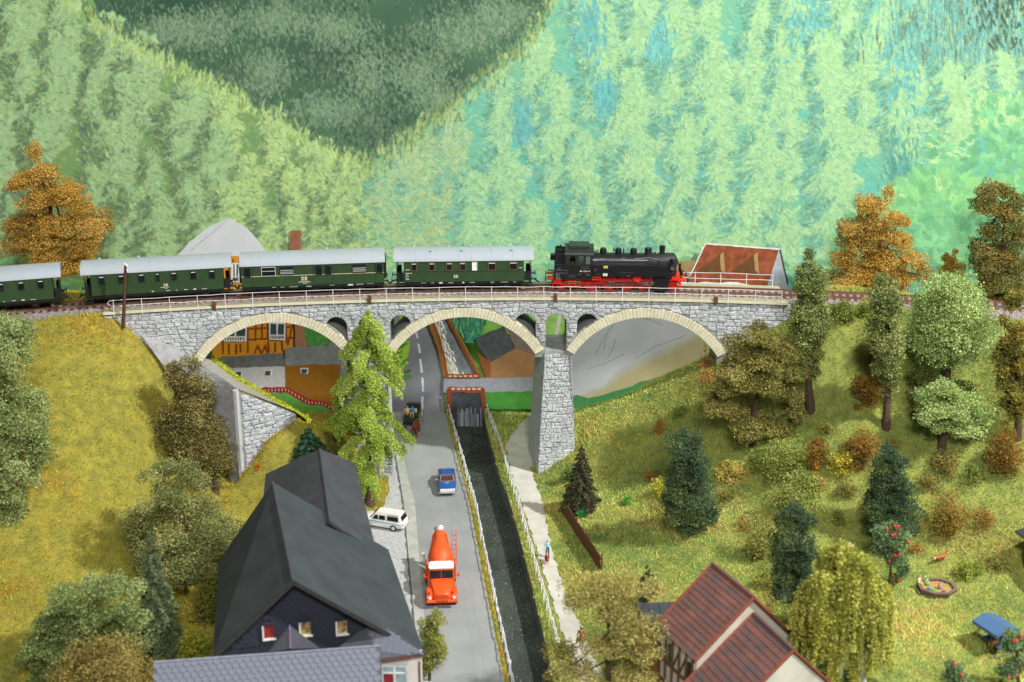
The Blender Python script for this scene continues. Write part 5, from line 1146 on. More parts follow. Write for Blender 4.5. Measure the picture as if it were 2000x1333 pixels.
for i in range(4):
    p, q = bb[i].copy(), bb[(i+1)%4].copy(); z0 = min(p.z, q.z)-.2
    b.add([(p.x,p.y,-.2),(q.x,q.y,-.2),(q.x,q.y,z0),(p.x,p.y,z0)], [(0,1,2,3)])
b.build('wall', m_slatewall, hs)
def gpoint(u, z, off=.0): p = A+g0+e14*u-d14*off; return Vv(p.x, p.y, z)
# slates of the gable, in courses
sm_ = MB().slab([(0,-.02,.0),(.34,-.02,.0),(.34,-.05,-.26),(.17,-.055,-.36),(0,-.05,-.26)][::-1], .02).mesh('wall_slate'); rs = random.Random(9); cnt = 0
for k in range(14):
    z = 11.3-k*.3
    for j in range(-14, 22):
        u = j*.36+(k%2)*.18
        if (u > 0 and 12-.35-z < u*.79+.55) or (u <= 0 and 12-.35-z < -u*.89+.55): continue
        if any(abs(u+.17-wx) < .62 and abs(z-.15-wz) < .72 for wx, wz in ((-2.0,8.2),(.75,8.35),(3.3,8.35))): continue
        if z < 7.2 or cnt > 295: continue
        o = link('wall_slate', sm_, m_slatewall, hs); p = gpoint(u, z, .0); o.location = p; o.rotation_euler = (0, 0, math.atan2(e14.y, e14.x)); cnt += 1
for i, (px_, py_) in enumerate(((525,1232),(597,1226),(668,1223))):
    q = None
    for u in np.arange(-4, 7, .02):                       # find the gable position under the photographed window
        for z in np.arange(7.0, 9.6, .05):
            x, y = proj(gpoint(u, z)); dd = (x-px_)**2+(y-py_)**2
            if q is None or dd < q[0]: q = (dd, u, z)
    u, z = q[1], q[2]; f_ = MB()
    def rect(u0, u1, z0, z1, o0, o1): f_.hexa([gpoint(u0,z0,o0),gpoint(u1,z0,o0),gpoint(u1,z1,o0),gpoint(u0,z1,o0)], [gpoint(u0,z0,o1),gpoint(u1,z0,o1),gpoint(u1,z1,o1),gpoint(u0,z1,o1)])
    rect(u-.42,u+.42,z-.62,z-.5,.0,.16); rect(u-.42,u-.32,z-.5,z+.5,.0,.16); w_ = f_.build('window', M('window white', (226,224,220), .6), hs)
    f_ = MB(); rect(u+.32,u+.42,z-.5,z+.5,.0,.16); rect(u-.42,u+.42,z+.5,z+.6,.0,.18); f_.build('window_reveal', m_slatewall, w_)
    f_ = MB(); rect(u-.32,u+.32,z-.5,z+.5,.0,.05); f_.build('curtain', M('red curtain', (138,40,38), .7) if i == 0 else M('flowered curtain', (112,44,40), .7, .2, 4, col2=(176,160,112)), w_)
    if i:
        f_ = MB(); rect(u-.32,u+.32,z-.5,z-.38,.05,.08); rect(u-.28,u-.05,z-.35,z-.1,.05,.07); f_.build('flower_pot', M('pale flowers', (180,172,110), .7, .3, 6), w_)
# rear roof
m_dark2 = M('rear roofing paper', (62,64,70), .85, .10, .7, bump=.3, bscale=25, col2=(74,76,80))
RA, RB = Pz(625,877,9.6), Pz(645,1020,9.6); EL, ER = Pz(519,926,6.1), Pz(693,905,6.1); ER2, EL2 = Pz(735,1075,6.1), Pz(505,1060,6.1)
MB().slab([RB, ER2, ER, RA], .2).build('roof', m_dark2, hs); MB().slab([RA+Vv(0,0,.01), EL, EL2, RB+Vv(0,0,.01)], .2).build('roof', m_dark2, hs)
MB().beam(RA+Vv(0,0,.03), RB+Vv(0,0,.03), .14, .06).build('ridge_cap', M('ridge cap dark', (70,70,74), .8), hs)
b = MB(); bb = [ER2*1, ER*1, EL*1, EL2*1]; cen = sum(bb, Vector())/4
bb = [cen+(p-cen)*.93 for p in bb]
for i in range(4): p, q = bb[i], bb[(i+1)%4]; b.add([(p.x,p.y,-.2),(q.x,q.y,-.2),(q.x,q.y,6.0),(p.x,p.y,6.0)], [(0,1,2,3)])
b.add([bb[1]-Vv(0,0,.1), bb[2]-Vv(0,0,.1), cen.lerp(RA,.9)-Vv(0,0,.3)], [(0,1,2)]); b.build('wall', m_slatewall, hs)
# front wing with scalloped slates
W1, W2 = Pz(300,1294,7.5), Pz(743,1262,7.5); wd_ = (W2-W1).normalized(); wf = Vv(wd_.y, -wd_.x, 0); slope = (wf*3.4+Vv(0,0,-3.0)); m_sl = M('blue grey slate', (96,100,112), .75, .10, 1.2, col2=(116,120,132)); m_sl2 = M('slate edge', (140,144,156), .7)
wr_ = MB().slab([W1, W1+slope, W2+slope, W2], .2).build('wing_roof', M('slate bed', (84,88,100), .8, .1, 2), hs)
sn = slope.normalized(); nn = wd_.cross(sn)*-1
if nn.z < 0: nn = -nn
def slate_field(o0, ux, us, nrm, nc, nr, w_, h_, parent, inside=None, lim=150):
    pts = [(0,0),(w_*.94,0),(w_*.94,h_*.6),(w_*.72,h_*.95),(w_*.47,h_*1.08),(w_*.22,h_*.95),(0,h_*.6)]
    top = [ux*a+us*c+nrm*(.02+.05*c/h_) for a, c in pts]; bot = [ux*a+us*c+nrm*(-.01) for a, c in pts]; k = len(pts)
    me = MB().add(top+bot, [tuple(range(k))]+[(i,(i+1)%k,(i+1)%k+k,i+k) for i in range(k)]).mesh('slate'); n_ = 0
    for r in range(nr):
        for c in range(nc):
            p = ux*(c*w_+(r%2)*w_/2)+us*(r*h_*.8)
            if inside and not inside(c*w_+(r%2)*w_/2+w_/2, r*h_*.8+h_*.4): continue
            if n_ >= lim: return
            o = link('slate', me, m_sl, parent); o.location = o0+p; n_ += 1
slate_field(W1, wd_, sn, nn, int((W2-W1).length/.46), 8, .46, .46, wr_, None, 260)
MB().beam(W1+nn*.05, W2+nn*.05, .14, .06).build('ridge_cap', m_sl2, hs)
wv = W2-wf*.0; MB().slab([W2, W2+slope, Vv((W2+slope).x,(W2+slope).y,0), Vv(W2.x,W2.y,0)-wf*.3], .12).build('wing_wall', M('wing render', (150,150,150), .9), hs)
DA, DM, DL_, DR2 = Pz(566,1222,9.0), Pz(567,1268,7.75), Pz(524,1274,7.4), Pz(624,1266,7.4)
MB().slab([DA, DM, DR2], .08).build('dormer_roof', m_dark2, hs); MB().slab([DM, DA, DL_], .08).build('dormer_roof', m_dark2, hs); MB().beam(DA+Vv(0,0,.04), DM+Vv(0,0,.04), .09, .06).build('dormer_ridge', M('purple ridge', (120,92,128), .7), hs)
# lean-to roof on the right with the white window below
T1, T2, B1, B0 = Pz(714,1224,7.4), Pz(757,1229,7.4), Pz(742,1287,6.15), Pz(655,1270,6.3)
_n = (T2-T1).cross(B1-T1); _r = Vector(_ray(829,1277)); _c = Vector((0,0,H)); B2 = _c+_r*((T1-_c).dot(_n)/_r.dot(_n))
pr_ = MB().slab([T1, B1, B2, T2], .12).build('porch_roof', M('slate bed', (84,88,100), .8), hs); MB().slab([T1, B0, B1], .12).build('porch_roof', m_dark2, hs)
ux = (T2-T1).normalized(); us = ((B1+B2)/2-(T1+T2)/2).normalized(); nr_ = ux.cross(us); nr_ = nr_ if nr_.z > 0 else -nr_
Lr_ = ((B1+B2)/2-(T1+T2)/2).length
def insl(a, c):
    p = T1+ux*(a-1.0)+us*c; x, y = proj(p); return 2 < (y-1222) and inpoly(np.array([x]), np.array([y]), [(716,1226),(757,1230),(823,1275),(744,1284)])[0]
slate_field(T1-ux*1.0, ux, us, nr_, 14, 9, .42, .34, pr_, insl, 80)
MB().slab([B1, B1.lerp(B2,.96), Vv(*(B1.lerp(B2,.96).xy), 0), Vv(B1.x,B1.y,0)][::-1], .2).build('porch_wall', M('porch render', (216,212,204), .9, .06), hs).location = (-.1,.45,-.1)
MB().beam(B1+Vv(0,.0,-.14), B2+Vv(0,.0,-.14), .12, .14).build('eaves_board', M('eaves brown', (110,70,58), .7), hs)
wq = Pz(771,1318,4.9); wq = Py(771,1320,B1.y+.22); fr = MB(); wx = Vv((B2-B1).x,(B2-B1).y,0).normalized(); wn_ = Vv(wx.y,-wx.x,0)
def wrect(b_, u0, u1, z0, z1, o0, o1): b_.hexa([wq+wx*u0+Vv(0,0,z0)+wn_*o0, wq+wx*u1+Vv(0,0,z0)+wn_*o0, wq+wx*u1+Vv(0,0,z1)+wn_*o0, wq+wx*u0+Vv(0,0,z1)+wn_*o0], [wq+wx*u0+Vv(0,0,z0)+wn_*o1, wq+wx*u1+Vv(0,0,z0)+wn_*o1, wq+wx*u1+Vv(0,0,z1)+wn_*o1, wq+wx*u0+Vv(0,0,z1)+wn_*o1])
for a in ((-.85,.85,.72,.85),(-.85,.85,.22,.30),(-.85,.85,-.95,-.85),(-.85,-.75,-.85,.72),(.75,.85,-.85,.72),(-.05,.05,-.85,.72)): wrect(fr, *a, .02, .14)
wfr = fr.build('window', M('window white', (226,224,220), .6), hs); gl = MB(); wrect(gl, -.75,.75,-.85,.72,.02,.06); gl.build('pane', M('pane pale blue', (150,172,176), .2, .15, 2), wfr); cu = MB(); wrect(cu, -.72,-.1,-.8,.2,.06,.08); cu.build('curtain', M('red curtain', (138,40,38), .7), wfr)
MB().tube((B2.x-.35,B2.y-.02,6.0),(B2.x-.35,B2.y-.02,.2),.07).build('downpipe', M('eaves brown', (110,70,58), .7), hs)
# ================================================================ red tiled house at the lower right
rh = thing('tiled_house', 'red tiled half timbered cottage with white gables at the lower right', 'house', (0,0,0))
RF, RN = Vv(13.7,85.6,9), Vv(15.8,81.1,9); rd = (RN-RF).normalized(); pl_ = Vv(-.906,-.423,0); m_wallw = M('cream render', (178,172,154), .9, .08, .6, bump=.2, col2=(204,198,182)); m_tim = M('dark timber', (92,64,46), .8)
m_tile = M('red clay tile', (100,70,64), .88, .2, .8, bump=.5, bscale=12, col2=(128,84,74)); m_tile2 = M('weathered clay tile', (88,76,76), .88, .2, 1.0, bump=.5, bscale=12, col2=(118,80,72)); m_tedge = M('verge red', (146,78,60), .7)
rsq = random.Random(44)
def tiled(r0, r1, down, w_, drop, nrow, mats, parent):
    dn = down*w_+Vv(0,0,-drop); L_ = (r1-r0).length; ax_ = (r1-r0).normalized(); nm = ax_.cross(dn).normalized(); nm = nm if nm.z > 0 else -nm; su = dn.normalized(); rl = dn.length/nrow
    MB().slab([r0, r0+dn, r1+dn, r1], .14).build('roof_deck', m_tim, parent); nt = int(L_/.19)
    for k in range(nrow):
        b = MB(); V = []; o0 = r0+su*(k*rl)
        for j in range(nt*2+1):
            x = j/(nt*2)*L_; h = (.055 if j % 2 else .02)+rsq.uniform(-.008,.008)
            V += [o0+ax_*x+nm*(h*.6+.02), o0+ax_*x+su*(rl*1.06)+nm*(h+.042), o0+ax_*x+su*(rl*1.06)+nm*.0]
        F = []
        for j in range(nt*2): F += [(j*3, j*3+1, j*3+4, j*3+3), (j*3+1, j*3+2, j*3+5, j*3+4)]
        b.add(V, F); b.build('tile_row', mats[(k*7+3) % len(mats)], parent)
    for rr_ in (r0, r1):
        MB().beam(rr_+nm*.06, rr_+dn+nm*.06, .16, .12).build('verge_tiles', m_tedge, parent)
    return dn
def ridge_tiles(r0, r1, parent, mat):
    n_ = int((r1-r0).length/.30); me = MB().tube((-.17,0,0),(.15,0,0),.13,.155,10).mesh('ridge_tile', smooth=True)
    for k in range(n_):
        o = link('ridge_tile', me, mat, parent); o.location = r0.lerp(r1, (k+.5)/n_)+Vv(0,0,.05); o.rotation_euler = (0,0,math.atan2((r1-r0).y,(r1-r0).x))
dnL = tiled(RF, RN, pl_, 4.3, 3.6, 14, [m_tile, m_tile2, m_tile], rh); dnR = tiled(RN, RF, -pl_, 4.6, 5.0, 14, [m_tile, m_tile2], rh); ridge_tiles(RF, RN, rh, m_tile)
def gable(rp_, dl, dr, inset, parent, mat, name='gable_wall'):
    q = rp_+inset; a = q+dl*.94; c = q+dr*.94
    return MB().slab([q-Vv(0,0,.22), c-Vv(0,0,.15), Vv(c.x,c.y,-.3), Vv(a.x,a.y,-.3), a-Vv(0,0,.15)], .15).build(name, mat, parent)
gable(RN, dnL, dnR, -rd*.35, rh, m_wallw); gable(RF, dnL, dnR, rd*.35, rh, m_wallw)
eL0, eL1 = RF+dnL*.93+rd*.35, RN+dnL*.93-rd*.35
MB().slab([eL0-Vv(0,0,.1), eL1-Vv(0,0,.1), Vv(eL1.x,eL1.y,-.3), Vv(eL0.x,eL0.y,-.3)], .15).build('side_wall', M('infill render', (196,194,182), .9, .08), rh)
tb = MB(); LW = (eL1-eL0).length; on_ = pl_*.20
def sp(u, z): p = eL0.lerp(eL1, u)+on_; return Vv(p.x, p.y, z)
for u in (.02,.2,.4,.6,.8,.98): MB().beam(sp(u,.2), sp(u,eL0.z-.2), .16, .1).build('timber', m_tim, rh)
for z in (3.2,1.6): MB().beam(sp(0,z), sp(1,z), .1, .16).build('timber', m_tim, rh)
for u0, u1 in ((.42,.58),(.62,.78)): MB().beam(sp(u0,3.3), sp(u1,4.8), .08, .13).build('timber', m_tim, rh)
for u in (.28,.86): MB().hexa([sp(u,3.5)-pl_*.1,sp(u+.1,3.5)-pl_*.1,sp(u+.1,4.8)-pl_*.1,sp(u,4.8)-pl_*.1], [sp(u,3.5)+pl_*.06,sp(u+.1,3.5)+pl_*.06,sp(u+.1,4.8)+pl_*.06,sp(u,4.8)+pl_*.06]).build('window', M('dark brown pane', (46,32,26), .3), rh)
S0, S1 = Pz(1472,1200,7.8), Pz(1550,1272,7.8); rd2 = (S1-S0).normalized(); pl2 = Vv(rd2.y, -rd2.x, 0); pl2 = pl2 if pl2.x < 0 else -pl2
dn2 = tiled(S0, S1, pl2, 5.2, 4.3, 15, [m_tile2, m_tile, m_tile2], rh); dn3 = tiled(S1, S0, -pl2, 4.2, 4.4, 14, [m_tile2, m_tile], rh); ridge_tiles(S0, S1, rh, m_tile2)
gable(S1, dn2, dn3, -rd2*.2, rh, M('mottled render', (170,168,152), .9, .12, .5, col2=(206,202,188)))
q = S0+dn2*.93; q1 = S1+dn2*.93; MB().slab([q, q1, Vv(q1.x,q1.y,-.3), Vv(q.x,q.y,-.3)], .12).build('side_wall', m_wallw, rh)
# lean-to shed
shd = thing('lean_to_shed', 'ochre wooden shed with flat dark tar paper roof beside the tiled house', 'shed', (0,0,0))
k0, k1, k2, k3 = Pz(1240,1178,3.9), Pz(1330,1175,3.9), Pz(1330,1262,3.6), Pz(1286,1268,3.6)
m_tar = M('tar paper', (62,66,72), .8, .12, 1, bump=.2); MB().slab([k0, k3, k2, k1], .16).build('roof', m_tar, shd, bevel=.02)
for t_ in (.25,.5,.75): MB().beam(k0.lerp(k1,t_)+Vv(0,0,.02), k3.lerp(k2,t_)+Vv(0,0,.02), .05, .03).build('roof_batten', m_tar, shd)
m_och = M('ochre boards', (176,124,58), .8, .12, 1.2); cenS = (k0+k1+k2+k3)/4; kk = [cenS+(p-cenS)*.92 for p in (k0,k3)]
npl = 14
for i in range(npl):
    a, c = kk[0].lerp(kk[1], i/npl), kk[0].lerp(kk[1], (i+.94)/npl); MB().slab([a-Vv(0,0,.1), Vv(a.x,a.y,-.2), Vv(c.x,c.y,-.2), c-Vv(0,0,.1)], .08).build('plank', m_och, shd)
MB().slab([cenS+(k3-cenS)*.92-Vv(0,0,.1), cenS+(k2-cenS)*.92-Vv(0,0,.1), Vv(*(cenS+(k2-cenS)*.92).xy,-.2), Vv(*(cenS+(k3-cenS)*.92).xy,-.2)], .08).build('end_wall', m_och, shd)
yd = thing('board_walk', 'ochre plank yard strip along the tiled house side', 'boardwalk', (0,0,0))
q0, q1, q2, q3 = Pz(1262,1240,.95), Pz(1290,1262,.95), Pz(1345,1345,.95), Pz(1275,1345,.95)
for i in range(12):
    a, c = i/12, (i+.93)/12; MB().slab([q0.lerp(q3,a), q0.lerp(q3,c), q1.lerp(q2,c), q1.lerp(q2,a)], .1).build('plank', m_och, yd)
# corner of another building cut by the right edge
cb = thing('garden_hut', 'dark roofed white hut cut off by the right picture edge', 'hut', (0,0,0))
c0 = Pz(1981,1040,7.0); c1 = Pz(2060,1015,7.0); c2 = Pz(2090,1120,6.4); c3 = Pz(2014,1066,6.4)
MB().slab([c0, c3, c2, c1], .2).build('roof', M('hut roof', (48,46,46), .8), cb); cc = (c0+c1+c2+c3)/4
pp = [cc+(p-cc)*.5 for p in (c0,c3,c2,c1)]; b = MB()
for i in range(4): p, q = pp[i], pp[(i+1)%4]; b.add([(p.x,p.y,Gxy(p.x,p.y)-.3),(q.x,q.y,Gxy(q.x,q.y)-.3),q-Vv(0,0,.1),p-Vv(0,0,.1)], [(0,1,2,3)])
b.build('wall', M('hut white', (222,222,220), .8, .05), cb)
# ================================================================ vehicles
m_tyre = M('tyre black', (28,28,28), .75, .15, 6); m_chr = M('chrome', (216,216,214), .2, .04, 4, metal=.7); m_cgl = M('car glass', (40,36,36), .1, .3, 3, spec=.6); m_lamp = M('lamp glass', (226,226,220), .15, .05)
def loft_body(st, parent, name, mat, bv=.05):
    """st: (x, z_bottom, z_belt, half width bottom, half width belt)"""
    rings = []
    for x, zb, zt, wb, wt in st:
        zm = zb+(zt-zb)*.55; rings.append([(x,-wb*.92,zb),(x,-wb,zb+.08),(x,-max(wb,wt),zm),(x,-wt,zt-.05),(x,-wt*.9,zt),(x,wt*.9,zt),(x,wt,zt-.05),(x,max(wb,wt),zm),(x,wb,zb+.08),(x,wb*.92,zb)])
    return MB().loft(rings).build(name, mat, parent, smooth=True)
def cabin(parent, x0b, x1b, x0t, x1t, zb, zt, wb, wt, mat, name='cabin'):
    b = MB().hexa([(x0b,-wb,zb),(x1b,-wb,zb),(x1b,wb,zb),(x0b,wb,zb)], [(x0t,-wt,zt),(x1t,-wt,zt),(x1t,wt,zt),(x0t,wt,zt)]); o = b.build(name, mat, parent, bevel=.10, smooth=True, seg=2); return o
def pane(parent, quad, name, mat, frame=None, fw=.05):
    q = [Vector(p) for p in quad]; n = (q[1]-q[0]).cross(q[2]-q[0]).normalized(); c = sum(q, Vector())/4
    if n.dot(c-Vector((0,0,.9))) < 0: n = -n
    b = MB(); b.hexa([p-n*.03 for p in q], [p+n*.035 for p in q]); o = b.build(name, mat, parent)
    if frame:
        f = MB(); 
        for i in range(4): f.beam(q[i]+n*.04, q[(i+1)%4]+n*.04, fw, .03)
        f.build(name+'_trim', frame, parent)
    return o
car_wheel = MB().lathe([(.12,-.1),(.29,-.1),(.31,-.07),(.31,.07),(.29,.1),(.12,.1)], axis='y', n=18).mesh('wheel', smooth=True); car_hub = MB().lathe([(.02,-.12),(.17,-.11),(.19,-.09),(.02,-.08)], axis='y', n=14).mesh('hubcap', smooth=True)
def wheels(t, xs_, half, r=1.0):
    for x in xs_:
        for s_ in (-1, 1):
            o = link('wheel', car_wheel, m_tyre, t, (x, s_*half, .31*r)); o.scale = (r,1,r); o.rotation_euler = (0,0,0 if s_ < 0 else math.pi); link('hubcap', car_hub, m_chr, o)
def heading(fx, fy_): return math.atan2(fy_, fx)
# blue saloon
p = Pz(873,951,.05); car = thing('blue_car', 'small blue saloon car driving on the grey road beside the canal', 'car', p, heading(.075,-1)); m_blu = M('blue car paint', (34,82,146), .3, .06, 2, spec=.5, coat=.3)
loft_body([(-2.05,.42,.80,.70,.72),(-1.98,.30,.86,.76,.76),(-1.0,.26,.92,.80,.80),(.4,.26,.92,.80,.80),(1.2,.28,.90,.79,.78),(1.95,.34,.84,.76,.74),(2.02,.42,.78,.72,.70)], car, 'body', m_blu)
cabin(car, -1.35, .85, -.95, .25, .88, 1.42, .74, .60, m_blu)
pane(car, [(.80,-.64,.93),(.80,.64,.93),(.36,.55,1.33),(.36,-.55,1.33)], 'windscreen', M('windscreen', (92,54,48), .12, .35, 4, spec=.6), m_chr, .06); pane(car, [(-1.33,-.6,.95),(-1.33,.6,.95),(-1.02,.52,1.33),(-1.02,-.52,1.33)], 'rear_window', m_cgl, m_chr)
for s_ in (-1, 1): pane(car, [(-1.05,s_*.735,.96),(.55,s_*.735,.96),(.2,s_*.645,1.33),(-.85,s_*.645,1.33)], 'side_window', m_cgl)
MB().box(1.99, 2.06, -.66, .66, .48, .76).build('grille', M('white grille', (222,222,218), .35), car, bevel=.02); MB().box(2.0, 2.16, -.80, .80, .34, .47).build('bumper', m_chr, car, bevel=.04); MB().box(-2.16, -2.0, -.78, .78, .36, .48).build('bumper', m_chr, car, bevel=.04)
for s_ in (-1, 1): MB().lathe([(.02,0),(.13,0),(.12,.04),(.02,.06)], (2.05, s_*.56, .63), 'x', 14).build('headlight', m_lamp, car, smooth=True); MB().box(-2.07,-2.0,s_*.62-.08,s_*.62+.08,.58,.74).build('tail_light', M('red lens', (150,30,24), .3), car)
for s_ in (-1, 1): MB().tube((.62,s_*.80,.98),(.58,s_*.92,1.05),.03).box(.54,.62,s_*.94-.08,s_*.94+.08,1.0,1.12).build('door_mirror', m_chr, car)
wheels(car, (-1.22,1.25), .68)
# white estate
p = Pz(748,1027,.06); est = thing('estate_car', 'white estate car with light blue flank stripe parked on the gravel', 'car', p, heading(-.955,.30)); m_cw = M('white car paint', (226,224,216), .35, .03, 2); m_cb = M('light blue car paint', (138,186,214), .35, .04, 2)
loft_body([(-2.12,.44,.78,.68,.70),(-2.05,.32,.84,.76,.76),(-1.0,.26,.90,.80,.79),(.5,.26,.92,.80,.78),(1.3,.28,.90,.79,.72),(2.0,.32,.84,.74,.60),(2.12,.4,.74,.66,.5)], est, 'body', m_cw)
cabin(est, -2.02, .95, -1.78, .35, .84, 1.50, .74, .60, m_cw)
pane(est, [(.92,-.6,.95),(.92,.6,.95),(.48,.52,1.38),(.48,-.52,1.38)], 'windscreen', m_cgl); pane(est, [(-2.0,.52,.96),(-2.0,-.52,.96),(-1.86,-.5,1.34),(-1.86,.5,1.34)], 'rear_window', m_cgl)
for s_ in (-1, 1):
    for x0, x1, k in ((.12,.62,.22),(-.52,0.02,0),(-1.72,-.72,0)): pane(est, [(x0,s_*.742,.98),(x1,s_*.742,.98),(x1-k,s_*.655,1.31),(x0+.03,s_*.655,1.31)], 'side_window', m_cgl)
    pane(est, [(-1.72,s_*.635,1.385),(-.72,s_*.635,1.385),(-.72,s_*.615,1.44),(-1.72,s_*.615,1.44)], 'roof_window', M('roof window', (140,134,126), .3))
    b = MB(); ys = s_*.815
    b.prism([(-1.95,.70),(-1.95,.74),(.3,.86),(2.0,.80),(2.0,.34),(1.1,.34),(1.35,.72),(.3,.72)], min(ys, ys-s_*.03), max(ys, ys-s_*.03)); b.build('flank_stripe', m_cb, est)
    MB().box(-2.14,-2.08,s_*.66-.05,s_*.66+.05,.6,.8).build('tail_light', M('red lens', (150,30,24), .3), est); MB().lathe([(.02,0),(.13,0),(.1,.05)], (2.08, s_*.52, .62), 'x', 12).build('headlight', m_lamp, est)
MB().box(-2.2,-2.08,-.74,.74,.34,.44).build('bumper', m_chr, est, bevel=.03); MB().box(2.08,2.2,-.7,.7,.34,.44).build('bumper', m_chr, est, bevel=.03); MB().box(-2.14,-2.1,-.25,.25,.56,.68).build('number_plate', m_wht, est)
wheels(est, (-1.25,1.3), .70)
# orange mixer lorry
p = Pz(862,1150,.06); mx_ = thing('mixer_lorry', 'orange cement mixer lorry with white cab roof driving down the road', 'lorry', p, heading(.07,-1)); m_or = M('lorry orange', (224,84,30), .42, .06, 1.5, spec=.4); m_ord = M('lorry orange drum', (226,88,34), .5, .06, 1.5)
MB().box(-3.4, 3.2, -.45, .45, .62, .9).build('chassis', m_or, mx_)
# bonnet, tapering to the rounded grille
rings = []
for x, zb, zt, w_ in ((1.35,.75,1.72,1.02),(1.9,.75,1.66,.96),(2.6,.72,1.52,.80),(3.0,.70,1.40,.66),(3.14,.72,1.28,.58)): rings.append([(x,-w_,zb),(x,-w_,zb+(zt-zb)*.6),(x,-w_*.8,zt-.06),(x,-w_*.4,zt),(x,w_*.4,zt),(x,w_*.8,zt-.06),(x,w_,zb+(zt-zb)*.6),(x,w_,zb)])
MB().loft(rings).build('bonnet', m_or, mx_, smooth=True)
for s_ in (-1, 1):
    rg = []
    for k in range(9):
        a = math.pi*k/8; rg.append((2.25+.85*math.cos(a), .62+.72*math.sin(a)))
    MB().prism(rg+[(1.55,.62),(1.7,.6),(2.25+.0,1.05),(2.8,.6)], min(s_*.72,s_*1.18), max(s_*.72,s_*1.18)).build('mudguard', m_or, mx_, bevel=.04, smooth=True)
    MB().lathe([(.02,0),(.12,0),(.1,.05)], (3.12, s_*.92, .98), 'x', 12).build('headlight', m_lamp, mx_); MB().lathe([(.1,0),(.14,.03),(.1,.12)], (2.85, s_*.9, 1.30), 'z', 10).build('indicator', m_or, mx_)
MB().box(3.02, 3.2, -1.2, 1.2, .55, .80).build('bumper', m_or, mx_, bevel=.05)
g_ = MB(); gp = [(-.5,.95),(-.42,.86),(.42,.86),(.5,.95),(.5,1.16),(.40,1.25),(-.40,1.25),(-.5,1.16)]; g_.prismx(gp, 3.12, 3.17); gr_ = g_.build('grille', M('grille shade', (196,60,24), .5), mx_, bevel=.015); 
for k in range(4): MB().box(3.17, 3.19, -.4, .4, .92+k*.08, .95+k*.08).build('grille_bar', m_or, gr_)
cabin(mx_, .15, 1.55, .25, 1.15, .8, 2.42, 1.08, .98, m_or); MB().hexa([(.12,-1.03,2.38),(1.22,-1.03,2.38),(1.22,1.03,2.38),(.12,1.03,2.38)], [(.22,-.9,2.62),(1.05,-.9,2.62),(1.05,.9,2.62),(.22,.9,2.62)]).build('cab_roof', M('white cab roof', (232,232,230), .4, .02), mx_, bevel=.09, smooth=True, seg=2)
for s_ in (0, 1): pane(mx_, [(1.44,-.92+s_*.95,1.78),(1.44,-.03+s_*.95,1.78),(1.25,-.03+s_*.92,2.32),(1.25,-.88+s_*.92,2.32)], 'windscreen', m_cgl)
for s_ in (-1, 1): pane(mx_, [(.4,s_*1.04,1.75),(1.2,s_*1.04,1.75),(1.08,s_*.99,2.3),(.42,s_*.99,2.3)], 'side_window', m_cgl); MB().tube((1.35,s_*1.05,1.8),(1.5,s_*1.3,2.0),.025).box(1.46,1.54,s_*1.32-.08,s_*1.32+.08,1.9,2.18).build('door_mirror', m_or, mx_)
MB().box(-.25, .1, -1.18, 1.18, .85, 2.3).build('water_tank', m_or, mx_, bevel=.05); MB().lathe([(.25,-.12),(.46,-.12),(.48,-.05),(.48,.05),(.46,.12),(.25,.12)], (.06,.35,2.0), 'x', 18).build('spare_wheel', m_tyre, mx_, smooth=True)
for s_ in (-1, 1): MB().hexa([(-.25,s_*1.2,.9),(-3.2,s_*1.2,.9),(-3.2,s_*1.08,.9),(-.25,s_*1.08,.9)], [(-.25,s_*1.2,2.3),(-1.2,s_*1.2,1.5),(-1.2,s_*1.08,1.5),(-.25,s_*1.08,2.3)]).build('side_panel', m_or, mx_)
ax = Vector((-.55,0,1.75)); tip = Vector((-3.35,0,3.15)); dv = (tip-ax); ln_ = dv.length; qd = dv.to_track_quat('Z','Y').to_matrix().to_4x4()
dm = MB().lathe([(.3,-.25),(.70,-.1),(.95,.35),(1.0,.8),(.93,1.2),(.70,1.8),(.48,2.4),(.44,ln_-.1),(.44,ln_),(.3,ln_)], n=28); dm.xf(Matrix.Translation(ax) @ qd); dm.build('drum', m_ord, mx_, smooth=True)
hp = MB().lathe([(.30,ln_),(.40,ln_+.1),(.46,ln_+.42),(.40,ln_+.42),(.3,ln_+.12)], n=18); hp.xf(Matrix.Translation(ax) @ qd); hp.build('hopper', M('aluminium hopper', (196,190,184), .4, metal=.4), mx_, smooth=True)
for s_ in (-1, 1): MB().beam((-2.3,s_*.95,.9),(-3.2,s_*.5,3.15),.12,.14).beam((-3.3,s_*.9,.9),(-3.2,s_*.5,3.15),.12,.12).build('drum_frame', m_or, mx_)
lad = MB(); 
for y in (.92,1.30): lad.beam((-2.6,y,.9),(-3.1,y,3.5),.06,.06)
for k in range(6): lad.beam((-2.65-.08*k,.92,1.15+.38*k),(-2.65-.08*k,1.30,1.15+.38*k),.05,.05)
lad.build('ladder', m_or, mx_); MB().tube((-2.0,-1.2,2.0),(-2.0,-1.5,2.05),.16).tube((-2.0,-1.3,2.0),(-2.0,-1.3,1.0),.06).build('control_drum', M('grey control', (170,166,160), .5), mx_)
big = MB().lathe([(.2,-.18),(.46,-.18),(.5,-.12),(.5,.12),(.46,.18),(.2,.18)], axis='y', n=20).mesh('wheel', smooth=True); bh = MB().lathe([(.05,-.2),(.2,-.19),(.26,-.15),(.05,-.14)], axis='y', n=14).mesh('hub', smooth=True)
for x in (2.25,-1.1,-2.4):
    for s_ in (-1, 1): o = link('wheel', big, m_tyre, mx_, (x, s_*.98, .5)); o.rotation_euler = (0,0,0 if s_ < 0 else math.pi); link('hub', bh, m_or, o)
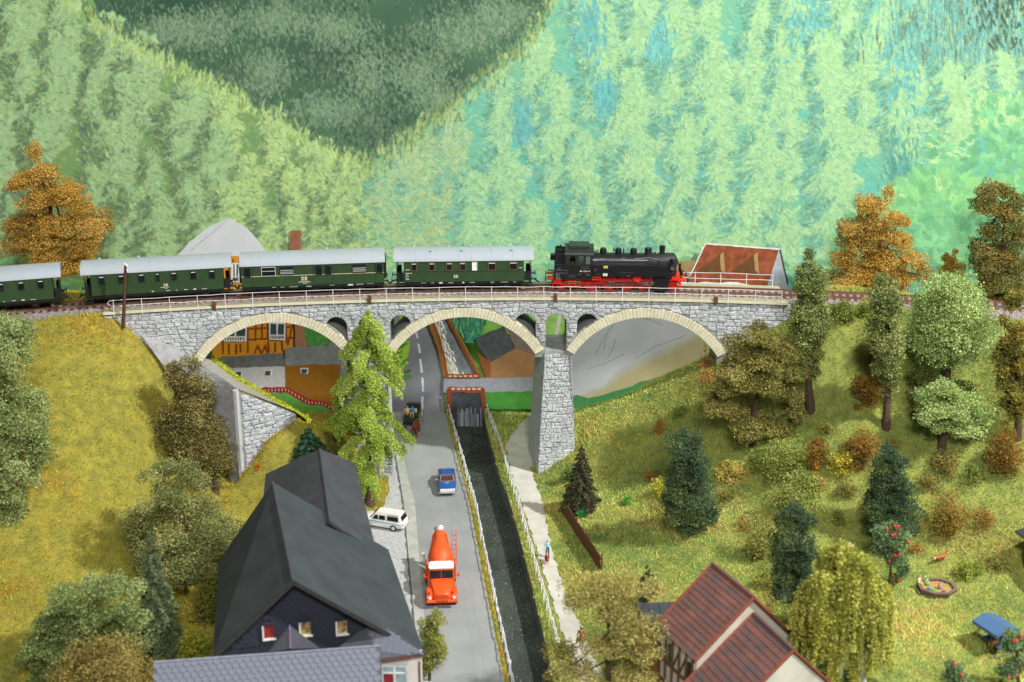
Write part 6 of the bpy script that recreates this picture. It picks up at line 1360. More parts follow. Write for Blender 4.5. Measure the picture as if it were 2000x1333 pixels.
# ================================================================ people and animals
SK = (226,176,140)
def figure(name, label, cat, loc, rz, J, col, sc=1.0, hair=(70,50,40), hat=None, group=None, voxel=.017, skirt=None):
    """J: joint positions facing -y; col: shirt, trousers, shoes"""
    j = {'pel':(0,0,.95),'che':(0,-.01,1.32),'nec':(0,-.01,1.47),'hea':(0,-.03,1.62),'shL':(.19,0,1.42),'shR':(-.19,0,1.42),'elL':(.25,.03,1.13),'elR':(-.25,.03,1.13),'haL':(.26,-.06,.88),'haR':(-.26,-.06,.88),'hiL':(.09,0,.93),'hiR':(-.09,0,.93),'knL':(.10,-.02,.50),'knR':(-.10,-.02,.50),'anL':(.10,.03,.09),'anR':(-.10,.03,.09),'toL':(.12,-.16,.05),'toR':(-.12,-.16,.05)}
    j.update(J); sh, tr, so = col; S_ = lambda p: tuple(q*sc for q in p); cps = []
    def cp(a, r0, b_, r1, c): cps.append((S_(j[a] if isinstance(a,str) else a), r0*sc, S_(j[b_] if isinstance(b_,str) else b_), r1*sc, c))
    def mid(a, b_, t): return tuple(np.array(j[a])*(1-t)+np.array(j[b_])*t)
    cp('pel',.145,mid('pel','che',.35),.135,tr); cp(mid('pel','che',.3),.14,'che',.155,sh); cp('che',.15,mid('che','nec',.7),.09,sh); cp('shL',.075,'shR',.075,sh); cp('nec',.055,'hea',.055,SK)
    h = np.array(j['hea']); nk = np.array(j['nec']); up = (h-nk)/np.linalg.norm(h-nk)
    cp(tuple(h-up*.03),.085,tuple(h+up*.04),.10,SK); cp(tuple(h+up*.05+np.array((0,.025,0))),.102,tuple(h+up*.06+np.array((0,.03,0))),.10,hair)
    cp(tuple(h+np.array((0,-.10,.0))),.022,tuple(h+np.array((0,-.11,-.015))),.024,SK)
    for s_ in (-1,1): cp(tuple(h+np.array((s_*.036,-.088,.022))),.014,tuple(h+np.array((s_*.036,-.09,.022))),.014,(60,44,40)); cp(tuple(h+np.array((s_*.098,.01,0))),.024,tuple(h+np.array((s_*.1,.015,.02))),.024,SK)
    cp(tuple(h+np.array((-.02,-.088,-.05))),.011,tuple(h+np.array((.02,-.088,-.05))),.011,(176,96,84))
    if hat: cp(tuple(h+up*.09+np.array((0,.01,0))),.105,tuple(h+up*.12+np.array((0,.0,0))),.09,hat); cp(tuple(h+up*.075+np.array((-.05,-.08,0))),.035,tuple(h+up*.075+np.array((.05,-.08,0))),.035,hat)
    for s_ in 'LR':
        cp('sh'+s_,.065,'el'+s_,.05,sh); cp('el'+s_,.048,mid('el'+s_,'ha'+s_,.55),.042,sh); cp(mid('el'+s_,'ha'+s_,.5),.036,'ha'+s_,.028,SK)
        hd = np.array(j['ha'+s_]); el = np.array(j['el'+s_]); dr = (hd-el)/max(np.linalg.norm(hd-el),1e-6); side = np.cross(dr,(0,1,0)); nrm = np.linalg.norm(side); side = side/nrm if nrm > .1 else np.array((1,0,0)); pn = np.cross(side, dr)
        cp(tuple(hd),.03,tuple(hd+dr*.06),.034,SK)
        for k, l_ in enumerate((.075,.085,.08,.06)):
            a_ = hd+dr*.07+side*(k-1.5)*.021; m_ = a_+dr*l_*.55+pn*.008; cp(tuple(a_),.0125,tuple(m_),.012,SK); cp(tuple(m_),.012,tuple(m_+dr*l_*.4+pn*.022),.010,SK)
        cp(tuple(hd+dr*.015+side*.035),.014,tuple(hd+dr*.06+side*.062+pn*.02),.0125,SK)
        cp('hi'+s_,.095,'kn'+s_,.068,tr); cp('kn'+s_,.066,'an'+s_,.045,tr); cp('an'+s_,.048,'to'+s_,.042,so)
    if skirt:
        for s_ in 'LR': cp('hi'+s_,.13,mid('hi'+s_,'kn'+s_,.85),.14,skirt)
    o = organic(name, cps, voxel*sc**.5, None, loc, rz); tag(o, label, cat, group); return o
SIT = dict(pel=(0,0,.52),che=(0,0,.90),nec=(0,-.01,1.06),hea=(0,-.03,1.22),shL=(.19,0,1.0),shR=(-.19,0,1.0),elL=(.27,-.06,.74),elR=(-.27,-.06,.74),haL=(.14,-.30,.66),haR=(-.14,-.30,.66),hiL=(.10,0,.50),hiR=(-.10,0,.50),knL=(.13,-.45,.50),knR=(-.13,-.45,.50),anL=(.13,-.48,.08),anR=(-.13,-.48,.08),toL=(.14,-.66,.05),toR=(-.14,-.66,.05))
# pedestrian and dog on the path
p = Pz(1069,1088,.06); figure('person', 'person in light blue shirt and dark trousers walking on the sandy path', 'person', p, R(6), dict(haL=(.16,-.26,.98),haR=(-.16,-.26,.98),elL=(.26,-.02,1.12),elR=(-.26,-.02,1.12),anL=(.10,-.18,.09),toL=(.11,-.36,.06),knL=(.10,-.14,.5),anR=(-.1,.16,.1),toR=(-.1,0,.05)), ((150,206,216),(62,66,78),(50,40,36)), hair=(96,92,90), sc=.88)
p = Pz(1068,1100,.06); RD = (140,44,28)
organic('dog', [((0,.35,.42),.13,(0,-.25,.44),.15,RD),((0,-.25,.46),.11,(0,-.42,.62),.09,RD),((0,-.42,.64),.095,(0,-.48,.64),.085,RD),((0,-.5,.62),.055,(0,-.62,.58),.04,(206,150,96)),((.06,-.40,.72),.03,(.10,-.42,.62),.025,RD),((-.06,-.40,.72),.03,(-.10,-.42,.62),.025,RD),((0,.35,.48),.035,(0,.58,.66),.018,RD)] +
  [((s_*.08,y,.38),.065,(s_*.09,y+dy_,.22),.04,RD) for s_ in (-1,1) for y, dy_ in ((-.22,.02),(.30,-.06))] + [((s_*.09,y+dy_,.22),.04,(s_*.09,y+d2,.05),.03,(190,130,80)) for s_ in (-1,1) for y, dy_, d2 in ((-.22,.02,-.02),(.30,-.06,.04))], .02, None, p, R(8))
tag(bpy.data.objects['dog'], 'small red brown dog on the path in front of the walker', 'dog')
# man in brown coat with bag
p = Pz(1135,1266,.06); mc = figure('person', 'person in long brown coat and pale cap walking away along the path', 'person', p, R(172), dict(haL=(.30,-.02,.86),elL=(.28,.04,1.12),haR=(-.28,.02,.86),anL=(.1,-.14,.1),toL=(.11,-.32,.06),anR=(-.1,.14,.1),toR=(-.1,-.02,.05)), ((176,116,52),(150,98,46),(56,44,38)), hat=(196,198,204), skirt=(176,116,52))
bgp = p + Matrix.Rotation(R(172),3,'Z') @ Vector((.31,-.05,.62)); bg_ = thing('hand_bag', 'dark handbag carried by the person in the brown coat', 'bag', bgp, R(172)); MB().box(-.06,.06,-.2,.2,-.14,.14).build('body', M('black leather', (40,38,42), .5), bg_, bevel=.03, smooth=True); MB().path([Vector((0,-.12,.13)),Vector((0,-.08,.26)),Vector((0,.08,.26)),Vector((0,.12,.13))],.014).build('handle', M('black leather', (40,38,42), .5), bg_)
# carriage and horse
cp0 = Pz(806,829,.05); crg = thing('horse_carriage', 'dark green open carriage with silver wheels on the road under the viaduct', 'carriage', cp0, R(-3)); m_cgr = M('carriage green', (34,54,42), .4, .1, 3); m_sil = M('silver wheel', (196,196,192), .3, .06, 4, metal=.5)
MB().box(-.62,.62,-1.5,-.9,.75,1.0).build('footboard', m_cgr, crg, bevel=.03); MB().hexa([(-.62,-.95,.7),(.62,-.95,.7),(.62,1.3,.7),(-.62,1.3,.7)], [(-.72,-.95,1.25),(.72,-.95,1.25),(.75,1.4,1.45),(-.75,1.4,1.45)]).build('body', m_cgr, crg, bevel=.06)
MB().box(-.66,.66,-1.0,-.45,1.25,1.38).build('seat', M('seat black green', (40,50,44), .5), crg, bevel=.05); MB().box(-.66,.66,-1.55,-1.47,.8,1.3).build('dash_board', m_cgr, crg, bevel=.02); MB().box(-.7,.7,.9,1.3,1.2,1.85).build('rear_seat', m_cgr, crg, bevel=.08); MB().box(.15,.5,-.4,.0,1.4,1.75).build('cushion', M('cream cushion', (216,206,150), .7), crg, bevel=.05)
def cart_wheel(x, y, r):
    b = MB().lathe([(r*.88,-.035),(r,-.035),(r,.035),(r*.88,.035),(r*.88,-.035)], axis='x', n=24); o = b.build('wheel', m_sil, crg, smooth=True, loc=(x,y,r)); s2 = MB()
    for k in range(10): a = 2*math.pi*k/10; s2.tube((0,0,0),(0,r*.9*math.cos(a),r*.9*math.sin(a)),.025,.02,5)
    s2.tube((-.08,0,0),(.08,0,0),.08); s2.build('spokes', M('wheel brown', (96,60,44), .6), o)
for s_ in (-1, 1): cart_wheel(s_*.92, -.95, .48); cart_wheel(s_*.95, .95, .62); MB().box(s_*.85-.08,s_*.85+.08,-1.05,-.85,1.25,1.5).build('lamp', M('brass lamp', (186,150,96), .3, metal=.5), crg, bevel=.02); MB().prism([(.0,0)]+[(0,0)],0,0) if False else None
for s_ in (-1, 1): MB().tube((s_*.4,-1.5,.8),(s_*.36,-3.6,.95),.035).build('shaft', M('shaft brown', (96,60,44), .6), crg)
for s_, y in ((-1,-.95),(1,-.95)): pass
MB().tube((-.92,-.95,.48),(.92,-.95,.48),.05).tube((-.95,.95,.62),(.95,.95,.62),.05).build('axle', m_blk, crg)
ctr = Matrix.Rotation(R(-3),3,'Z')
dS = dict(SIT); figure('person', 'coachman in blue shirt, ochre trousers and dark hat sitting on the carriage', 'person', cp0+ctr@Vector((.08,-.55,.92)), R(-3), dS, ((84,134,186),(190,148,62),(60,50,40)), hat=(44,44,50))
figure('person', 'passenger in pale yellow top with red hair beside the coachman on the carriage', 'person', cp0+ctr@Vector((-.42,-.42,.86)), R(-10), dS, ((228,206,130),(176,110,116),(60,50,40)), hair=(136,44,36), sc=.96)
HC = (126,58,26); HD = (66,34,22)
hp0 = Pz(813,853,.05)
def leg(x, y, z, kx, ky, kz, fx, fy_, back):
    return [((x,y,z),.13,(kx,ky,kz),.075,HC),((kx,ky,kz),.07,(fx,fy_+(.03 if back else 0),.26),.05,HC),((fx,fy_,.26),.05,(fx,fy_-.03,.09),.055,HD),((fx,fy_-.03,.07),.07,(fx,fy_-.06,.05),.075,(190,170,140))]
horse = organic('horse', [((0,.75,1.22),.31,(0,.2,1.16),.30,HC),((0,.2,1.16),.30,(0,-.55,1.2),.33,HC),((0,-.6,1.32),.26,(0,-.98,1.75),.16,HC),((0,-.98,1.78),.13,(0,-1.15,1.88),.13,HC),((0,-1.17,1.86),.125,(.10,-1.42,1.56),.085,HC),((.10,-1.42,1.56),.085,(.12,-1.48,1.48),.075,HD),((.07,-1.02,1.98),.03,(.08,-1.03,2.1),.015,HC),((-.07,-1.02,1.98),.03,(-.08,-1.03,2.1),.015,HC),((0,-.72,1.72),.05,(0,-.98,2.0),.045,HD),((0,-.5,1.5),.05,(0,-.75,1.75),.05,HD),((0,1.02,1.35),.06,(0,1.18,1.0),.07,HD),((0,1.18,1.0),.07,(0,1.18,.55),.04,HD)]
  + leg(.17,-.6,1.02,.17,-.66,.58,.17,-.64,False)+leg(-.17,-.6,1.02,-.17,-.82,.62,-.17,-.72,False)+leg(.18,.72,1.0,.18,.58,.72,.18,.86,True)+leg(-.18,.72,1.0,-.18,.52,.72,-.18,.74,True), .035, None, hp0, R(-6))
tag(horse, 'chestnut horse pulling the green carriage along the road', 'horse')
# sandpit with children
sp0 = G(1830,1152); spz = sp0.z+.02; snd = thing('sandpit', 'octagonal brown wooden sandpit on the garden lawn', 'sandpit', (sp0.x, sp0.y, spz)); m_sb = M('sandpit wood', (112,92,84), .8, .1, 2); oc = [(1.5*math.cos(a), 1.28*math.sin(a)) for a in np.linspace(math.pi/8, math.pi/8+2*math.pi, 9)[:-1]]
for i in range(8):
    (x0,y0),(x1,y1) = oc[i], oc[(i+1)%8]; f = .80; MB().hexa([(x0,y0,.22),(x1,y1,.22),(x1*f,y1*f,.22),(x0*f,y0*f,.22)], [(x0,y0,.30),(x1,y1,.30),(x1*f,y1*f,.30),(x0*f,y0*f,.30)]).build('rim_board', m_sb, snd, bevel=.01); MB().hexa([(x0*.92,y0*.92,0),(x1*.92,y1*.92,0),(x1*.88,y1*.88,0),(x0*.88,y0*.88,0)], [(x0*.92,y0*.92,.22),(x1*.92,y1*.92,.22),(x1*.88,y1*.88,.22),(x0*.88,y0*.88,.22)]).build('side_board', m_sb, snd); MB().box(x0*.93-.05,x0*.93+.05,y0*.93-.05,y0*.93+.05,-.1,.22).build('leg', m_sb, snd)
MB().add([(x*.88,y*.88,.10) for x,y in oc], [tuple(range(8))]).build('sand', M('play sand', (176,136,84), .95, .12, 3, bump=.6, bscale=8), snd)
KID = dict(SIT); base = Vector((sp0.x, sp0.y, spz))
figure('child', 'child in white top and yellow skirt sitting on the sandpit rim', 'child', base+Vector((-1.28,.42,.02)), R(52), KID, ((228,214,206),(226,196,74),(190,40,30)), sc=.66, hair=(110,80,50))
figure('child', 'child in green top with dark red hair crouching in the sandpit', 'child', base+Vector((-.66,.55,-.12)), R(10), KID, ((132,196,130),(90,150,90),(60,60,60)), sc=.60, hair=(90,36,26))
figure('child', 'child in lilac top with ginger hair seated in the sandpit middle', 'child', base+Vector((.12,-.1,-.16)), R(75), KID, ((150,138,168),(120,112,140),(60,60,60)), sc=.60, hair=(184,112,58))
tb_ = thing('toy_bucket', 'small yellow green toy bucket near the front of the sandpit', 'bucket', base+Vector((.35,-.62,.11))); MB().lathe([(.08,0),(.12,.2),(.11,.2),(.07,.02)], n=10).build('body', M('toy yellow green', (180,176,50), .5), tb_); MB().path([Vector((-.11,0,.19)),Vector((0,0,.31)),Vector((.11,0,.19))],.012).build('handle', m_wht, tb_)
ts = thing('toy_digger', 'tiny green and blue toy lying on the sand beside the children', 'toy', base+Vector((-.45,-.32,.11)), R(-25)); MB().hexa([(-.3,-.1,0),(.3,-.1,0),(.3,.1,0),(-.3,.1,0)],[(-.2,-.09,.16),(.28,-.09,.1),(.28,.09,.1),(-.2,.09,.16)]).build('body', M('toy green', (92,176,96), .5), ts, bevel=.03); MB().box(-.38,-.2,-.09,.09,.02,.16).build('cab', M('toy blue', (84,140,196), .5), ts, bevel=.02)
# ginger cat in the tall grass
cp_ = G(1836,1100); CO = (170,92,44)
cat = organic('cat', [((-.22,0,.42),.16,(.18,0,.46),.17,CO),((-.22,0,.46),.12,(-.42,-.05,.42),.12,CO),((-.44,-.06,.42),.11,(-.52,-.08,.36),.07,(230,226,218)),((-.40,-.08,.54),.03,(-.41,-.09,.6),.015,CO),((-.40,.06,.54),.03,(-.41,.07,.6),.015,CO),((.25,0,.55),.07,(.5,.05,.9),.04,CO),((.5,.05,.9),.045,(.68,.05,.95),.035,CO)]+[((x,s_*.09,.36),.06,(x+.02,s_*.1,.08),.035,CO) for x in (-.2,.18) for s_ in (-1,1)]+[((.2,-.1,.08),.04,(.18,-.12,.06),.045,(230,226,218))], .025, None, cp_, R(10)); cat.scale = (1.05,1.05,1.05)
tag(cat, 'ginger and white cat with raised tail in the grass above the sandpit', 'cat')
# garden swing
g1 = G(1938,1268); sw = thing('garden_swing', 'garden swing seat with blue canopy and metal frame on the lawn', 'swing', g1, R(-64)); m_can = M('canopy blue', (72,104,140), .6, .05, 2); m_met = M('frame metal', (150,148,136), .35, .08, 4, metal=.6)
for s_ in (-1, 1): MB().slab([(-1.15,0,2.25),(1.15,0,2.25),(1.15,s_*1.0,1.95),(-1.15,s_*1.0,1.95)][::s_], .04).build('canopy', m_can, sw); MB().slab([(-1.15,s_*1.0,1.95),(1.15,s_*1.0,1.95),(1.15,s_*1.03,1.72),(-1.15,s_*1.03,1.72)], .03).build('canopy_valance', m_can, sw)
for sx in (-1, 1):
    MB().slab([(sx*1.16,-1.02,1.94),(sx*1.16,0,2.24),(sx*1.16,1.02,1.94),(sx*1.16,1.02,1.72),(sx*1.16,0,2.02),(sx*1.16,-1.02,1.72)], .03).build('canopy_valance', m_can, sw)
    for sy in (-1, 1): MB().tube((sx*1.05,sy*.85,0),(sx*1.05,sy*.05,2.0),.035).build('leg', m_met, sw)
    MB().tube((sx*1.05,-.85,.06),(sx*1.05,.85,.06),.035).build('foot_bar', m_met, sw)
MB().tube((-1.05,0,2.0),(1.05,0,2.0),.035).build('top_bar', m_met, sw); MB().box(-.85,.85,-.3,.3,.48,.6).build('seat', m_can, sw, bevel=.04); MB().hexa([(-.85,.26,.55),(.85,.26,.55),(.85,.34,.55),(-.85,.34,.55)],[(-.85,.42,1.15),(.85,.42,1.15),(.85,.5,1.15),(-.85,.5,1.15)]).build('backrest', m_can, sw, bevel=.03)
for sx in (-1, 1): MB().tube((sx*.85,0,.55),(sx*.85,0,2.0),.015).build('hanger', m_met, sw)
figure('person', 'person in brown clothes reclining on the blue swing seat', 'person', g1+Matrix.Rotation(R(-64),3,'Z')@Vector((.15,.1,.16)), R(-64), dict(SIT), ((166,104,54),(196,136,72),(120,80,50)), hair=(110,60,36))
# ================================================================ fences
def white_fence(name, label, base, step):
    P = [Pz(x, y, .0) for x, y in base]; t = thing(name, label, 'fence', (0,0,0), group='white fences along the canal'); seg = [0]
    for i in range(len(P)-1): seg.append(seg[-1]+(P[i+1]-P[i]).length)
    def atd(s_):
        for i in range(len(P)-1):
            if s_ <= seg[i+1]: return P[i].lerp(P[i+1], (s_-seg[i])/(seg[i+1]-seg[i]))
        return P[-1]
    rr = random.Random(int(P[0].x*100)); n_ = int(seg[-1]/step); tops = []; m_wf = M('white wire fence', (226,226,224), .5, .05)
    pm = MB().tube((0,0,-.15),(0,0,1.0),.045,.04,6).mesh('post'); st_ = MB().tube((.0,-.02,.95),(.05,-.55,.12),.035,.03,5).mesh('strut')
    for k in range(n_+1):
        q = atd(k*step); q.z = .02; o = link('post', pm, m_wf, t, q); o.rotation_euler = (rr.uniform(-.08,.08), rr.uniform(-.10,.10), 0); link('strut', st_, m_wf, t, q).rotation_euler = (0,0,rr.uniform(-.3,.3)); tops.append(q+Vector((rr.uniform(-.06,.06),0,1.0+rr.uniform(-.08,.05))))
        if k < n_: w_ = atd((k+.5)*step); tops.append(Vector((w_.x+rr.uniform(-.05,.05), w_.y, .93+rr.uniform(-.07,.03))))
    MB().path(tops, .045, 6).build('top_rail', m_wf, t); MB().path([q-Vector((0,0,.48)) for q in tops], .028, 5).build('lower_wire', m_wf, t); return t
white_fence('wire_fence', 'white wire fence between the road and the canal', [(875,806),(894,870),(915,945),(930,1000),(950,1100),(973,1210),(990,1290),(1003,1350)], 1.45)
white_fence('wire_fence', 'white wire fence between the canal and the sandy path', [(950,806),(974,870),(998,945),(1016,1005),(1045,1110),(1071,1200),(1093,1282)], 1.45)
pf0, pf1 = Vector(G(1101,1006)), Vector(G(1172,1116)); pf_ = thing('plank_fence', 'low brown plank fence running down the garden towards the path', 'fence', (0,0,0)); m_pf = M('brown plank', (104,62,40), .75, .12, 3); n_ = 30; rr = random.Random(6)
for k in range(n_):
    a, c = pf0.lerp(pf1, k/n_), pf0.lerp(pf1, (k+.93)/n_); h = 1.35+rr.uniform(-.04,.04); za = Gxy(a.x,a.y)
    o = MB().beam(Vector((a.x,a.y,za-.1+h/2)), Vector((c.x,c.y,za-.1+h/2+rr.uniform(-.02,.02))), .06, h+.2).build('plank', m_pf, pf_, bevel=.01)
for k in (0,.33,.66,1.0):
    a = pf0.lerp(pf1, k); MB().box(a.x+.05,a.x+.19,a.y-.07,a.y+.07,Gxy(a.x,a.y)-.2,Gxy(a.x,a.y)+1.55).build('post', m_pf, pf_, bevel=.01)
for z in (.35,1.0): MB().beam(pf0+Vector((.06,0,z)), pf1+Vector((.06,0,z)), .06, .1).build('rail', m_pf, pf_)
# telegraph pole
tb0 = Py(240,632,115.2); tp = thing('telegraph_pole', 'leaning brown telegraph pole at the left end of the viaduct', 'pole', tb0); top = Py(245,518,115.2)-tb0
MB().tube((0,0,-.4), top, .16, .11, 10).build('post', M('pole brown', (88,58,44), .85, .15, 3), tp, smooth=True)
for k, (dx_, dz_) in enumerate(((.14,-.05),(.16,-.5),(-.02,.08))): MB().lathe([(.04,-.1),(.08,-.06),(.09,.06),(.05,.14),(.02,.16)], top+Vector((dx_,-.12,dz_)), 'z', 10).build('insulator', M('porcelain', (222,222,218), .25, .03), tp, smooth=True)
# ================================================================ vegetation
M_LEAF = Mattr('flock foliage', .85, .15, .0, 1, .18); M_BARK = M('bark brown', (82,64,50), .9, .25, 3, bump=.8, bscale=8); M_BIRCH = M('birch bark', (206,204,196), .8, .2, 2, bump=.4, col2=(232,230,224)); M_PINE = M('pine bark', (150,96,62), .9, .2, 3, bump=.8)
def tri_leaves(P, size, cols, rng, elong=1.0, up=None):
    n = len(P); a = rng.normal(size=(n,3)); a /= np.linalg.norm(a, axis=1, keepdims=True)+1e-9
    if up is not None: a = a*(1-up[1])+np.array(up[0])*up[1]; a /= np.linalg.norm(a, axis=1, keepdims=True)+1e-9
    b_ = rng.normal(size=(n,3)); b_ -= a*(a*b_).sum(1, keepdims=True); b_ /= np.linalg.norm(b_, axis=1, keepdims=True)+1e-9
    s = (size*rng.uniform(.6, 1.4, n))[:,None]
    V = np.stack([P+a*s*elong, P-a*s*.5*elong+b_*s*.8/max(elong,1)**.5, P-a*s*.5*elong-b_*s*.8/max(elong,1)**.5], 1).reshape(-1,3)
    return V, np.repeat(cols, 3, 0)
GAIN = [1.6]; PUFFN = [2]
def palcols(pal, n, rng, clump=None, jit=.14):
    p = np.array([lin(c) for c in pal]); i = rng.integers(0, len(p), n) if clump is None else np.where(rng.random(n) < .6, clump % len(p), rng.integers(0, len(p), n))
    return np.minimum(p[i]*rng.uniform(1-jit, 1+jit, (n,1))*GAIN[0]*np.array([1.05,1.0,.86]), .8)
def crown(rows, Yb, style, seed, nclump=None, cr=.34, depth=.9, dens=900, size=.085, pal=((90,110,60),), elong=1.0, puffs=None):
    rng = np.random.default_rng(seed); rows = sorted(rows); ys = np.array([r[0] for r in rows], float); xl = np.array([r[1] for r in rows], float); xr = np.array([r[2] for r in rows], float)
    yy_ = np.linspace(ys[0], ys[-1], 200); W = np.interp(yy_, ys, xr-xl); s = scl(Py((xl.mean()+xr.mean())/2, ys.mean(), Yb)); area = W.sum()*(yy_[1]-yy_[0])/s**2
    Hpx = ys[-1]-ys[0]
    if nclump is None: nclump = int(np.clip(area*2.4, 14, 120))
    pr = (W+3); pr = pr/pr.sum(); cyp = rng.choice(yy_, size=nclump, p=pr)+rng.uniform(-3,3,nclump); c0 = np.interp(cyp, ys, (xl+xr)/2); hw = np.interp(cyp, ys, (xr-xl)/2)
    th = rng.uniform(0, 2*np.pi, nclump); rad = rng.random(nclump)**.5
    rpx = np.maximum(hw*cr, Hpx*.05)*rng.uniform(.7, 1.25, nclump)
    cxp = c0 + np.cos(th)*rad*np.maximum(hw-rpx*.75, 0); dy = np.sin(th)*rad*np.maximum(hw-rpx*.7, 0)*depth/s
    cyp = np.clip(cyp, ys[0]+rpx*.6, np.maximum(ys[-1]-rpx*.5, ys[0]+rpx*.6+1))
    flat = np.ones(nclump)*.85
    if puffs:
        PX = []
        for (a, c, rx, ry) in puffs:
            hwid = np.interp(c, ys, (xr-xl)/2)
            for q in range(PUFFN[0]): PX.append((a+(rng.uniform(-.25,.25)*rx if q else 0), c+(rng.uniform(-.2,.2)*ry if q else 0), rx*(1 if q == 0 else .85), ry, (rng.uniform(-.35,.1) if q == 0 else rng.uniform(.2,.9))*hwid*depth))
        PX = np.array(PX); cxp, cyp, rpx = PX[:,0], PX[:,1], PX[:,2]; dy = PX[:,4]/s; flat = PX[:,3]/PX[:,2]; nclump = len(PX)
    Cc = np.array([tuple(Py(a, c, Yb)) for a, c in zip(cxp, cyp)]); Cc[:,1] += dy; rr = rpx/s
    n = int(area*dens*.69); wts = rr**2; k = rng.choice(nclump, n, p=wts/wts.sum())
    d = rng.normal(size=(n,3)); d /= np.linalg.norm(d, axis=1, keepdims=True); r_ = rng.random(n)**(.22 if style == 'foam' else .34)
    wob_ = 1+.22*np.sin(d[:,0]*5+k)+.18*np.sin(d[:,2]*7+k*1.7)
    dd = d*(rr[k]*r_*wob_)[:,None]; dd[:,2] *= flat[k]; P = Cc[k]+dd
    return P, palcols(pal, n, rng, k), Cc, rr, rng
def trunk(t, p0, p1, r0, r1, Cc, mat, rng, nl=5, name='trunk'):
    p0 = Vector(p0); p1 = Vector(p1); b = MB(); mids = [p0]; 
    for k in range(1, 5): mids.append(p0.lerp(p1, k/4)+Vector((rng.uniform(-1,1)*r0*.7, rng.uniform(-1,1)*r0*.7, 0)))
    rs_ = [r0*1.25]+[r0+(r1-r0)*k/4 for k in range(1,5)]
    for k in range(4): b.tube(mids[k], mids[k+1], rs_[k], rs_[k+1], 9)
    b.build(name, mat, t, smooth=True)
    if nl and Cc is not None:
        b = MB()
        for q in rng.choice(len(Cc), min(nl, len(Cc)), replace=False):
            s_ = mids[2+int(rng.integers(0,3))]; e = Vector(Cc[q]); m_ = s_.lerp(e, .5)+Vector((0,0,-.15*(e-s_).length*rng.random())); b.tube(s_, m_, r1*.8, r1*.5, 6); b.tube(m_, e, r1*.5, r1*.2, 6)
        tag(b.build('limbs', mat, t, smooth=True), kind='stuff')
SEED = [100]
def tree(name, label, rows, base=None, Yb=None, style='leafy', pal=(), cat='tree', trunk_r=.22, bark=None, group=None, **kw):
    SEED[0] += 7
    if base is not None:
        g = G(*base) if Yb is None else Vector((Py(base[0], base[1], Yb).x, Yb, Gxy(Py(base[0], base[1], Yb).x, Yb)))
    else:
        cx = sum((r[1]+r[2])/2 for r in rows)/len(rows); q = Py(cx, rows[-1][0], Yb); g = Vector((q.x, Yb, Gxy(q.x, Yb)))
    t = thing(name, label, cat, g, 0, group); Yp = g.y
    P, cols, Cc, rr, rng = crown(rows, Yp, style, SEED[0], pal=pal, **{k: v for k, v in kw.items() if k in ('nclump','cr','depth','dens','puffs')})
    V, c3 = tri_leaves(P, kw.get('size', .085), cols, rng, kw.get('elong', 1.0))
    gv = np.array(g); link('crown', npmesh('crown', V-gv, np.arange(len(V)).reshape(-1,3), c3), M_LEAF, t)
    top = Vector(Cc[Cc[:,2].argsort()[int(len(Cc)*.75)]]); ax = Vector((float(Cc[:,0].mean()), float(Cc[:,1].mean()), float(top.z)))
    if trunk_r: trunk(t, Vector((0,0,-.3)), ax-g, trunk_r, trunk_r*.45, Cc-gv, bark or M_BARK, rng, kw.get('nl', 6))
    return t, g, Cc
ORANGE = ((158,130,66),(142,116,56),(172,144,80),(126,102,50),(164,132,62)); OLV = ((104,104,52),(122,118,62),(88,92,46),(134,124,64),(112,98,48)); GRYG = ((96,108,66),(118,128,82),(80,94,56),(136,142,96),(104,116,64)); LTG = ((122,142,88),(142,160,108),(104,126,74),(158,174,124),(128,148,92))
BLUG = ((52,72,58),(62,82,64),(45,63,51),(73,94,68),(88,104,62)); OLB = ((112,110,62),(130,126,74),(96,94,50),(148,142,90),(86,82,46)); APL = ((84,108,74),(98,122,86),(70,92,64),(112,136,100))
tree('autumn_tree', 'orange brown autumn tree behind the coaches at the left', [(278,58,72),(305,48,86),(340,22,108),(365,14,128),(400,52,150),(425,8,196),(450,2,206),(485,-10,196),(520,-8,178),(545,0,160)], Yb=126, style='foam', pal=ORANGE, cr=.36, dens=1500, size=.075, nclump=75, puffs=[(67,297,17,20),(85,335,26,15),(52,352,32,16),(28,362,15,11),(104,352,14,14),(100,385,42,22),(70,395,28,18),(132,375,30,20),(160,402,24,22),(58,440,42,22),(22,446,20,16),(176,440,30,22),(120,440,36,22),(88,470,46,26),(162,480,32,22),(28,482,28,20),(190,462,16,13),(100,515,56,26),(150,520,28,22)], trunk_r=.3)
tree('autumn_tree', 'tall orange autumn tree behind the track right of the painted barn', [(368,1722,1750),(400,1684,1766),(430,1664,1772),(460,1640,1742),(490,1642,1790),(520,1622,1812),(560,1616,1822),(585,1625,1815)], Yb=126.5, style='foam', pal=ORANGE, cr=.34, dens=1500, size=.075, nclump=75, puffs=[(1736,380,14,18),(1715,404,22,16),(1690,402,20,16),(1752,430,26,9),(1702,438,30,17),(1660,446,22,15),(1722,458,34,18),(1758,472,26,17),(1680,480,36,20),(1648,505,26,20),(1722,510,40,22),(1782,506,26,19),(1690,540,46,22),(1750,545,40,22),(1802,536,20,20),(1640,552,24,16),(1720,570,50,16)], trunk_r=.3)
tree('autumn_tree', 'small orange autumn tree low behind the track near right edge', [(488,1848,1876),(508,1836,1890),(530,1838,1888),(545,1845,1880)], Yb=128, style='foam', pal=ORANGE, cr=.45, dens=1500, size=.07, nclump=12, trunk_r=.12)
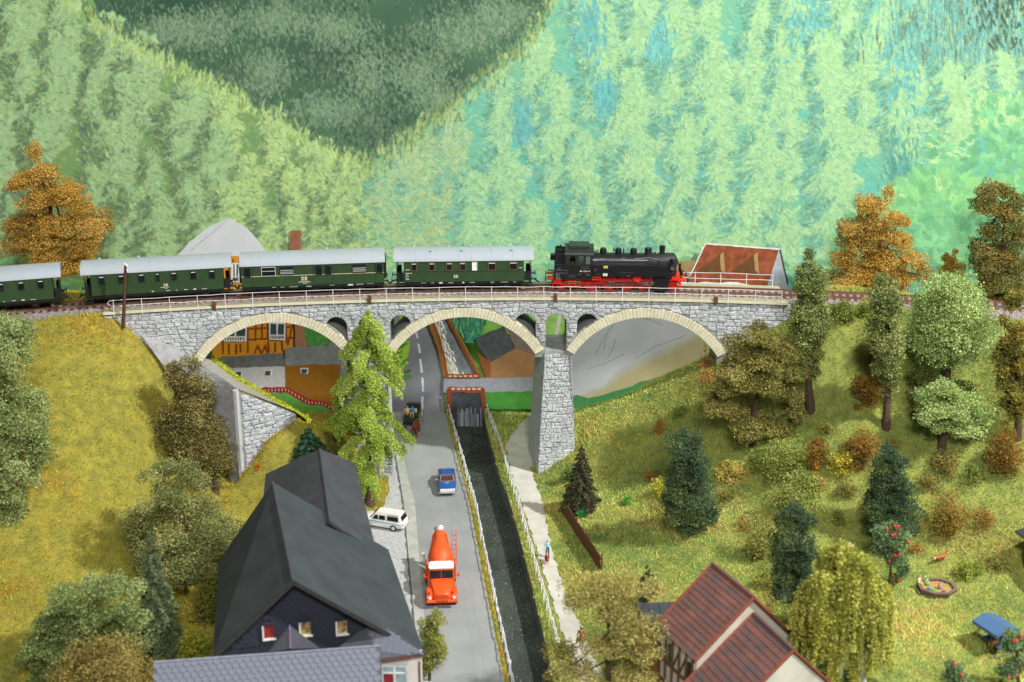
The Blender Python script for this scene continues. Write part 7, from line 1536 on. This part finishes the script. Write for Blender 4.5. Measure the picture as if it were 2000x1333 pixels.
tree('tall_tree', 'tall olive brown foam tree behind the track at the right edge', [(358,1910,1950),(385,1904,1985),(420,1906,2000),(455,1918,2010),(490,1892,2015),(530,1888,2020),(575,1915,2025),(600,1930,2025)], Yb=124.5, style='foam', pal=((104,98,56),(120,112,66),(86,84,46),(132,116,62),(98,102,58)), cr=.36, dens=1400, size=.08, nclump=80, puffs=[(1928,378,22,20),(1960,374,22,12),(1986,395,18,18),(1925,406,22,16),(1962,415,26,18),(1990,432,24,22),(1945,455,26,18),(1988,470,28,22),(1914,486,20,16),(1956,500,32,18),(1992,522,28,22),(1924,522,28,18),(1962,550,36,20),(1995,578,30,22),(1936,562,26,18),(1950,590,30,14)], trunk_r=.35)
tree('poplar_tree', 'columnar dark green tree standing at the right end of the viaduct', [(488,1572,1588),(510,1552,1606),(550,1540,1618),(600,1536,1624),(650,1540,1622),(700,1556,1614),(735,1568,1602)], base=(1584,803), pal=GRYG, cr=.45, dens=1500, size=.085, trunk_r=.34, nl=4)
tree('poplar_tree', 'columnar dark green tree beside the orange bush on the right slope', [(535,1708,1744),(560,1692,1762),(620,1686,1772),(680,1690,1782),(730,1702,1764),(775,1718,1750)], base=(1731,835), pal=GRYG, cr=.45, dens=1500, size=.085, trunk_r=.32, nl=4)
tree('round_tree', 'large light green round tree on the right slope below the track', [(533,1815,1885),(560,1792,1918),(600,1772,1948),(640,1760,1960),(680,1772,1948),(708,1800,1905)], base=(1848,775), pal=LTG, cr=.36, dens=1500, size=.085, trunk_r=.34, nl=5)
tree('round_tree', 'light green umbrella shaped tree with bare brown trunk on right slope', [(742,1822,1872),(765,1792,1908),(795,1780,1930),(818,1784,1938),(840,1820,1930),(852,1840,1880)], base=(1838,880), pal=LTG, cr=.34, dens=1700, size=.08, puffs=[(1848,758,28,13),(1815,778,30,15),(1880,776,32,15),(1845,790,44,17),(1800,806,22,14),(1908,800,26,16),(1860,812,40,15),(1920,822,18,12),(1830,826,26,12),(1885,832,34,12)], trunk_r=.34, nl=4)
tree('olive_tree', 'olive brown leafy tree cut by the right picture edge', [(572,1966,2010),(630,1946,2020),(690,1938,2030),(750,1942,2030),(805,1955,2020),(820,1970,2000)], base=(1988,858), pal=OLV, cr=.36, dens=1500, size=.085, trunk_r=.3)
tree('olive_tree', 'broad olive brown twiggy tree below the right end of the viaduct', [(640,1450,1524),(670,1416,1564),(700,1402,1572),(740,1402,1572),(770,1398,1572),(800,1378,1576),(828,1384,1548),(848,1420,1500)], base=(1470,868), pal=OLB, cr=.34, dens=1100, size=.075, elong=1.8, puffs=[(1490,656,34,14),(1532,682,36,17),(1450,686,34,16),(1490,702,46,18),(1430,722,32,16),(1550,722,26,18),(1480,742,50,17),(1542,764,28,18),(1420,762,26,15),(1412,800,34,15),(1552,802,24,17),(1468,826,56,15),(1522,836,32,13)], trunk_r=.3)
tree('conifer_tree', 'dark blue green bushy tree standing alone on the lawn', [(843,1328,1360),(858,1304,1368),(890,1312,1380),(930,1296,1386),(970,1290,1396),(1000,1300,1406),(1028,1312,1390),(1040,1330,1372)], base=(1352,1046), style='foam', pal=BLUG, cr=.36, dens=1700, size=.07, puffs=[(1336,853,13,11),(1362,855,10,10),(1314,864,16,10),(1345,880,32,17),(1325,905,22,17),(1366,905,20,17),(1345,930,38,18),(1318,955,26,18),(1374,950,20,19),(1350,975,40,19),(1308,980,18,17),(1386,985,20,15),(1340,1005,36,18),(1386,1006,20,14),(1346,1028,28,13)], trunk_r=.2)
tree('conifer_tree', 'dark blue green bushy tree behind the apple tree', [(875,1718,1768),(910,1710,1780),(950,1696,1790),(990,1686,1800),(1030,1690,1792),(1048,1702,1780)], base=(1745,1062), style='foam', pal=BLUG, cr=.36, dens=1700, size=.07, puffs=[(1735,885,18,12),(1752,905,24,16),(1725,915,18,14),(1745,935,32,17),(1718,950,22,16),(1770,955,20,16),(1742,975,38,18),(1705,990,20,16),(1780,995,20,16),(1740,1010,42,18),(1712,1032,22,14),(1770,1032,24,14)], trunk_r=.2)
tree('conifer_tree', 'dark blue green tree with bare stem beside the tiled house', [(985,1532,1588),(1020,1512,1600),(1070,1502,1602),(1110,1502,1592),(1150,1506,1586),(1178,1520,1572)], base=(1558,1219), style='foam', pal=BLUG, cr=.38, dens=1700, size=.068, puffs=[(1555,1000,20,14),(1575,1020,22,16),(1535,1030,22,16),(1560,1050,34,18),(1520,1070,20,16),(1585,1080,20,16),(1550,1095,38,18),(1530,1125,26,16),(1572,1128,24,16),(1548,1155,34,16),(1520,1160,14,10),(1556,1178,22,10)], trunk_r=.2)
def apples(t, g, Cc, n, seed):
    rr = random.Random(seed); me = MB().ball((0,0,0), .13, 10).mesh('apple', smooth=True); m_ = M('apple red', (196,62,58), .4, .15, 6)
    C2 = sorted([c for c in Cc], key=lambda c: c[1])[:max(4, int(len(Cc)*.6))]
    for k in range(n):
        c = Vector(rr.choice(C2))-g; link('apple', me, m_, t, c+Vector((rr.uniform(-.3,.3), -rr.uniform(.3,.6), rr.uniform(-.25,.4))))
a = tree('apple_tree', 'apple tree with red fruit in front of the dark conifer', [(1020,1724,1752),(1040,1702,1780),(1068,1696,1786),(1098,1716,1782),(1125,1728,1786),(1142,1750,1782)], base=(1735,1148), pal=APL, cr=.4, dens=1300, size=.075, trunk_r=.13); apples(*a, 18, 1)
a = tree('apple_tree', 'apple tree with red fruit beside the blue garden swing', [(1224,1966,2006),(1250,1950,2020),(1275,1945,2020),(1295,1930,2020),(1312,1932,1995)], base=(1992,1352), pal=APL, cr=.4, dens=1300, size=.075, trunk_r=.15); apples(*a, 12, 2)
a = tree('apple_tree', 'low apple tree with red fruit at the bottom edge', [(1292,1850,1906),(1312,1842,1908),(1338,1838,1904),(1355,1846,1890)], base=(1872,1385), pal=APL, cr=.45, dens=1300, size=.075, trunk_r=.12); apples(*a, 9, 3)
tree('olive_tree', 'olive brown shaggy tree in front of the paved abutment slope', [(697,328,388),(740,312,420),(780,318,430),(815,284,440),(860,276,452),(900,290,462),(940,372,462),(955,400,450)], base=(425,965), pal=((96,92,54),(116,108,66),(78,76,42),(134,126,84),(88,86,50)), cr=.36, dens=1250, size=.075, elong=1.7, trunk_r=.2)
tree('pine_tree', 'broad grey green pine with reddish trunk at the left', [(908,280,376),(935,244,416),(975,236,448),(1020,236,474),(1070,240,488),(1110,270,480),(1135,330,450)], base=(365,1160), pal=((104,112,70),(126,132,86),(84,96,58),(142,144,100),(96,102,60)), cr=.24, dens=1150, size=.075, elong=1.3, trunk_r=.16, bark=M_PINE, nl=10)
tree('leafy_tree', 'mid green leafy tree in the lower left corner', [(1138,190,240),(1165,92,278),(1205,66,286),(1250,40,288),(1290,22,290),(1335,30,270),(1360,60,230)], Yb=84, pal=((104,118,74),(120,134,88),(88,102,60),(134,146,102)), cr=.34, dens=1200, size=.085, puffs=[(215,1150,32,14),(165,1165,36,16),(120,1180,34,15),(250,1178,34,18),(185,1195,44,18),(100,1215,36,17),(150,1225,44,18),(235,1222,44,20),(75,1250,32,17),(190,1255,44,18),(120,1262,40,18),(255,1262,34,18),(60,1290,32,15),(160,1295,50,18),(220,1300,40,17),(100,1320,40,16)], trunk_r=.2)
tree('olive_bush', 'olive brown bush at the bottom left in front of the leafy tree', [(1248,200,282),(1285,118,298),(1330,66,302),(1370,60,290)], Yb=80, cat='bush', pal=((122,112,66),(140,128,78),(104,96,54)), cr=.36, dens=1100, size=.08, trunk_r=.15)
tree('leafy_bush', 'big soft green bush cut by the left picture edge', [(622,-30,48),(650,-40,72),(700,-40,80),(760,-40,86),(830,-40,104),(900,-40,116),(945,-40,86),(1000,-40,56),(1060,-40,30)], Yb=98, cat='bush', pal=((116,128,82),(130,142,96),(100,114,70),(142,154,110)), cr=.30, dens=1100, size=.085, trunk_r=.3)
PUFFN[0] = 1
tree('leafy_tree', 'pale olive foreground tree beside the path at the bottom', [(1118,1160,1232),(1140,1110,1268),(1165,1094,1300),(1195,1108,1300),(1215,1150,1290),(1245,1090,1300),(1280,1064,1304),(1320,1058,1296),(1360,1080,1270)], Yb=82, pal=((128,122,72),(144,138,88),(108,104,58),(156,150,102)), cr=.26, nclump=46, dens=620, size=.08, puffs=[(1165,1158,58,24),(1272,1150,36,15),(1205,1185,50,18),(1118,1178,26,17),(1235,1222,56,22),(1175,1248,44,18),(1098,1275,36,17),(1130,1302,50,20),(1255,1268,40,17),(1232,1312,52,20),(1075,1315,18,12),(1190,1340,60,18),(1210,1138,30,12)], trunk_r=.22, base=None)
PUFFN[0] = 2
tree('leafy_bush', 'round green bush at the corner of the dark house by the road', [(1188,818,862),(1215,804,876),(1250,800,880),(1285,806,872),(1320,812,850)], base=(838,1330), cat='bush', pal=((104,112,58),(122,128,70),(86,96,48),(138,138,80)), cr=.38, dens=1300, size=.075, trunk_r=.12)
tree('small_bush', 'tiny dark shrub beside the shed behind the foreground tree', [(1100,1258,1268),(1130,1248,1280),(1155,1242,1286),(1172,1248,1282)], base=(1263,1178), cat='bush', pal=((58,66,50),(74,82,58),(46,54,42)), cr=.42, dens=1500, size=.06, trunk_r=.08)
# ---- spruce: whorls of drooping needle branches
def spruce(name, label, base, top, halfw, nwh, pal, size=.055, droop=.35, Yb=None, group=None, dens=1.0, cat='tree', fill=.10):
    SEED[0] += 7; rng = np.random.default_rng(SEED[0]); g = G(*base) if Yb is None else Vector((Py(*base,Yb).x, Yb, Gxy(Py(*base,Yb).x, Yb))); tp = Py(top[0], top[1], g.y); s = scl(g); Hh = tp.z-g.z; R_ = halfw/s; t = thing(name, label, cat, g, 0, group); P = []; K = []; br = MB(); kk = 0
    for k in range(nwh):
        f = (k+.5)/nwh; z = Hh*(1-f)*.93+Hh*.05; rad = R_*(.10+.90*f**.9)
        nb = int(6+7*f)
        for j in range(nb):
            a = 2*math.pi*(j+rng.random()*.7)/nb+k; rl = rad*rng.uniform(.75, 1.12); m = int((70+150*rl)*dens); u = rng.random(m)**.7
            x = np.cos(a)*u*rl; y = np.sin(a)*u*rl; zz = z+.12*rl*u-droop*rl*u*u; sp_ = fill*(1.15-u*.6)*max(rl,.5)
            P.append(np.c_[x+rng.normal(0,sp_,m), y+rng.normal(0,sp_,m), zz+rng.normal(0,sp_*.45,m)]); K.append(np.full(m, kk)); kk += 1
            br.tube((0,0,z), (math.cos(a)*rl*.8, math.sin(a)*rl*.8, z-droop*rl*.45), .03, .012, 4)
    m = 60; P.append(np.c_[rng.normal(0,.03,m), rng.normal(0,.03,m), Hh*(.93+.07*rng.random(m))]); K.append(np.full(m, 0))
    P = np.concatenate(P); K = np.concatenate(K); V, c3 = tri_leaves(P, size, palcols(pal, len(P), rng, K), rng, 2.0)
    link('crown', npmesh('crown', V, np.arange(len(V)).reshape(-1,3), c3), M_LEAF, t); br.build('branches', M_BARK, t)
    off_ = Vector((tp.x-g.x, 0, 0)); MB().tube((0,0,-.3),(off_.x*.9,0,Hh*.97),.16*max(R_,1)*.6,.02,8).build('trunk', M_BARK, t, smooth=True); return t
SPR = ((62,66,50),(78,80,62),(48,52,40),(92,90,70)); spruce('spruce_tree', 'small dark spruce behind the end of the plank fence', (1134,996), (1131,872), 42, 13, SPR, .06, .35, dens=1.2)
spruce('spruce_tree', 'slender grey green spruce between the pine and the leafy tree', (318,1310), (301,1040), 56, 15, ((78,92,68),(92,104,78),(62,76,54),(104,112,84)), .075, .75, dens=1.3, Yb=88)
spruce('spruce_tree', 'little blue green fir behind the dark house roof', (606,898), (601,835), 44, 7, ((48,78,62),(60,92,70),(38,62,52)), .06, .3, dens=1.2)
# ---- lime green larch with hanging foam branches
def larch():
    SEED[0] += 7; rng = np.random.default_rng(SEED[0]); g = G(722,985); Yp = g.y; s = scl(Py(722,800,Yp)); t = thing('larch_tree', 'bright lime green larch with drooping branches in front of the viaduct', 'tree', g)
    ends = [(718,612,8,0),(716,640,22,0),(694,668,26,.3),(745,655,24,-.2),(722,668,24,.6),(672,700,30,.4),(760,690,26,-.5),(728,705,28,.9),(700,712,26,-.8),(684,735,24,.7),(776,735,26,.2),(735,745,32,-.9),(705,755,28,.9),(665,765,26,-.3),(780,715,16,.4),(648,768,16,.1),(784,758,16,.5),(700,790,30,-.9),(745,790,32,.8),(650,800,18,.3),(672,815,30,-.3),(722,820,32,-1),(757,822,28,.5),(782,772,12,0),(636,835,14,.2),(655,850,26,.4),(700,850,32,.9),(742,855,32,-.9),(774,862,26,-.6),(806,855,18,-.5),(790,880,20,-.3),(668,885,22,-.5),(705,893,26,-1),(745,885,26,-.9),(762,895,18,.3),(722,925,28,-.9),(738,940,20,-1),(708,945,20,-1)]
    P = []; K = []; limbs = MB(); axx = 720
    for k, (ex, ey, rp, dep) in enumerate(ends):
        sx = axx; sy = ey-26-abs(ex-axx)*.18; tpx = 620; A_ = np.array(Py(sx, max(sy,612), Yp)); E_ = np.array(Py(ex, ey, Yp)); E_[1] += dep*1.7; A_[1] += dep*.2; r = rp/s
        M_ = (A_+E_)/2; M_[2] += .35*abs(ex-axx)/s+.25
        m = int(480+2900*r); u = rng.random(m)**.55
        c = ((1-u)**2)[:,None]*A_+(2*u*(1-u))[:,None]*M_+(u**2)[:,None]*E_
        d = rng.normal(size=(m,3)); d /= np.linalg.norm(d, axis=1, keepdims=True); rad = r*(.35+.65*np.sin(np.clip(u,.05,1)*2.2))*(.55+.45*rng.random(m)**.4)*(1+.25*np.sin(u*17+k))
        q = c+d*rad[:,None]*np.array([.48,.5,.30]); hang = rng.random(m) < .5; q[hang,2] -= rng.random(hang.sum())**1.3*r*1.35*u[hang]*(.6+.4*np.sin(q[hang,0]*9+k))
        P.append(q); K.append(np.full(m, k)); limbs.path([Vector(A_)-g, Vector(M_)-g, Vector(E_)-g], [.05,.035,.015], 5)
    P = np.concatenate(P); K = np.concatenate(K); V, c3 = tri_leaves(P, .062, palcols(((138,158,70),(150,170,84),(122,144,60),(160,176,98),(108,132,54)), len(P), rng, K, .10), rng, 1.2)
    link('crown', npmesh('crown', V-np.array(g), np.arange(len(V)).reshape(-1,3), c3), M_LEAF, t); tag(limbs.build('limbs', M_BARK, t), kind='stuff')
    top = Py(716,620,Yp)-g; MB().tube((0,0,-.3),(0,0,2.2),.42,.30,12).tube((0,0,2.2),top,.30,.05,10).lathe([(.62,-.25),(.46,.15),(.40,.5)], n=12).build('trunk', M_BARK, t, smooth=True)
larch()
# ---- weeping birch, yellow green strands
def birch():
    SEED[0] += 7; rng = np.random.default_rng(SEED[0]); g = G(1688,1335); Yp = g.y; s = scl(Py(1660,1180,Yp)); t = thing('weeping_birch', 'weeping yellow green birch with white stems in the garden', 'tree', g); P = []; K = []
    hubs = [(1648,1068,0),(1625,1085,.5),(1678,1080,-.6),(1700,1110,.3),(1605,1115,-.5),(1660,1110,-.9),(1720,1140,-.3),(1590,1150,.3),(1640,1140,.9),(1690,1150,-1.0),(1615,1180,-1.0)]
    k = 0; limbs = MB(); crest = Py(1655,1060,Yp)
    for hx, hy, dp in hubs:
        h = np.array(Py(hx, hy, Yp)); h[1] += dp*1.3; limbs.path([Vector(Py(1672,1150,Yp))-g, (Vector(h)+Vector((0,.3,-.1)))-g], [.06,.02], 6)
        for j in range(18):
            a = rng.uniform(0, 6.28); ln_ = rng.uniform(2.4, 6.6); o = rng.uniform(.2, 1.1); m = int(170*ln_); u = rng.random(m)
            x = h[0]+math.cos(a)*o*np.sqrt(u)*1.15+(h[0]-crest.x)*.10*u; y = h[1]+math.sin(a)*o*np.sqrt(u); z = h[2]+.25*np.sin(u*3.1)-ln_*u**1.35; w_ = .16*(1-.4*u)*(1+.5*np.sin(u*14+k))
            P.append(np.c_[x+rng.normal(0,w_,m), y+rng.normal(0,w_,m), z+rng.normal(0,.12,m)]); K.append(np.full(m,k)); k += 1
    P = np.concatenate(P); K = np.concatenate(K); keep = P[:,2] > zground(P[:,0], P[:,1])+.25; P, K = P[keep], K[keep]
    V, c3 = tri_leaves(P, .09, palcols(((138,142,64),(152,154,76),(122,126,56),(164,164,90),(110,116,54)), len(P), rng, K, .12), rng, 1.1); link('crown', npmesh('crown', V-np.array(g), np.arange(len(V)).reshape(-1,3), c3), M_LEAF, t); tag(limbs.build('limbs', M_BIRCH, t), kind='stuff')
    MB().path([Vector((0,0,-.3)), Vector(Py(1686,1260,Yp))-g+Vector((0,.1,0)), Vector(Py(1682,1180,Yp))-g+Vector((0,0,0)), Vector(Py(1660,1060,Yp))-g], [.2,.16,.12,.04], 9).build('trunk', M_BIRCH, t, smooth=True)
    q = Py(1642,1325,Yp+.6)-g; MB().path([q, Vector(Py(1648,1230,Yp+.4))-g, Vector(Py(1652,1120,Yp))-g], [.13,.1,.05], 8).build('trunk', M_BIRCH, t, smooth=True)
birch()
# ---- shrubs
def shrub(name, label, px_, py_, rx, ry, pal, dens=900, size=.07, elong=1.0, twig=None, grp='shrubs on the right slope'):
    rows = [(py_-ry, px_-rx*.35, px_+rx*.35), (py_-ry*.5, px_-rx*.85, px_+rx*.85), (py_, px_-rx, px_+rx), (py_+ry*.55, px_-rx*.9, px_+rx*.9), (py_+ry*.9, px_-rx*.6, px_+rx*.6)]
    g = G(px_, py_+ry*.8); SEED[0] += 7; t = thing(name, label, 'bush', g, 0, grp)
    P, cols, Cc, rr, rng = crown(rows, g.y, 'leafy', SEED[0], pal=pal, cr=.5, dens=dens); zg = zground(P[:,0], P[:,1]); P[:,2] = np.maximum(P[:,2], zg+.05)
    V, c3 = tri_leaves(P, size, cols, rng, elong); link('foliage', npmesh('foliage', V-np.array(g), np.arange(len(V)).reshape(-1,3), c3), M_LEAF, t); b = MB()
    for k in range(10 if twig else 6):
        e = Vector(Cc[rng.integers(0,len(Cc))])-g; b.tube((rng.normal(0,.1),rng.normal(0,.1),-.1), e*(1.25 if twig else .9), .035, .01, 5)
    b.build('stems', twig or M_BARK, t); return t
OR2 = ((128,96,46),(114,92,44),(104,100,50),(140,102,46),(96,82,42)); BUS = ((112,124,64),(128,138,76),(94,108,54),(144,148,88)); RTW = ((156,104,72),(136,112,64),(122,124,64),(148,96,62)); m_rt = M('red twig', (150,84,52), .8)
S_ = shrub
S_('orange_bush','orange bush beside the columnar tree on right slope',1690,765,36,36,OR2,800,.07,2.2,m_rt); S_('orange_bush','round orange red bush left of the brown scrub on right slope',1602,887,29,30,OR2,900,.07,2.2,m_rt); S_('orange_bush','wide orange brown scrub above the dark conifer',1682,876,46,42,OR2,520,.07,2.4,m_rt); S_('orange_bush','orange rust bush below the olive tree at right edge',1965,885,42,50,OR2,700,.07,2.2,m_rt)
S_('green_bush','loose grey green bush with twigs on the middle right slope',1540,900,58,40,BUS,600,.075,1.4); S_('green_bush','dense green bush below the loose grey green bush',1562,965,54,44,BUS,700,.075,1.3); S_('olive_bush','olive twiggy bush left of the stemmed blue green tree',1478,1050,44,44,((122,124,68),(138,138,82),(104,106,54)),480,.07,1.5); S_('yellow_bush','yellow green low bush at the foot of the brown scrub',1652,905,34,24,((150,148,56),(128,132,52),(170,160,70)),700,.07,1.3)
S_('olive_bush','low brownish olive bush below the umbrella tree',1846,905,40,22,((112,104,58),(128,116,64),(96,96,50)),620,.07,1.5); S_('olive_bush','brown green bush beside the dark conifer at right',1856,1000,50,44,((104,104,50),(122,112,56),(136,92,50)),600,.07,1.5); S_('green_bush','small dark green bush at the track right of the viaduct',1648,606,32,20,((92,106,52),(110,120,62),(78,92,44)),1000,.07,1.1); S_('green_bush','grassy green bush between two columnar trees near the track',1690,600,22,20,((118,124,62),(134,138,74)),800,.07,1.2)
S_('red_shrub','thin red leaved shrub under the right arch foot',1385,738,40,14,RTW,330,.06,1.8,m_rt); S_('red_shrub','upright red twig shrub at the end of the right arch',1378,698,14,26,RTW,300,.06,1.8,m_rt); S_('red_shrub','small red brown shrub on the slope right of the pier',1288,832,16,22,RTW,300,.06,1.8,m_rt); S_('red_shrub','red brown tuft left of the blue green tree',1270,928,22,16,RTW,240,.06,1.8,m_rt)
S_('yellow_bush','yellow flowering tuft at the left foot of blue green tree',1288,950,22,20,((196,178,70),(150,150,62),(170,160,60)),420,.06,1.4); S_('green_bush','small green shrub against the spruce near the pier',1108,926,14,20,((84,108,60),(102,126,72)),1000,.065); S_('fern_clump','vivid green fern clump at the foot of the spruce',1137,1002,13,9,((40,116,66),(58,138,76)),1100,.07,1.4); S_('fern_clump','small vivid green weed on the lawn left of blue tree',1226,978,13,8,((72,132,48),(92,150,60)),600,.07,1.4)
S_('tall_grass','dry pale grass clump beside the loose green bush',1432,920,34,24,((166,158,84),(146,146,76),(176,150,92)),420,.08,3.0); S_('tall_grass','tall green grass patch behind the sandpit',1888,1112,34,15,((116,130,58),(132,142,70),(100,116,50)),420,.09,3.5); S_('red_shrub','red brown shrub at the foot of the middle right slope',1450,1022,22,14,RTW,300,.06,1.8,m_rt); S_('orange_bush','small orange tuft on the left bank by the wing wall',503,912,7,5,((206,96,46),(186,80,40)),600,.06,1.3)
S_('olive_bush','dark olive undergrowth between pine and dark house',420,1165,60,60,((92,96,46),(110,108,52),(76,80,38)),700,.075,1.2,None,'undergrowth at left'); S_('yellow_bush','yellow green undergrowth by the wall of the dark house',372,1262,40,40,((120,124,44),(138,138,52),(98,106,40)),700,.075,1.3,None,'undergrowth at left'); S_('green_bush','brownish undergrowth beneath the lime larch',655,865,30,24,((92,94,46),(110,106,52),(78,82,40)),900,.07,1.2,None,'undergrowth at left')
S_('green_bush','dark scrub behind the umbrella tree in shadow',1880,790,44,48,((74,86,46),(92,100,54),(60,72,38)),800,.08,1.2); S_('green_bush','dark scrub between columnar tree and round tree',1800,740,38,44,((80,90,50),(98,104,58)),700,.08,1.2); S_('yellow_bush','yellow green bush right of the blue green tree by tiled house',1500,1130,26,20,((120,122,58),(138,136,70)),320,.07,1.4)
SCR = (((108,108,56),(124,118,64),(92,96,48)),((122,114,64),(136,124,70),(104,102,54)),((104,116,60),(120,130,70),(88,102,50)),((134,112,62),(118,108,58),(148,118,66)))
for k, (x_, y_, rx_, ry_, lb_) in enumerate([(1618,838,26,14,'low olive scrub above the round orange bush'),(1745,870,22,16,'brown scrub left of the umbrella tree trunk'),(1480,905,30,18,'thin dry scrub below the broad olive tree'),(1600,945,26,18,'olive scrub right of the dense green bush'),(1655,960,28,18,'low green scrub left of the dark conifer'),(1820,950,30,18,'dry scrub right of the dark conifer top'),(1905,930,28,20,'olive scrub left of the rust bush'),(1925,1010,34,20,'low green scrub near the right edge'),(1420,965,26,16,'pale scrub right of the blue green tree'),(1560,1010,30,18,'grey green scrub above the stemmed tree'),(1640,1010,24,16,'low brown scrub behind the weeping birch'),(1790,1070,24,12,'grassy scrub above the sandpit'),(1940,1100,36,16,'grassy scrub beside the white hut'),(1700,690,20,26,'dark scrub between the two columnar trees'),(1330,800,26,12,'low scrub on the slope under the right arch')]):
    S_('low_scrub', lb_, x_, y_, rx_, ry_, SCR[k % 4], 520, .06, 1.6, m_rt if k % 4 == 3 else None)
# ================================================================ grass flock
rng = np.random.default_rng(77)
def grass(name, label, n, xr_, sides, pals, hmul=1.0):
    X = rng.uniform(xr_[0], xr_[1], n); Y = rng.uniform(76, YW-.2, n)
    if sides == 'L': ok = ((X < f_gravL(Y)) | ((X > f_roadR(Y)+.1) & (X < f_bankL(Y)-.05)))
    else: ok = ((X > f_bankR(Y)+.05) & (X < f_pathL(Y)-.05)) | (X > f_pathR(Y)+.05)
    edge = rng.random(n) < .02
    on = (np.abs(Y-ytrack(X)) < 2.1) & ((X < XL+1) | (X > XR-1)); ok &= ~on
    X, Y = X[ok], Y[ok]; Z = zground(X, Y)
    zc = Y*cP+(H-Z)*sP; px_ = 1000+FPX*X/zc; py_ = 666.5+FPX*((H-Z)*cP-Y*sP)/zc; v = (px_ > -90) & (px_ < 2090) & (py_ < 1440); X, Y, Z, px_, py_ = X[v], Y[v], Z[v], px_[v], py_[v]
    if sides == 'L':
        bad = inpoly(px_, py_, [(254,622),(385,700),(412,700),(600,822),(576,806),(464,757),(468,966),(425,895),(312,705)]); X, Y, Z = X[~bad], Y[~bad], Z[~bad]
    m = len(X); f1 = np.sin(X*.45+np.sin(Y*.31)*2)+np.sin(Y*.52+X*.21); f2 = np.sin(X*1.9+Y*1.3)+np.sin(Y*2.3-X*.8+np.sin(X*1.1)*1.5); f = .5+.22*f1+.16*f2+rng.normal(0,.32,m)
    p = np.array([lin(c) for c in pals]); i = np.clip((f*len(p)).astype(int), 0, len(p)-1); cols = np.minimum(p[i]*rng.uniform(.75, 1.25, (m,1))*(1.95 if sides == 'R' else 1.8), .85)
    if sides == 'R':
        gk = (smooth01((X-14)/12)*smooth01((Z-5)/5)*.75)[:,None]; cols = cols*(1-gk)+cols*np.array([.62,.78,.62])*gk  # greener upper slope, with the hill's shade also darkened into the blade colour
    lowf = .5+.5*np.sin(X*.33+1.7*np.sin(Y*.27+.6))*np.sin(Y*.41-X*.12+.8); cols = cols*(.80+.36*lowf)[:,None]  # broad shadowy areas of the slopes painted into the blade colours
    if sides == 'L': ok_ = smooth01((lowf-.62)/.3)[:,None]; cols = cols*(1-.5*ok_)+cols*np.array([1.06,.88,.72])*.5*ok_
    hh = rng.uniform(.07, .24, m)*hmul*(1+.8*np.clip(f1-.9,0,1)); a = rng.uniform(0, 6.28, m); lean = rng.uniform(.4, 1.6, m)*hh; wd_ = rng.uniform(.022, .042, m); b2 = a+rng.normal(1.57,.5,m)
    B = np.c_[X, Y, Z-.03]; T = B+np.c_[np.cos(a)*lean, np.sin(a)*lean, hh]; sdv_ = np.c_[np.cos(b2)*wd_, np.sin(b2)*wd_, np.zeros(m)]
    V = np.stack([B-sdv_, B+sdv_, T], 1).reshape(-1,3)
    tag(link(name, npmesh(name, V, np.arange(m*3).reshape(-1,3), np.repeat(cols,3,0)), Mattr('grass flock', .9, .1, 0, 1, .15)), label, 'grass', kind='stuff')
grass('meadow_grass', 'yellow ochre flocked grass on the left embankment', 380000, (-62, 0), 'L', [(92,100,40),(126,122,42),(150,138,44),(164,146,46),(176,152,52),(150,112,42)])
grass('garden_grass', 'yellow green flocked grass on the right slope and garden', 480000, (-4, 62), 'R', [(88,112,60),(114,134,66),(138,148,72),(154,158,76),(168,168,92),(150,128,74)])
# fringe of grass along the paved ledge
b = []; rng = np.random.default_rng(9); n = 5000; t_ = rng.random(n); PL_ = np.array([tuple(lerpc(Fb, x)) for x in t_]); PL_ += np.c_[rng.normal(0,.12,n), rng.normal(0,.25,n)-.05, rng.normal(0,.05,n)]; V, c3 = tri_leaves(PL_+np.array([0,0,.12]), .09, palcols(((150,160,56),(168,172,66),(128,140,48)), n, rng), rng, 2.2)
tag(link('ledge_grass', npmesh('ledge_grass', V, np.arange(len(V)).reshape(-1,3), c3), Mattr('grass flock', .9, .1, 0, 1, .15)), 'strip of green flock along the paved ledge under the arch', 'grass', kind='stuff')
